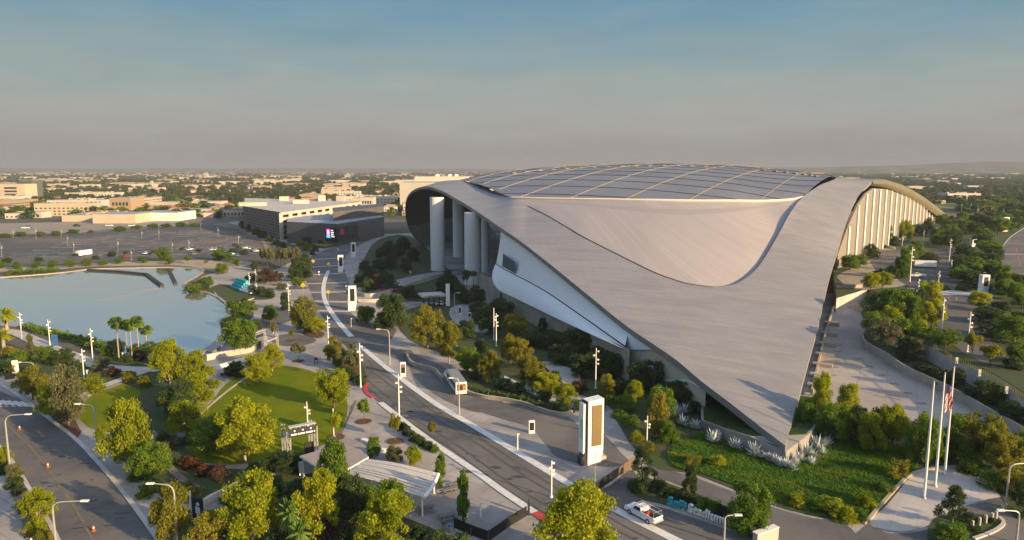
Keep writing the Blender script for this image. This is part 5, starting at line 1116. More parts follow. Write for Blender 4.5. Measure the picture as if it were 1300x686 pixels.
def pylon(px, py, top, wpx, label, z=0, lean=.5):
    b_, h = hgt_at(px, py, top, z); w_ = wpx / F * b_.y; r = thing('white_pylon', label, 'screen pylon', b_, 'white pylons with a dark screen', R(12))
    d_ = w_ * .55; b = MB(); prof = [(-w_ * .62, 0), (w_ * .3, 0), (w_ * .5, h * .3), (w_ * .5, h), (-w_ * .5, h), (-w_ * .5, h * .3)]
    fr = [Vector((x, -d_ / 2, zz)) for x, zz in prof]; bk = [Vector((x, d_ / 2, zz)) for x, zz in prof]; b.face(fr); b.face(bk[::-1])
    for i in range(6): b.face([fr[i], bk[i], bk[(i + 1) % 6], fr[(i + 1) % 6]])
    b.build('frame', white, r); q = MB(); q.box((0, -d_ / 2 - .06, h * .64), (w_ * .56, .16, h * .5)); q.build('screen', black, r)
pylon(448, 394, 363, 10, 'white pylon with a dark screen on the avenue, the nearest of three'); pylon(433, 346, 324, 7, 'white pylon with a dark screen on the avenue, the middle of three'); pylon(449, 327, 308, 6, 'white pylon with a dark screen before the theatre lawn, the farthest of three')
pylon(1248, 372, 349, 11, 'white pylon with a dark screen on the terrace footpath, nearest', ZT); pylon(1236, 313, 303, 9, 'low white pylon among the terrace trees', ZT); pylon(1275, 294, 276, 8, 'white pylon with a dark screen at the far end of the terrace', ZT)
def kiosk(px, py, top, wpx, label, pink=False):
    b_, h = hgt_at(px, py, top); w_ = wpx / F * b_.y; r = thing('display_kiosk', label, 'display kiosk', b_, None, R(8))
    b = MB(); b.box((0, 0, h / 2), (w_, w_ * .45, h)); b.build('body', white, r); q = MB(); q.box((0, -w_ * .235, h * .56), (w_ * .74, .05, h * .62)); q.build('screen', black, r)
    if pink: q = MB(); q.box((0, -w_ * .235 - .04, h * .74), (w_ * .6, .05, h * .16)); q.build('picture', mat('screen_pink', (.35, .12, .22), .4), r)
kiosk(675, 550, 534, 8, 'white display kiosk with a black screen in front of the tall pylon'); kiosk(512, 478, 460, 7, 'white display kiosk with a pinkish picture beside the plaza street lamp', True)
kiosk(584, 400, 389, 3.5, 'slim white kiosk on the shaded entrance forecourt, the left one'); kiosk(596, 404, 397, 4, 'short white kiosk on the shaded entrance forecourt, the right one')
# posts
for (x, y, t, l) in [(657, 572, 552, 'short white bollard post in the pale plaza left of the kiosk'), (610, 657, 640, 'white post with camera head inside the lower black barrier'), (684, 424, 412, 'white post with camera head in the shaded belt'), (755, 625, 575, 'tall thin grey post at the end of the upper mesh barrier'), (446, 416, 405, 'thin white post at the end of the curved white line'), (347, 424, 412, 'short white post beside the mulch island'), (1186, 460, 447, 'white post with camera head in the bed between the walls'), (111, 482, 471, 'white pillar at the shrubs below the lake walk'), (156, 459, 449, 'short white pillar under the fan palms')]:
    b_, h = hgt_at(x, y, t, ZT * 0 + (1.2 if x == 1186 else 0)); r = thing('post', l, 'post', b_); b = MB(); b.tube([(0, 0, 0), (0, 0, h)], [.13, .1] if 'thin' not in l else [.06, .05], 8); b.build('shaft', white if 'grey' not in l else greymetal, r)
    q = MB(); q.box((.12, 0, h + .1), (.42, .22, .22)); q.build('head', white, r)

# vehicles -------------------------------------------------------------
tyre = mat('tyre', (.015, .015, .016), .85); chrome = mat('rim_metal', (.5, .5, .5), .35, metal=.8); vwhite = mat('car_white', (.78, .78, .77), .28, spec=.6)
redl = mat('tail_light', (.35, .02, .02), .3)
def wheel(r, x, y, rad=.38):
    b = MB(); b.tube([(x, y - .13, rad), (x, y + .13, rad)], rad, 16); w_ = b.build('wheel', tyre, r); b = MB(); b.tube([(x, y - .14, rad), (x, y + .14, rad)], rad * .58, 12); b.build('rim', chrome, w_)
def pickup(loc, rz, label, load=True):
    r = thing('pickup_truck', label, 'pickup truck', loc, None, rz)                       # front towards +x
    b = MB(); S = [(-2.9, .55), (-2.9, 1.1), (-.35, 1.12), (-.35, 1.12), (1.25, 1.12), (2.75, 1.02), (2.95, .8), (2.95, .5), (2.4, .42), (-2.4, .42)]
    L_ = [Vector((x, -.98, z)) for x, z in S]; Rr = [Vector((x, .98, z)) for x, z in S]
    b.face(L_); b.face(Rr[::-1])
    for i in range(len(S)):
        if i == 1: continue
        if L_[i] != L_[(i + 1) % len(S)]: b.face([L_[i], Rr[i], Rr[(i + 1) % len(S)], L_[(i + 1) % len(S)]])
    for s in (-1, 1): b.box((-1.62, s * .93, 1.2), (2.55, .1, .2))
    b.box((-2.87, 0, 1.2), (.08, 1.9, .2)); b.build('body', vwhite, r)
    b = MB(); b.box((-1.6, 0, .9), (2.45, 1.74, .1)); b.build('bed', dkmetal, r)
    b = MB(); c = [(-.35, 1.12), (-.2, 1.78), (.85, 1.80), (1.55, 1.14)]; a1 = [Vector((x, -.9 + (.1 if z > 1.5 else 0), z)) for x, z in c]; a2 = [Vector((x, .9 - (.1 if z > 1.5 else 0), z)) for x, z in c]
    b.face(a1); b.face(a2[::-1]); [b.face([a1[i], a2[i], a2[(i + 1) % 4], a1[(i + 1) % 4]]) for i in range(4)]; b.build('cab', vwhite, r)
    b = MB(); b.face([(1.52, -.76, 1.19), (1.52, .76, 1.19), (.93, .70, 1.74), (.93, -.70, 1.74)]); b.build('windscreen', glass, r)
    for s in (-1, 1):
        b = MB(); b.face([(-.18, s * .905, 1.2), (1.3, s * .905, 1.2), (.8, s * .815, 1.72), (-.1, s * .815, 1.72)]); b.build('side_window', glass, r)
        b = MB(); b.box((-2.92, s * .85, .98), (.06, .16, .3)); b.build('tail_light', redl, r)
        b = MB(); b.box((2.93, s * .75, .86), (.06, .34, .16)); b.build('headlight', lampglow, r)
        b = MB(); b.box((1.2, s * 1.08, 1.22), (.15, .2, .14)); b.build('mirror', vwhite, r)
        for x in (-1.75, 1.85): wheel(r, x, s * .88, .4)
    b = MB(); b.box((-2.98, 0, .62), (.12, 1.9, .2)); b.build('bumper', greymetal, r)
    if load:
        b = MB()
        for y in (-.8, .8): b.beam((-2.75, y, 2.0), (1.0, y, 2.0), .07, .07); [b.beam((x, y, 1.25 if x < 0 else 1.75), (x, y, 2.0), .07, .07) for x in (-2.7, -.5, .9)]
        for x in (-2.7, -.5, .9): b.beam((x, -.8, 2.0), (x, .8, 2.0), .07, .07)
        b.build('rack', chrome, r)
    return r
tp, tq = G(842, 672), G(793, 645); tr = math.atan2((tq - tp).y, (tq - tp).x); tm_ = tp.lerp(tq, .5); tm_.z = .12
pickup(tm_, tr, 'white pickup truck with a rack and a load, driving beside the letter sign')
# load: things lying in the bed
def at_truck(x, y, z): c, s = math.cos(tr), math.sin(tr); return (tm_.x + x * c - y * s, tm_.y + x * s + y * c, tm_.z + z)
b = MB(); b.box((0, 0, .25), (.7, .6, .5), .3, taper=.85); b.box((0, 0, .55), (.4, .4, .15), .3); o = b.build('machine', red); o.location = at_truck(-1.2, .3, .95); tag(o, 'red garden machine standing in the bed of the white pickup', 'machine')
plant(at_truck(-2.0, -.1, .95), 1.1, .7, 's', 'g', 'heap of green cuttings in the bed of the white pickup')
p = G(1165, 352, ZT); pickup((p.x, p.y, ZT + .06), R(170), 'white pickup truck parked on the right terrace among trees', False)
def trailer(loc, rz, L_, label, cat='trailer'):
    r = thing('box_trailer', label, cat, loc, None, rz); b = MB(); b.box((0, 0, 1.9), (L_, 2.5, 2.7)); b.build('box', vwhite, r); b = MB(); b.box((0, 0, .48), (L_ * .96, 1.2, .16)); b.build('chassis', dkmetal, r)
    for x in (-L_ * .3, L_ * .3):
        for s in (-1, 1): wheel(r, x, s * 1.0, .45)
    return r
p = G(1174, 340, ZT); trailer((p.x, p.y, ZT + .06), R(165), 9, 'long white trailer parked on the right terrace behind the pickup')
p = G(107, 325); trailer((p.x, p.y, .1), R(75), 9, 'white box truck standing alone in the big far car park')
def car_proto(m):
    r = thing('parked_car', 'x', 'car', (0, 0, 0)); b = MB(); S = [(-2.2, .35), (-2.25, .8), (-1.9, .95), (1.0, .95), (2.1, .78), (2.2, .4)]
    a1 = [Vector((x, -.88, z)) for x, z in S]; a2 = [Vector((x, .88, z)) for x, z in S]; b.face(a1); b.face(a2[::-1]); [b.face([a1[i], a2[i], a2[(i + 1) % 6], a1[(i + 1) % 6]]) for i in range(6)]; b.build('body', m, r)
    b = MB(); b.box((-.45, 0, 1.2), (2.5, 1.6, .55), 0, taper=.78); b.build('cabin', glass, r); b = MB(); b.box((-.45, 0, 1.49), (1.9, 1.2, .05)); b.build('roof', m, r)
    for x in (-1.35, 1.35):
        for s in (-1, 1): b = MB(); b.tube([(x, s * .78 - .1, .32), (x, s * .78 + .1, .32)], .32, 10); b.build('wheel', tyre, r)
    return r
carm = [vwhite, mat('car_grey', (.18, .18, .19), .3), mat('car_dark', (.03, .032, .036), .3), mat('car_blue', (.08, .16, .32), .3), mat('car_red', (.3, .03, .03), .3)]
CARS = sorted([(186, 323, 0), (191, 324, 1), (236, 317, 3), (241, 318, 0), (246, 324, 1), (270, 318, 0), (275, 318, 0), (280, 317, 2), (299, 312, 2), (304, 314, 2), (312, 316, 0), (318, 317, 0), (322, 318, 1), (326, 320, 0), (160, 327, 4), (295, 324, 0), (301, 326, 3), (308, 315, 1)])
cp_ = {}
for i, (x, y, m) in enumerate(CARS):
    p = G(x, y); p.z = .1; lab = f"{ordinal(i)} from left of the cars parked in the far car park"
    if m not in cp_: cp_[m] = car_proto(carm[m]); r = cp_[m]; r.location = p; r.rotation_euler = (0, 0, 1.2); r['label'] = lab; r['group'] = 'cars parked in the far car park'
    else: dup(cp_[m], p, 1.2 + (i % 3) * .05, None, lab, 'cars parked in the far car park')
for i, (x, y, m, z) in enumerate([(33, 291, 0, 0), (37, 290, 1, 0), (98, 288, 2, 0), (139, 288, 0, 0), (168, 288, 0, 0)]):
    p = G(x, y); p.z = .12; dup(cp_[m], p, .2, (1.3, 1.3, 1.6), f"{ordinal(i)} from left of the vehicles on the pale lot behind", 'vehicles on the pale lot behind')
p = G(560, 388); p.z = .12; dup(cp_[0], p, .2, None, 'pale car parked under the entrance canopy below the columns', 'cars in front of the stadium')
p = G(1135, 372, ZT); p = G(1200, 402, ZT)
def bus():
    a, c = G(588, 506), G(572, 482); d = (c - a); rz = math.atan2(d.y, d.x); L_ = min(11, max(8, d.length)); m_ = a.lerp(c, .5); m_.z = .1
    r = thing('shuttle_bus', 'white shuttle bus with big windows stopped at the planted island', 'bus', m_, None, rz); H_ = 3.0; W_ = 2.5
    b = MB(); b.box((0, 0, .35 + (H_ - .35) / 2), (L_, W_, H_ - .35)); b.build('body', vwhite, r)
    b = MB(); b.box((0, 0, H_ + .05), (L_ * .98, W_ * .94, .1)); b.build('roof', mat('bus_roof', (.22, .23, .24), .5), r)
    for s in (-1, 1):
        for k in range(5): b = MB(); b.box((-L_ / 2 + L_ * (.5 + k) / 5, s * (W_ / 2 + .005), 1.95), (L_ / 5 - .25, .05, 1.1)); b.build('window', glass, r)
        for x in (-L_ * .3, L_ * .3): wheel(r, x, s * 1.12, .5)
    b = MB(); b.box((-L_ / 2 - .005, 0, 1.85), (.05, W_ * .82, 1.5)); b.build('rear_window', mat('bus_glass', (.14, .10, .05), .15), r)
    for y, h_, m2 in ((-.6, 1.2, mat('poster_orange', (.45, .16, .04), .5)), (.1, 1.0, black), (.65, 1.1, mat('poster_red', (.4, .06, .05), .5))): b = MB(); b.box((-L_ / 2 - .04, y, 1.75), (.04, .45, h_)); b.build('poster', m2, r)
    for s in (-1, 1): b = MB(); b.box((-L_ / 2 - .01, s * 1.0, .7), (.06, .25, .25)); b.build('tail_light', redl, r)
bus()

# letters ---------------------------------------------------------------
def text_mesh(body, size, depth):
    cu = bpy.data.curves.new('t', 'FONT'); cu.body = body; cu.size = size; cu.extrude = depth; cu.offset = size * .03; cu.space_character = 1.04
    o = bpy.data.objects.new('t', cu); COL.objects.link(o); dg = bpy.context.evaluated_depsgraph_get(); me = bpy.data.meshes.new_from_object(o.evaluated_get(dg)); bpy.data.objects.remove(o); bpy.data.curves.remove(cu); return me
la, lb = G(848, 641), G(920, 667); ld = lb - la; lrz = math.atan2(ld.y, ld.x); Ls = ld.length
sg = thing('letter_sign', 'row of big standing letters, teal then white, along the edge of the plaza', 'letter sign', (la.x, la.y, .15), None, lrz)
m1, m2 = text_mesh('SoFi', 1, .12), text_mesh('Stadium', 1, .12)
w1 = max(v.co.x for v in m1.vertices); w2 = max(v.co.x for v in m2.vertices); k = Ls / (w1 + w2 + .2)
for me, x0, m_, nm in ((m1, 0, tealm, 'teal_word'), (m2, (w1 + .2) * k, white, 'white_word')):
    me.transform(Matrix.Translation((x0, 0, 0)) @ Matrix.Rotation(R(90), 4, 'X') @ Matrix.Scale(k, 4) ); me.materials.clear(); me.materials.append(m_); o = bpy.data.objects.new(nm, me); COL.objects.link(o); o.parent = sg
b = MB(); b.box((Ls / 2, .1, -.05), (Ls + .4, .7, .1)); b.build('plinth', tan_con, sg)

# flags ------------------------------------------------------------------
FP = [(1173, 633, 486, 'left'), (1187, 618, 475, 'middle'), (1199, 604, 467, 'right')]
for x, y, t, w_ in FP:
    b_, h = hgt_at(x, y, t); r = thing('flagpole', f"tall white flagpole on the pale plaza, the {w_} of three", 'flagpole', b_, 'flagpoles'); b = MB(); b.tube([(0, 0, 0), (0, 0, h * .5), (0, 0, h)], [.2, .17, .1], 10); b.build('pole', white, r); q = MB(); q.tube([(0, 0, h), (0, 0, h + .3)], [.14, .1], 8); q.build('finial', chrome, r); q = MB(); q.tube([(0, 0, 0), (0, 0, .3)], [.42, .3], 12); q.build('base', greymetal, r)
b_, h = hgt_at(1187, 618, 475)
def flag():
    top = D(1187, 488, b_.y).z; bot = D(1187, 524, b_.y).z; H_ = top - bot; b = MB(); nu, nv = 13, 26; rows_ = []
    for j in range(nv + 1):
        v = j / nv; rows_.append([Vector((b_.x + .18 + (.2 + 1.15 * u / nu * (.75 + .35 * v)) * .95, b_.y - .1 + .22 * math.sin(u * 1.1 + v * 3.5) * (u / nu), top - v * H_ * (.86 + .14 * (1 - u / nu)) - .5 * (u / nu) * (1 - v))) for u in range(nu + 1)])
    ids = [b.idx(r_) for r_ in rows_]
    for j in range(nv):
        for u in range(nu):
            st = int((u * .95 + j * .42) // 1.5) % 2; m_ = 2 if (j < nv * .28 and u < nu * .5) else (0 if st == 0 else 1); b.fi((ids[j][u], ids[j][u + 1], ids[j + 1][u + 1], ids[j + 1][u]), m_)
    o = b.build('flag', [mat('flag_red', (.45, .02, .03), .8), mat('flag_white', (.75, .73, .72), .8), mat('flag_blue', (.02, .03, .12), .8)], smooth=True, off=(b_.x, b_.y, top)); tag(o, 'red, white and blue striped flag hanging limp from the middle flagpole', 'flag')
flag()

# frames, roofs, furniture in the park -----------------------------------
navy = mat('navy_banner', (.02, .025, .045), .6); alu = mat('aluminium', (.55, .55, .55), .4, (.45, .45, .45), 3, metal=.3)
def truss(b, p, q, s=.28):
    p, q = Vector(p), Vector(q); d = (q - p); L_ = d.length; d.normalize(); r_ = d.cross(Vector((0, 0, 1)) if abs(d.z) < .9 else Vector((1, 0, 0))).normalized() * s; u = d.cross(r_).normalized() * s
    for a, c in ((1, 1), (1, -1), (-1, 1), (-1, -1)): b.beam(p + r_ * a + u * c, q + r_ * a + u * c, .09, .09)
    n = max(2, int(L_ / .7))
    for i in range(n):
        s0, s1 = p + d * L_ * i / n, p + d * L_ * (i + 1) / n; g = 1 if i % 2 else -1
        for o1, o2 in ((r_ + u * g, r_ - u * g), (-r_ + u * g, -r_ - u * g), (u + r_ * g, u - r_ * g), (-u + r_ * g, -u - r_ * g)): b.beam(s0 + o1, s1 + o2, .05, .05)
def portal(pa, pb, h, label, text=True, name='truss_gate', deep=4.0):
    a, c = Vector(pa), Vector(pb); d = (c - a).normalized(); n = Vector((-d.y, d.x, 0)); r = thing(name, label, 'gate', a)
    for p in (a, c, a + n * deep + d * 0 , c + n * deep * .9):
        b = MB(); truss(b, p, p + Vector((0, 0, h - .4)), .24); b.build('post', alu, r)
    b = MB(); truss(b, a + Vector((0, 0, h)), c + Vector((0, 0, h)), .3); b.build('crossbeam', alu, r)
    b = MB(); b.beam(a + Vector((0, 0, h + .35)), c + Vector((0, 0, h + .35)), 1.0, .12); b.build('top_cover', mat('cover_grey', (.42, .41, .43), .6), r)
    b = MB(); b.beam(a + n * deep + Vector((0, 0, h * .62)), c + n * deep + Vector((0, 0, h * .62)), .25, .3); b.beam(a + Vector((0, 0, h * .5)), a + n * deep + Vector((0, 0, h * .62)), .25, .3); b.build('side_rail', alu, r)
    nn = -n * .42
    b = MB(); q0, q1 = a + nn + Vector((0, 0, h - 1.5)), c + nn + Vector((0, 0, h - 1.5)); b.face([q0, q1, q1 + Vector((0, 0, 1.5)), q0 + Vector((0, 0, 1.5))]); b.face([q + n * .05 for q in (q0 + Vector((0, 0, 1.5)), q1 + Vector((0, 0, 1.5)), q1, q0)]); bn = b.build('banner', navy, r)
    if text:
        for t in (.2, .5, .8):
            m_ = q0.lerp(q1, t) + nn * .08; b = MB()
            pts = [m_ + d * (.22 if k % 2 == 0 else .1) * math.sin(k * math.pi / 5) + Vector((0, 0, 1.1 + (.22 if k % 2 == 0 else .1) * math.cos(k * math.pi / 5))) for k in range(10)]; b.face(pts)
            for wd, off_ in ((.95, -.15), (.2, .6)): p1 = m_ + d * (off_ - wd / 2); b.face([p1 + Vector((0, 0, .35)), p1 + d * wd + Vector((0, 0, .35)), p1 + d * wd + Vector((0, 0, .62)), p1 + Vector((0, 0, .62))])
            b.build('lettering', white, bn)
    b = MB(); p = a.lerp(c, .78) + n * .6; b.box((p.x, p.y, 1.3), (1.8, .3, 2.2), math.atan2(d.y, d.x)); b.build('speaker_screen', black, r)
ga, gc = G(368, 585), G(402, 578); gh = D(367, 545, ga.y).z
portal(ga, gc, gh, 'lit metal truss gate with a dark banner at the corner of the big lawn')
g2, g3 = G(324, 445), G(337, 440); portal(g3, g2, 4.6, 'metal gate frame with dark banner at the upper end of the park', False)
b = MB(); p = G(370, 588); b.box((p.x, p.y, .55), (1.5, 1.2, 1.1), .2); o = b.build('ballast_block', mat('ballast', (.50, .48, .45), .85)); tag(o, 'pale concrete block at the left foot of the lit truss gate', 'block')
roofbrown = mat('brown_roof', (.26, .22, .205), .8, (.31, .265, .25), .6)
def pavilion():
    Z = 3.6; P_ = [G(x, y, Z) for x, y in [(380, 579), (404, 593.5), (432, 601), (468, 580), (458, 571), (440, 564), (418, 568)]]; c0 = sum(P_, Vector()) / len(P_)
    r = thing('park_pavilion', 'brown flat-roofed pavilion with a white edge between gate frame and slatted pergola', 'pavilion', (c0.x, c0.y, 0))
    b = MB(); b.prism([(p.x, p.y) for p in P_], Z - .3, Z, mi=0, mi_top=1); b.build('roof', [white, roofbrown], r)
    for i in (0, 2, 4): p = P_[i].lerp(c0, .1); b = MB(); b.tube([(p.x, p.y, 0), (p.x, p.y, Z - .3)], .12, 8); b.build('post', white, r)
    p = P_[0].lerp(c0, .25); b = MB(); b.box((p.x - .5, p.y + 1.0, 1.25), (3, .2, 2.3), .5); b.build('wall', white, r)
    p = c0; b = MB(); b.box((p.x, p.y, 1.4), (5, 3, 2.8), .6); b.build('kiosk_room', mat('kiosk_wall', (.3, .28, .26), .8), r)
pavilion()
def pergola():
    Z = 3.5; A, B_, C_, D_ = G(468, 583, Z), G(556, 599, Z), G(538, 628, Z), G(440, 600, Z); r = thing('pergola', 'pale slatted pergola roof sweeping over the picnic area', 'pergola', ((A + C_) / 2).to_tuple()[:2] + (0,))
    n = 26
    for i in range(n):
        if i in (3, 6, 9, 15, 21): continue
        t0, t1 = (i + .12) / n, (i + .82) / n; lift = lambda t: .22 * math.sin(t * math.pi * 1.3)
        a, b2, c, d = D_.lerp(A, t0), C_.lerp(B_, t0), C_.lerp(B_, t1), D_.lerp(A, t1)
        bb = MB(); rows_ = [[p.lerp(q, s) + Vector((0, 0, lift(s) + zz)) for s in [k / 8 for k in range(9)]] for p, q, zz in ((a, b2, 0), (d, c, 0), (d, c, -.12), (a, b2, -.12), (a, b2, 0))]
        bb.grid(rows_); bb.build('slat', mat('slat_pale', (.55, .53, .50), .65), r)
    for p, q in ((A, B_), (D_, C_)):
        bb = MB(); bb.tube([p.lerp(q, k / 8) + Vector((0, 0, .22 * math.sin(k / 8 * math.pi * 1.3) - .2)) for k in range(9)], .12, 6); bb.build('beam', white, r)
    bb = MB(); pts = [B_ + Vector((0, 0, -.35)), B_.lerp(C_, .35) + Vector((.25, -.1, -.3)), B_.lerp(C_, .75) + Vector((.2, -.2, -.3)), C_ + Vector((0, 0, -.35))]; bb.tube([p + Vector((0, 0, -.1)) for p in spline_v(pts)], .3, 8); bb.build('end_beam', white, r)
    for p, t in ((C_, .02), (A, .02), (D_, .1), (B_, .06)):
        q = p.lerp((A + C_) / 2, t + .04); bb = MB(); bb.tube([(q.x, q.y, 0), (q.x, q.y, Z - .1)], .14, 8); bb.build('post', white, r)
def spline_v(p): return [Vector(q) for q in spline(p, 5)]
pergola()
def picnic(px, py, rz, label):
    p = G(px, py); p.z = .05; r = thing('picnic_table', label, 'picnic table', p, 'picnic tables', rz); m_ = mat('table_grey', (.16, .155, .15), .6)
    b = MB(); b.box((0, 0, .75), (2.4, .85, .07)); b.build('tabletop', m_, r)
    for s in (-1, 1): b = MB(); b.box((0, s * .8, .45), (2.4, .32, .06)); b.build('seat', m_, r)
    for s in (-1, 1): b = MB(); b.box((s * .85, 0, .37), (.09, 1.6, .06)); b.box((s * .85, 0, .38), (.1, .2, .72)); b.build('leg', m_, r)
picnic(570, 627, R(35), 'dark picnic table on the plaza right of the pergola'); picnic(541, 650, R(20), 'dark picnic table under the lower end of the pergola'); picnic(568, 660, R(25), 'dark picnic table beside the litter bins'); picnic(577, 619, R(35), 'dark picnic table farther right of the pergola, nearest the avenue')
for x, y, m_, l in ((564, 673, dkmetal, 'round litter bin with a dark lid beside the black barrier'), (572, 676, mat('lid_blue', (.03, .18, .34), .5), 'round recycling bin with a blue lid beside the black barrier')):
    p = G(x, y); r = thing('litter_bin', l, 'litter bin', (p.x, p.y, .05)); b = MB(); b.tube([(0, 0, 0), (0, 0, .95)], [.3, .36], 14); b.build('body', tan_con, r); b = MB(); b.tube([(0, 0, .95), (0, 0, 1.1), (0, 0, 1.16)], [.4, .38, .2], 14); b.build('lid', m_, r)
p = G(402, 462); r = thing('litter_bin', 'small litter bin with grey lid below the upper plaza trees', 'litter bin', (p.x, p.y, .05)); b = MB(); b.box((0, 0, .5), (.7, .7, 1.0)); b.build('body', tan_con, r); b = MB(); b.box((-.2, .1, .75), (.7, .7, 1.5)); b.build('lid', dkmetal, r)
def barrier(pts, label, h=1.5, brown=(), z=.08):
    P_ = [G(*p) for p in pts]; r = thing('mesh_barrier', label, 'barrier', (P_[0].x, P_[0].y, z)); pm = mat('mesh_brown', (.13, .09, .065), .8); kk = 0
    for a, c in zip(P_[:-1], P_[1:]):
        n = max(1, round((c - a).length / 3.2))
        for i in range(n):
            p, q = a.lerp(c, (i + .02) / n), a.lerp(c, (i + .98) / n); b = MB(); b.beam((p.x, p.y, z + .2 + h / 2), (q.x, q.y, z + .2 + h / 2), .06, h); b.build('mesh_panel', pm if kk in brown else black, r); kk += 1
            b = MB(); b.tube([(p.x, p.y, z), (p.x, p.y, z + h + .35)], .06, 6); b.build('post', dkmetal, r)
barrier([(755, 628), (777, 612), (804, 594)], 'dark mesh barrier panels leading from the avenue to the planting', brown=(2, 3, 4)); barrier([(576, 672), (598, 682), (620, 690), (645, 672), (669, 657)], 'black mesh barrier panels round the camera post at the bottom edge', brown=(4, 5, 8))
p = G(666, 656); b = MB(); b.box((p.x + .6, p.y + .4, .9), (.35, .3, 1.9)); b.tube([(p.x + .6, p.y + .4, 1.85), (p.x + .6, p.y + .4, 2.6)], .08, 6); o = b.build('gate_post', dkmetal, off=(p.x, p.y, 0)); tag(o, 'dark gate post at the kerb end of the lower barrier', 'gate post')
cone_o = mat('cone_orange', (.55, .09, .03), .6)
CN = [(25, 546), (61, 594), (119, 675), (34, 678), (40, 690), (63, 684), (1204, 380), (1214, 381)]
for i, (x, y) in enumerate(CN):
    z = ZT if x > 900 else 0; p = G(x, y, z); l = ['traffic cone on the yellow line, farthest up the left road', 'traffic cone on the yellow line in the middle of the left road', 'traffic cone on the left road near the bottom edge', 'traffic cone in the verge, the upper of two', 'traffic cone in the verge, the lower of two', 'traffic cone at the kerb beside the yellow-green verge tree', 'orange barrel cone on the terrace car park, the left of two', 'orange barrel cone on the terrace car park, the right of two'][i]
    r = thing('traffic_cone', l, 'traffic cone', (p.x, p.y, z + .08), 'traffic cones'); s = .95; b = MB(); b.tube([(0, 0, .05), (0, 0, .9 * s)], [.2 * s, .05], 12); b.build('cone', cone_o, r); b = MB(); b.tube([(0, 0, .42 * s), (0, 0, .68 * s)], [.145 * s, .105 * s], 12); b.build('reflective_band', white, r); b = MB(); b.box((0, 0, .03), (.5, .5, .06)); b.build('base', cone_o, r)
b_, h = hgt_at(42, 499, 489); r = thing('road_sign', 'round red no-entry sign on a post at the junction', 'road sign', (b_.x, b_.y, 0)); b = MB(); b.tube([(0, 0, 0), (0, 0, 2.2)], .05, 6); b.build('post', greymetal, r); b = MB(); b.tube([(0, -.08, 2.2), (0, -.03, 2.2)], .62, 20); f_ = b.build('disc', mat('sign_red', (.5, .02, .03), .5), r); b = MB(); b.box((0, -.1, 2.2), (.8, .03, .22)); b.build('bar', white, f_)
b_ = G(252, 662); r = thing('banner_stand', 'black upright panel showing a pale blue figure, beside a white pole', 'banner', (b_.x, b_.y, 0), None, R(-20)); b = MB(); b.box((0, 0, 1.9), (2.0, .15, 3.4)); b.build('panel', black, r); b = MB(); b.tube([(-1.25, 0, 0), (-1.25, 0, 4.4)], .13, 8); b.build('pole', white, r)
b = MB(); b.prism([(-.15, -.1), (.5, -.1), (.5, -.085), (-.15, -.085)], 1.3, 2.2); b.disc((.15, -.1, 2.65), .3, 14, ax=(0, 1, 0)); b.box((-.2, -.1, 1.8), (.22, .02, 1.1), 0); b.box((.4, -.1, .9), (.24, .02, .9), 0); b.box((-.02, -.1, .85), (.22, .02, .9), 0); b.build('figure', mat('banner_pale', (.6, .68, .78), .5), r)
def wall(name, pts, w_, z0, z1, m, label, cat='wall', zg=0, n=5):
    P_ = [G(p[0], p[1], zg) for p in pts]; P_ = [Vector(p) for p in spline(P_, n)]; c = P_[len(P_) // 2]; o = MB(); o.ribbon(P_, w_, z0, z1); q = o.build(name, m, off=(c.x, c.y, z0)); tag(q, label, cat); return q
wall('garden_wall', [(238, 664), (262, 640), (300, 620), (322, 600), (340, 594)], .5, 0, 1.0, palecon, 'low pale wall curving from the player banner to the lawn corner')
wall('bench_wall', [(460, 560), (470, 564), (480, 572), (490, 574)], .9, 0, .5, white, 'white curved bench wall beside the slender trees', 'bench')
wall('bench_wall', [(508, 596), (520, 600), (532, 603), (545, 606)], .8, 0, .5, palecon, 'pale curved bench wall behind the pergola', 'bench')
wall('planter_wall', [(516, 452), (522, 463), (536, 468), (552, 473), (562, 484), (566, 476)], .5, 0, 1.1, tan_con, 'tan planter wall curving round the gold-brown trees')
wall('planter_wall', [(586, 488), (594, 500), (612, 506), (640, 510), (668, 516), (690, 524), (714, 529), (726, 526)], .5, 0, .9, tan_con, 'tan planter wall beside the white bus')
wall('parapet', [(440, 372), (470, 378), (502, 370), (532, 360), (560, 352), (600, 348)], .5, 0, 1.6, palecon, 'long pale parapet wall across the shaded forecourt')
wall('parapet', [(455, 384), (478, 384), (500, 380), (516, 374)], .4, 0, 1.3, palecon, 'short pale parapet below the dark round trees')
for x, l in ((490, 'left'), (505, 'right')):
    a, c = G(x - 6, 372.5), G(x + 6.5, 370.5); b = MB(); b.beam((a.x, a.y - .6, 1.7), (c.x, c.y - .6, 1.7), .08, 2.0); o = b.build('wall_banner', navy, off=(a.x, a.y, 0)); tag(o, f"dark banner with a red stripe on the parapet, {l} one", 'banner', 'banners on the parapet')
    q = MB(); q.beam((a.x, a.y - .66, 1.5), (a.lerp(c, .5).x, a.lerp(c, .5).y - .66, 1.5), .04, .5); q.build('red_stripe', red, o)
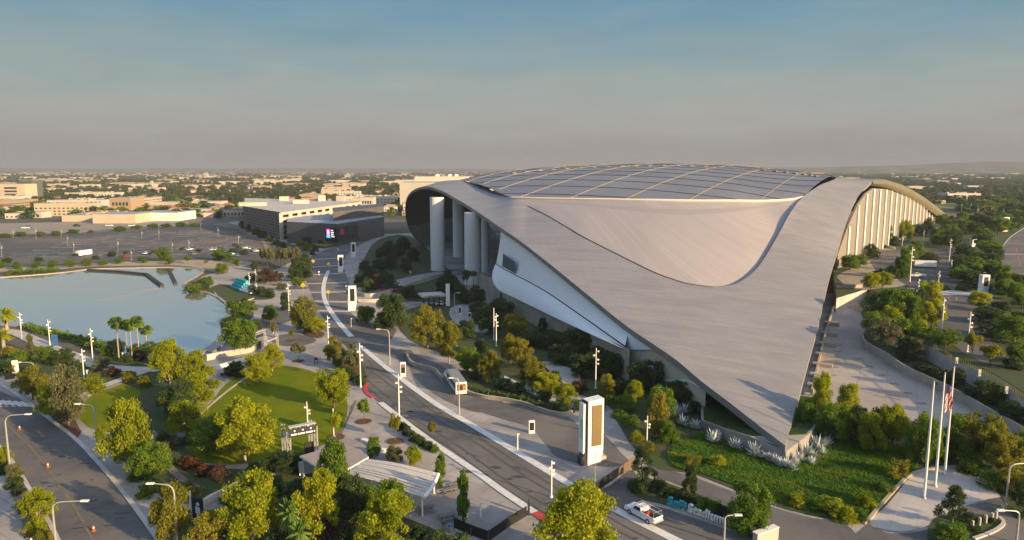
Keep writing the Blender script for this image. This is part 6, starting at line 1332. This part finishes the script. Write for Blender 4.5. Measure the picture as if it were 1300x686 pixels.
def entrance():
    a, c = G(536, 391), G(566, 389); r = thing('entrance_canopy', 'flat pale entrance canopy with a white pylon in the shade below the columns', 'entrance canopy', (a.x, a.y, 0)); Z = D(540, 376, a.y).z
    d = (c - a).normalized(); n = Vector((-d.y, d.x, 0)); b = MB(); b.prism([(p.x, p.y) for p in (a, c, c + n * 7, a + n * 7)], Z - .7, Z); b.build('roof', palecon, r)
    for k in range(5): p = a.lerp(c, .06 + .22 * k); b = MB(); b.box((p.x, p.y + .5, (Z - .7) / 2), (.5, .5, Z - .7)); b.build('post', black, r)
    b = MB(); p = c + d * .8; b.box((p.x, p.y, Z * .95), (1.4, .8, Z * 1.9)); b.build('pylon', white, r); b = MB(); m_ = a.lerp(c, .5); b.box((m_.x, m_.y - .1, Z - .35), ((c - a).length * .5, .1, .35), math.atan2(d.y, d.x)); b.build('sign_band', mat('band_grey', (.2, .2, .21), .5), r)
entrance()
yel = mat('sign_yellow', (.75, .42, .01), .5)
for x, y, t, l in [(398, 341, 331, 'left of the upper avenue'), (418, 345, 335, 'at the start of the curved white line'), (385, 374, 361, 'at the foot of the tall trees'), (417, 381, 370, 'beside the curved white line')]:
    b_, h = hgt_at(x, y, t); r = thing('crossing_sign', 'bright yellow diamond sign on a post ' + l, 'road sign', (b_.x, b_.y, 0), 'yellow diamond signs'); b = MB(); b.tube([(0, 0, 0), (0, 0, h)], .07, 6); b.build('post', greymetal, r); b = MB(); s = h * .24; q = [(-s, -.1, h - s * .3), (0, -.1, h - s * 1.3), (s, -.1, h - s * .3), (0, -.1, h + s * .7)]; b.face(q); b.face([(p[0], -.05, p[2]) for p in q[::-1]]); b.build('plate', yel, r)
for i, (x, y) in enumerate([(447, 355), (429, 320), (405, 350), (440, 369), (521, 350)]):
    p = G(x, y); b = MB(); b.tube([(0, 0, 0), (0, 0, 1.5)], [.12, .09], 6); b.box((0, 0, 1.7), (.7, .3, .6)); o = b.build('small_sign', white); o.location = (p.x, p.y, .1); tag(o, f"small white sign post on the upper avenue, {ordinal(i)} in this row", 'sign post', 'small white sign posts')

# lake things
wall('weir_wall', [(262, 458), (276, 455), (292, 452), (310, 449), (322, 446)], .8, 0, 1.6, palecon, 'white wall of the lake weir below the green tree')
wall('weir_wall', [(258, 470), (280, 468), (300, 462), (320, 456)], .8, 0, 1.1, white, 'lower pale weir wall with a rounded end')
a = [G(*p) for p in [(261, 446), (287, 424), (296, 432), (270, 452)]]; b = MB(); b.prism([(p.x, p.y) for p in a], 0, [.16, .16, 1.2, 1.2]); o = b.build('weir_slope', mat('wet_concrete', (.22, .23, .24), .35, (.28, .28, .29), .5), off=(a[0].x, a[0].y, 0)); tag(o, 'grey sloping slab of the weir at the lake corner', 'weir')
boom = mat('boom_dark', (.035, .032, .03), .7)
wall('floating_boom', [(112, 344), (150, 346), (186, 349.5), (206, 364.5)], 1.6, .05, .9, boom, 'long dark floating boom bent across the far end of the lake', 'boom', n=1); wall('floating_boom', [(214, 343), (223, 361.5)], 1.4, .05, .9, boom, 'short dark floating boom at the far end of the lake', 'boom', n=1)
wall('float_line', [(122, 382), (150, 377), (180, 370), (206, 366)], .16, .1, .22, mat('float_grey', (.17, .16, .16), .8), 'thin line of floats across the lake', 'float line')
def steps():
    a, c = G(292, 366), G(318, 374); d = (c - a); r = thing('stepped_block', 'teal and white stepped block on the right bank of the lake', 'stepped block', (a.x, a.y, 0)); n = Vector((-d.y, d.x, 0)).normalized(); mid = a.lerp(c, .48)
    for p, q, m_, nm in ((a, mid, tealm, 'teal_part'), (mid, c, white, 'white_part')):
        b = MB()
        for k in range(4):
            w0 = 4 - k * .9; h_ = 1.0 * (k + 1) * (1 if nm == 'teal_part' else .7); b.prism([(v.x, v.y) for v in (p + n * (4 - w0) , q + n * (4 - w0), q + n * 4, p + n * 4)], 0 if k == 0 else h_ - 1.0, h_ - .01 * k)
        b.build(nm, m_, r)
steps()
wall('promenade_wall', [(272, 372), (283, 384), (300, 386), (322, 380)], .5, 0, .5, tan_con, 'low kerb wall round the promenade at the teal steps')
b = MB(); p = G(70, 440); b.box((p.x, p.y, 1.8), (1.6, .3, 3.2), .1); b.tube([(p.x, p.y, 0), (p.x, p.y, .3)], .2, 6); o = b.build('info_panel', mat('panel_blue', (.04, .12, .28), .4), off=(p.x, p.y, 0)); tag(o, 'dark blue upright panel on the lake walk', 'panel')
for i, (x, y) in enumerate([(10, 482), (15.5, 481)]):
    p = G(x, y); b = MB(); b.box((0, 0, .55), (.8, .8, 1.1)); b.box((0, 0, 1.13), (.9, .9, .08)); o = b.build('litter_bin', black); o.location = (p.x, p.y, .05); tag(o, f"square black bin on the corner pavement, {['left', 'right'][i]} of the pair", 'litter bin', 'black bins at the corner')
p = G(20, 474); b = MB(); b.box((0, 0, 1.6), (1.4, .6, 3.2), 0, taper=.9); b.box((0, -.32, 2.2), (.9, .04, 1.2), 0); o = b.build('white_totem', white); o.location = (p.x, p.y, .05); tag(o, 'white totem slab on the pavement behind the black bins', 'totem')
# low sign wall at the bottom, bench, bollards
a, c = G(958, 694), G(985, 684); b = MB(); b.beam((a.x, a.y, .9), (c.x, c.y, .9), .8, 1.8); o = b.build('sign_wall', mat('pinkish_wall', (.45, .38, .34), .7), off=(a.x, a.y, 0)); tag(o, 'low sign wall with white top at the bottom edge', 'sign wall'); q = MB(); q.beam((a.x, a.y, 1.86), (c.x, c.y, 1.86), 1.0, .12); q.build('coping', white, o)
a, c = G(1241, 614), G(1263, 624); r = thing('bench', 'long pale bench at the back of the flag plaza', 'bench', (a.x, a.y, .1)); b = MB(); b.beam((a.x, a.y, .55), (c.x, c.y, .55), .55, .1); b.build('seat', palecon, r); b = MB(); b.beam((a.x + .15, a.y + .3, .85), (c.x + .15, c.y + .3, .85), .1, .5); b.build('backrest', tan_con, r)
for t in (.05, .5, .95): p = a.lerp(c, t); b = MB(); b.box((p.x, p.y, .3), (.2, .5, .4)); b.build('leg', tan_con, r)
for i, (x, y) in enumerate([(1234, 672), (1243, 668), (1251, 665), (1259, 662), (1264, 660), (1272, 652)]):
    p = G(x, y); b = MB(); b.tube([(0, 0, 0), (0, 0, 1.15)], [.2, .2], 10); b.tube([(0, 0, 1.15), (0, 0, 1.22)], [.22, .15], 10); o = b.build('bollard', palecon); o.location = (p.x, p.y, .08); tag(o, f"{ordinal(i)} from left of the pale bollards on the island kerb", 'bollard', 'bollards on the island')
wall('island_kerb', [(1236, 686), (1262, 676), (1274, 666), (1268, 658)], .5, 0, .35, palecon, 'pale rounded kerb of the planted island', 'kerb')
# retaining walls of the sunken walk
P_ = [Vector(p) for p in spline([G(x, y, ZT) for x, y in UP[5:]], 4)]
rail = thing('railing', 'dark picket railing along the top of the long retaining wall', 'railing', (P_[0].x, P_[0].y, ZT)); b = MB()
L_ = 0; pk = MB()
for p, q in zip(P_[:-1], P_[1:]):
    n = max(1, round((q - p).length / .9))
    for i in range(n): s = p.lerp(q, i / n); pk = MB(); pk.box((s.x + .3, s.y + .3, ZT + .6), (.14, .08, 1.15), .7); pk.build('picket', mat('picket', (.16, .13, .08), .6), rail)
    b.beam((p.x + .3, p.y + .3, ZT + 1.2), (q.x + .3, q.y + .3, ZT + 1.2), .12, .12)
b.build('handrail', dkmetal, rail); 
for x, y in [(1214, 462), (1243, 478), (1277, 500)]: p = G(x, y, ZT); b = MB(); b.box((p.x, p.y, ZT + .8), (.6, .3, 1.5)); b.build('pier', palecon, rail)
wall('retaining_wall', [(1094, 428), (1096, 440), (1108, 449), (1124, 458), (1150, 476), (1175, 488), (1200, 500), (1230, 517), (1260, 535), (1290, 552), (1320, 570)], .5, 0, 2.2, tan_con, 'tan lower retaining wall along the sunken walk')
LOW = [(1094, 428), (1096, 440), (1108, 449), (1124, 458), (1150, 476), (1175, 488), (1200, 500), (1230, 517), (1260, 535), (1290, 552), (1320, 570)]
bed = [G(*p) for p in LOW] + [G(x, y, ZT) for x, y in UP[::-1][1:9]]
b = MB(); b.prism([(p.x, p.y) for p in bed], 0, 1.3); tag(b.build('raised_bed', bedmat), kind='stuff')
wall('white_barrier', [(1084, 394), (1092, 396), (1101, 398)], .3, 0, 2.6, palecon, 'pale slatted gate closing the end of the sunken walk', 'gate')
# garden ledges on the terrace right of the fins
wall('terrace_wall', [(1062, 366), (1085, 366), (1112, 363), (1126, 361)], .5, ZT, ZT + 1.3, tan_con, 'tan parapet at the corner of the terrace court', zg=ZT)
wall('terrace_wall', [(1104, 312), (1118, 312), (1136, 317)], .5, ZT, ZT + 1.2, palecon, 'pale garden wall at the foot of the fins', zg=ZT)
# ------------------------------------------------------------------ the theatre, the garage, the town
darkwall = mat('theatre_wall', (.075, .078, .080), .75, (.095, .097, .098), .1); pale_roof = mat('theatre_roof', (.30, .31, .34), .6)
def Q(px, Y): return Vector(((px - 650) / F * Y * 1.0 * (CP) + (px - 650) / F * (CAMH) * SP, Y, 0))
def theatre():
    A = G(365, 309); Bc = G(429, 313); Cc = G(488, 300); E = Q(475, Cc.y + 60); Fp = Q(368, A.y + 55); h = D(429, 284.5, Bc.y).z
    r = thing('theatre_building', 'dark grey theatre with a lit wall screen above a small lawn', 'theatre', (Bc.x, Bc.y, 0))
    b = MB(); b.prism([(p.x, p.y) for p in (A, Bc, Cc, E, Fp)], 0, h, mi=0, mi_top=1); b.build('hall', [darkwall, pale_roof], r)
    u1, u2, u3, u4 = Q(424, Bc.y + 26), Q(488, Cc.y + 22), Q(488, Cc.y + 75), Q(424, Bc.y + 78); b = MB(); b.prism([(p.x, p.y) for p in (u1, u2, u3, u4)], h - .2, D(424, 269, u1.y).z); b.build('upper_hall', darkwall, r)
    def on(t0, t1, z0, z1, a, c, off=.25):
        d = (c - a).normalized(); n = Vector((d.y, -d.x, 0)) * off; p, q = a.lerp(c, t0) + n, a.lerp(c, t1) + n; return [Vector((p.x, p.y, z0)), Vector((q.x, q.y, z0)), Vector((q.x, q.y, z1)), Vector((p.x, p.y, z1))]
    b = MB(); b.face(on(.78, 1.0, 2.6, h * .82, A, Bc)); sc = b.build('wall_screen', black, r)
    b = MB(); b.face(on(0, .40, 2.6, h * .84, Bc, Cc)); s2 = b.build('wall_screen', mat('screen_off', (.028, .026, .028), .4), r)
    def glow(nm, t0, t1, z0, z1, a, c, col, e, par, off): b = MB(); b.face(on(t0, t1, z0, z1, a, c, off)); b.build(nm, mat(nm + str(col), col, .5, emit=(col, e)), par)
    glow('picture', .795, .865, h * .48, h * .76, A, Bc, (.75, .03, .25), 1.0, sc, .3); glow('picture', .795, .865, h * .36, h * .48, A, Bc, (.02, .45, .8), 1.0, sc, .3)
    b = MB()
    for z0, z1, t in ((.64, .71, .80), (.66, .74, .0),): b.face(on(.815, .845, h * z0, h * z1, A, Bc, .34)) if t else None
    b.face(on(.812, .824, h * .52, h * .64, A, Bc, .34)); b.face(on(.834, .848, h * .52, h * .64, A, Bc, .34)); b.build('emblem', mat('lit_white', (.8, .8, .8), .5, emit=((.8, .75, .78), .8)), sc)
    b = MB()
    for z, t in ((.70, .925), (.61, .935), (.52, .93), (.43, .945)): b.face(on(.885, t, h * z - .35, h * z + .35, A, Bc, .34))
    b.build('lettering', MATS['lit_white'], sc)
    glow('dim_picture', .05, .12, h * .48, h * .76, Bc, Cc, (.16, .02, .05), .25, s2, .3)
    b = MB()
    for z in (.75, .62, .5): b.face(on(.19, .31, h * z - .3, h * z + .3, Bc, Cc, .34))
    b.build('lettering', mat('dim_letters', (.09, .085, .09), .5), s2)
    for t0, t1, hh in ((.30, .50, 5), (.62, .72, 3.4)): b = MB(); b.face(on(t0, t1, .1, hh, A, Bc, .2)); b.build('doorway', black, r)
    # the little lawn before it, on its own dark plinth
    pl = [G(x, y) for x, y in [(392, 312), (412, 316), (438, 309.5), (420, 306)]]; o = MB(); o.prism([(p.x, p.y) for p in pl], 0, 1.2, mi=0, mi_top=1); q = o.build('lawn_plinth', [dkmetal, lawnmat], off=(pl[0].x, pl[0].y, 0)); tag(q, 'small square lawn on a dark plinth before the theatre screen', 'raised lawn')
theatre()
def garage():
    A = G(311, 292); Bc = G(358, 305); h = D(358, 270, Bc.y).z; Cq = Q(460, Bc.y + 165); Dq = Q(312, A.y + 170); dz = lambda p, py: D(PX((p.x, p.y, 0))[0], py, p.y).z
    r = thing('parking_garage', 'long parking garage with perforated side and open white decks', 'parking garage', (Bc.x, Bc.y, 0)); side = mat('garage_screen', (.20, .185, .165), .7, (.13, .12, .11), .5, stretch=(1, 1, 2.2)); deck = mat('garage_deck', (.50, .47, .42), .7, (.44, .41, .37), .1)
    nl = 5
    for k in range(nl):
        z0, z1 = h * (k + .5) / nl, h * (k + 1) / nl; b = MB(); b.prism([(p.x, p.y) for p in (A, Bc, Cq, Dq)], z0, z1 - .01); b.build('deck', deck, r)
    ctr = (A + Bc + Cq + Dq) / 4; q = [p.lerp(ctr, .04) for p in (A, Bc, Cq, Dq)]; b = MB(); b.prism([(p.x, p.y) for p in q], 0, h - 1.2); b.build('interior', black, r)
    for k in range(11):
        p = Bc.lerp(Cq, (k + .0) / 11); b = MB(); b.box((p.x + .2, p.y - .6, h / 2 - .3), (2.6, 1.2, h - .6), .5); b.build('pier', deck, r)
    n = Vector((-(Bc - A).y, (Bc - A).x, 0)).normalized() * -.8
    if n.x > 0: n = -n
    b = MB(); a, c = A + n, Bc + n
    for k in range(26):
        for j in range(9):
            p, q2 = a.lerp(c, (k + .08 + .45 * (j % 2)) / 26), a.lerp(c, (k + .62 + .45 * (j % 2)) / 26); z = h * (j + .1) / 9; b.face([(p.x, p.y, z), (q2.x, q2.y, z), (q2.x, q2.y, z + h / 9 * .66), (p.x, p.y, z + h / 9 * .66)])
    b.build('perforations', black, r); b = MB(); b.beam((a.x - n.x * .3, a.y - n.y * .3, h / 2), (c.x - n.x * .3, c.y - n.y * .3, h / 2), .3, h + .5); b.build('screen_wall', side, r)
    # ramp hood and stair heads on the roof
    for t, s, wd, hh in ((.15, .8, 22, 3), (.62, .35, 14, 3.5), (.85, .6, 9, 4), (.96, .3, 7, 5.5)): p = A.lerp(Bc, 1 - s).lerp(Dq.lerp(Cq, 1 - s), t); b = MB(); b.box((p.x, p.y, h + hh / 2), (wd, 12, hh), .3); b.build('roof_house', deck, r)
garage()
def block(name, x0, x1, ybase, ytop, depth, m, label, cat='building', wins=None, Y=None, roof=None, group=None, z=0):
    """a plain building seen front on; wins=(rows, cols) of window bands"""
    Yb = Y or G((x0 + x1) / 2, ybase).y; a, c = Q(x0, Yb), Q(x1, Yb); h = D((x0 + x1) / 2, ytop, Yb).z; r = thing(name, label, cat, ((a.x + c.x) / 2, Yb, 0), group)
    b = MB(); b.prism([(a.x, a.y), (c.x, c.y), (c.x, c.y + depth), (a.x, a.y + depth)], 0, h); b.build('walls', m, r); wd = c.x - a.x
    b = MB(); b.prism([(a.x + .6, a.y + .6), (c.x - .6, c.y + .6), (c.x - .6, c.y + depth - .6), (a.x + .6, a.y + depth - .6)], h - .1, h + .35); b.build('roof', roof or pale_roof, r)
    if wins:
        nr, nc, f0_, f1_ = wins
        for i in range(nr):
            z0 = h * (.12 + .8 * i / nr)
            if nc == 1: b = MB(); b.box((a.x + wd * (f0_ + f1_) / 2, Yb - .06, z0 + h * .25 / nr), (wd * (f1_ - f0_), .2, h * .42 / nr)); b.build('window_band', glass, r)
            else:
                for j in range(nc): b = MB(); b.box((a.x + wd * (f0_ + (f1_ - f0_) * (j + .5) / nc), Yb - .06, z0 + h * .25 / nr), (wd * (f1_ - f0_) / nc * .6, .2, h * .42 / nr)); b.build('window', glass, r)
    return r, h, a, c
cream = mat('cream_wall', (.52, .45, .34), .8, (.46, .40, .30), .05); cream2 = mat('pale_wall', (.50, .47, .42), .8, (.44, .41, .36), .05); grey_b = mat('grey_building', (.10, .115, .11), .6); brick_b = mat('tan_building', (.34, .25, .17), .85)
block('office_block', -10, 33.5, 260, 234, 26, cream, 'cream office block with dark window bands at the left edge', 'office block', (5, 1, .40, .76)); block('office_tower', 27, 43, 257, 229, 24, grey_b, 'dark grey office tower behind the cream office block', 'office block', (7, 1, .08, .92))
block('white_hall', 508, 560, 267, 232, 60, cream2, 'big pale windowless hall behind the left end of the stadium', 'hall'); block('white_hall', 527, 594, 262, 224.5, 40, mat('warm_white', (.62, .54, .46), .8), 'taller warm white hall with rooftop plant behind the stadium', 'hall')
block('warehouse', 118, 172, 284, 272.5, 40, cream, 'cream warehouse behind the far car park', 'warehouse'); block('warehouse', 169, 226, 281, 270.5, 40, mat('bright_white_wall', (.72, .70, .66), .7), 'bright white warehouse behind the far car park', 'warehouse')
block('apartment_house', 140, 167, 272, 252, 30, brick_b, 'tan block with darker left side beyond the warehouses', 'apartment house', (2, 5, .1, .9)); block('apartment_house', 170, 242, 266, 257, 20, cream, 'long cream low block beyond the warehouses', 'apartment house', (1, 10, .03, .97)); block('apartment_house', 242, 282, 264, 256, 20, cream2, 'long pale low block left of the garage', 'apartment house', (1, 7, .03, .97))
block('villa', 215, 267, 274, 266, 22, cream2, 'white two-storey house with dark windows left of the garage', 'house', (2, 6, .05, .95)); block('villa', 273, 312, 275, 266.5, 22, cream2, 'white low house with dark roof beside the garage', 'house', (1, 8, .04, .96), roof=mat('dark_roof', (.08, .06, .05), .8))
block('low_house', -5, 30, 276, 270, 16, cream2, 'low white building at the left edge before the office block', 'house', (1, 6, .05, .95)); block('low_house', 33, 53, 277, 269.5, 16, cream2, 'small white building right of the low one at the left edge', 'house', (1, 3, .1, .9))
block('church_tower', 191, 194, 240, 230, 6, cream2, 'slim white tower rising among trees in the town', 'tower'); block('church_tower', 259, 263, 228.5, 219.5, 18, cream2, 'tall pale tower far off on the skyline', 'tower'); block('apartment_house', 163, 204, 244, 238.5, 25, cream, 'long cream house at the foot of the slim white tower', 'apartment house')
block('apartment_house', 427, 437, 263, 249, 14, cream2, 'small white stair tower right of the garage roof', 'apartment house'); block('apartment_house', 447, 458, 266, 252, 18, cream, 'cream flat block right of the garage roof', 'apartment house', (2, 3, .1, .9)); block('apartment_house', 458, 474, 268, 251, 18, cream2, 'white flat block right of the cream one behind the theatre', 'apartment house', (2, 4, .1, .9))
r, h, a, c = block('garden_building', 1208, 1250, 299, 291, 30, cream2, 'low white flat-roofed building among trees beyond the fins', 'building')
block('club_house', 1228, 1248, 243, 236, 25, cream2, 'white club house on the distant green', 'building', z=0)
# rooftop plant of the tall hall
for i, x in enumerate((556, 572, 580)):
    p = Q(x, G(560, 262).y + 10); b = MB(); b.box((0, 0, 1.3), (5, 4, 2.6)); b.box((0, 0, 2.8), (3, 2.4, .5)); o = b.build('rooftop_unit', white); o.location = (p.x, p.y, D(560, 224.5, p.y - 10).z + .3); tag(o, f"{ordinal(i)} from left of the rooftop units on the warm white hall", 'rooftop unit', 'rooftop units')

# ------------------------------------------------------------------ town houses and trees beyond
rc = random.Random(40)
roofm = [mat('roof_grey', (.24, .22, .21), .9), mat('roof_brown', (.20, .13, .09), .9), mat('roof_red', (.30, .13, .08), .9), mat('roof_pale', (.33, .31, .28), .9)]
wallm = [mat('wall_cream', (.44, .38, .29), .85), mat('wall_white', (.50, .47, .42), .85), mat('wall_tan', (.33, .26, .18), .85), mat('wall_pink', (.36, .27, .21), .85)]
RN = ['grey', 'brown', 'red', 'pale flat']; WN = ['cream', 'white', 'tan', 'pinkish']
def house_into(b, x, y, w_, d_, h, rz, gable, mw, mr):
    c, s = math.cos(rz), math.sin(rz); T_ = lambda u, v, z: (x + u * c - v * s, y + u * s + v * c, z)
    u, v = w_ / 2, d_ / 2; P_ = [(-u, -v), (u, -v), (u, v), (-u, v)]; lo = b.idx([T_(*p, 0) for p in P_]); hi = b.idx([T_(*p, h) for p in P_])
    for i in range(4): b.fi((lo[i], lo[(i + 1) % 4], hi[(i + 1) % 4], hi[i]), mw)
    if gable:
        e = .5; H = b.idx([T_(*p, h + .02) for p in [(-u - e, -v - e), (u + e, -v - e), (u + e, v + e), (-u - e, v + e)]] + [T_(-u * .55, 0, h + d_ * .25), T_(u * .55, 0, h + d_ * .25)])
        for f in ((0, 1, 5, 4), (1, 2, 5), (2, 3, 4, 5), (3, 0, 4)): b.fi([H[k] for k in f], mr)
    else:
        b.fi(hi, mr); b.box((x, y, h + .5), (w_ * .3, d_ * .3, 1), rz, mr)
KEEP = [[(-60, 345), (-60, 276), (320, 276), (345, 330)], [(300, 340), (300, 252), (500, 246), (620, 232), (620, 420)]]
def allowed(x, y):
    if y < 480: return False
    q = PX((x, y, 0)); px, py = q
    if px < 330 and py > 279: return False
    if 298 < px < 495 and py > 262: return False
    if 490 < px < 1215 and y < 760 + 260 * (px > 700): return False
    if px >= 1180 and y < 800: return False
    return True
HS_ = []; tries = 0
band = [(560, 800, 240), (800, 1200, 360), (1200, 2000, 760), (2000, 3500, 1250), (3500, 6000, 1400), (6000, 10300, 1100)]
for y0, y1, n in band:
    for _ in range(n):
        y = rc.uniform(y0, y1); x = rc.uniform(-.78 * y - 30, .78 * y + 30)
        if not allowed(x, y): continue
        q = PX((x, y, 0))
        if not (-12 < q[0] < 1312): continue
        right = q[0] > 1000
        if right and rc.random() < (.75 if y < 3000 else .4): continue
        if rc.random() < (.5 + .5 * math.sin(x * .004 + 1.3) * math.sin(y * .0031)): 
            if rc.random() < .5: continue
        big = rc.random() < (.10 + min(.22, y / 26000)); k = 1 + min(1.6, y / 5000)
        w_, d_, h = (rc.uniform(28, 70) * k, rc.uniform(18, 34), rc.uniform(6, 15)) if big else (rc.uniform(11, 20) * k, rc.uniform(9, 13), rc.uniform(3.2, 6.5))
        HS_.append((x, y, w_, d_, h, rc.choice((0, 0, 1.57)) + .12, (not big) and rc.random() < .75, rc.choices(range(4), (4, 4, 2, 1))[0], rc.choices(range(4), (3, 3, 2, 2))[0] if not big else 3))
HS_.sort(key=lambda a: a[1]); near, far = HS_[:230], HS_[230:]
cnt = 0
for x, y, w_, d_, h, rz, gb, mw, mr in near:
    b = MB(); house_into(b, x, y, w_, d_, h, rz, gb, 0, 1); c_, s_ = math.cos(rz), math.sin(rz); nw = max(2, int(w_ / (4.5 if w_ > 27 else 4)))
    for fl_ in range(max(1, int(h / 3.4))):
        for j in range(nw):
            u_ = (j + .5) / nw * w_ - w_ / 2; v_ = -d_ / 2 - .03; b.box((x + u_ * c_ - v_ * s_, y + u_ * s_ + v_ * c_, 1.9 + fl_ * 3.2), (w_ / nw * .5, .12, 1.3), rz, 2)
    if not gb:
        for j in range(2 + int(w_ / 14)): u_, v_ = rc.uniform(-.4, .4) * w_, rc.uniform(-.35, .35) * d_; b.box((x + u_ * c_ - v_ * s_, y + u_ * s_ + v_ * c_, h + .8), (rc.uniform(1.5, 4), rc.uniform(1.2, 3), 1.6), rz, 0)
    q = PX((x, y, 0)); side = 'beyond the lake' if q[0] < 330 else ('behind the garage' if q[0] < 520 else ('behind the stadium roof' if q[0] < 1190 else 'beyond the right road'))
    o = b.build('town_house', [wallm[mw], roofm[mr], glass], off=(x, y, 0)); ty = 'long block' if w_ > 27 else 'small house'
    tag(o, f"{WN[mw]} {ty} with {RN[mr]} roof in the town {side}", 'house', f"{WN[mw]} {ty}s with {RN[mr]} roofs {side}")
b = MB()
for x, y, w_, d_, h, rz, gb, mw, mr in far: house_into(b, x, y, w_, d_, h, rz, gb, mw, 4 + mr)
tag(b.build('distant_houses', wallm + roofm), kind='stuff')
# trees of the town: the nearest are trees of their own, the rest one mass
rt = np.random.default_rng(12); TS = []
for y0, y1, n in [(520, 700, 520), (700, 1000, 1100), (1000, 1600, 2600), (1600, 2600, 3600), (2600, 4500, 4500), (4500, 9000, 4500)]:
    for _ in range(n):
        y = rt.uniform(y0, y1); x = rt.uniform(-.78 * y - 30, .78 * y + 30)
        if not allowed(x, y): continue
        q = PX((x, y, 0))
        if not (-15 < q[0] < 1315): continue
        if 700 < q[0] < 1040 and y < 1500: continue
        if q[0] < 1000 and rt.random() < .35: continue
        if any(abs(x - h_[0]) < h_[2] * .5 and abs(y - h_[1] + 3) < h_[3] * .5 for h_ in near if abs(h_[1] - y) < 30): continue
        TS.append((x, y, rt.uniform(7, 13) * (1 + min(1.2, y / 5000)) * (1.15 if q[0] > 1100 else 1), rt.uniform(6, 11) * (1 + min(.6, y / 8000)), rt.random()))
TS.sort(key=lambda a: a[1]); nt_, ft_ = TS[:210], TS[210:]
lowp = []
for k in range(4):
    rg = np.random.default_rng(60 + k); cl = crown_clumps(rg, 'd'); P_, var = clump_points(cl, 420, rg, .7); V_, F_ = leafmesh('c', P_, .13, rg, .2); me = mk_leaf('town_tree', V_, F_, var); me.materials.append(LM['d']); lowp.append((V_, F_, var, me))
for x, y, w_, h, rv in nt_:
    q = PX((x, y, 0)); side = 'beyond the lake' if q[0] < 330 else ('behind the garage' if q[0] < 560 else ('behind the stadium roof' if q[0] < 1190 else 'beyond the right road')); lf = 'd' if rv < .6 else ('g' if rv < .85 else 'o'); nm = {'d': 'dark green', 'g': 'mid green', 'o': 'olive'}[lf]
    o = bpy.data.objects.new('town_tree', lowp[int(rv * 97) % 4][3]); COL.objects.link(o); o.location = (x, y, 0); o.scale = (w_, w_, h); o.rotation_euler = (0, 0, rv * 50); setmat(o, LM[lf]); tag(o, f"{nm} tree in the town {side}", 'tree', f"{nm} town trees {side}")
VV, FF, AA = [], [], []; off = 0
for x, y, w_, h, rv in ft_:
    V_, F_, var, _m = lowp[int(rv * 97) % 4]; st = 1 if y < 1300 else (2 if y < 2600 else 4); sel = np.arange(0, len(F_), st); V2 = V_.reshape(-1, 4, 3)[sel].copy(); c_ = V2.mean(1, keepdims=True); V2 = c_ + (V2 - c_) * (st ** .5)
    V2 = V2.reshape(-1, 3); a = rv * 50; R2 = np.array([[math.cos(a), -math.sin(a)], [math.sin(a), math.cos(a)]]); V2[:, :2] = V2[:, :2] @ R2.T; V2 = V2 * np.array([w_, w_, h]) + np.array([x, y, 0]); VV.append(V2); n = len(sel); FF.append(np.arange(n * 4).reshape(-1, 4) + off); off += n * 4; AA.append(np.clip(var[sel] * .6 + rv * .4, 0, 1))
me = mk_leaf('distant_trees', np.concatenate(VV), np.concatenate(FF), np.concatenate(AA)); me.materials.append(leafmat('leaf_distant', (.042, .06, .016), (.07, .092, .02), (.14, .15, .03), .35)); o = bpy.data.objects.new('distant_trees', me); COL.objects.link(o); tag(o, kind='stuff')
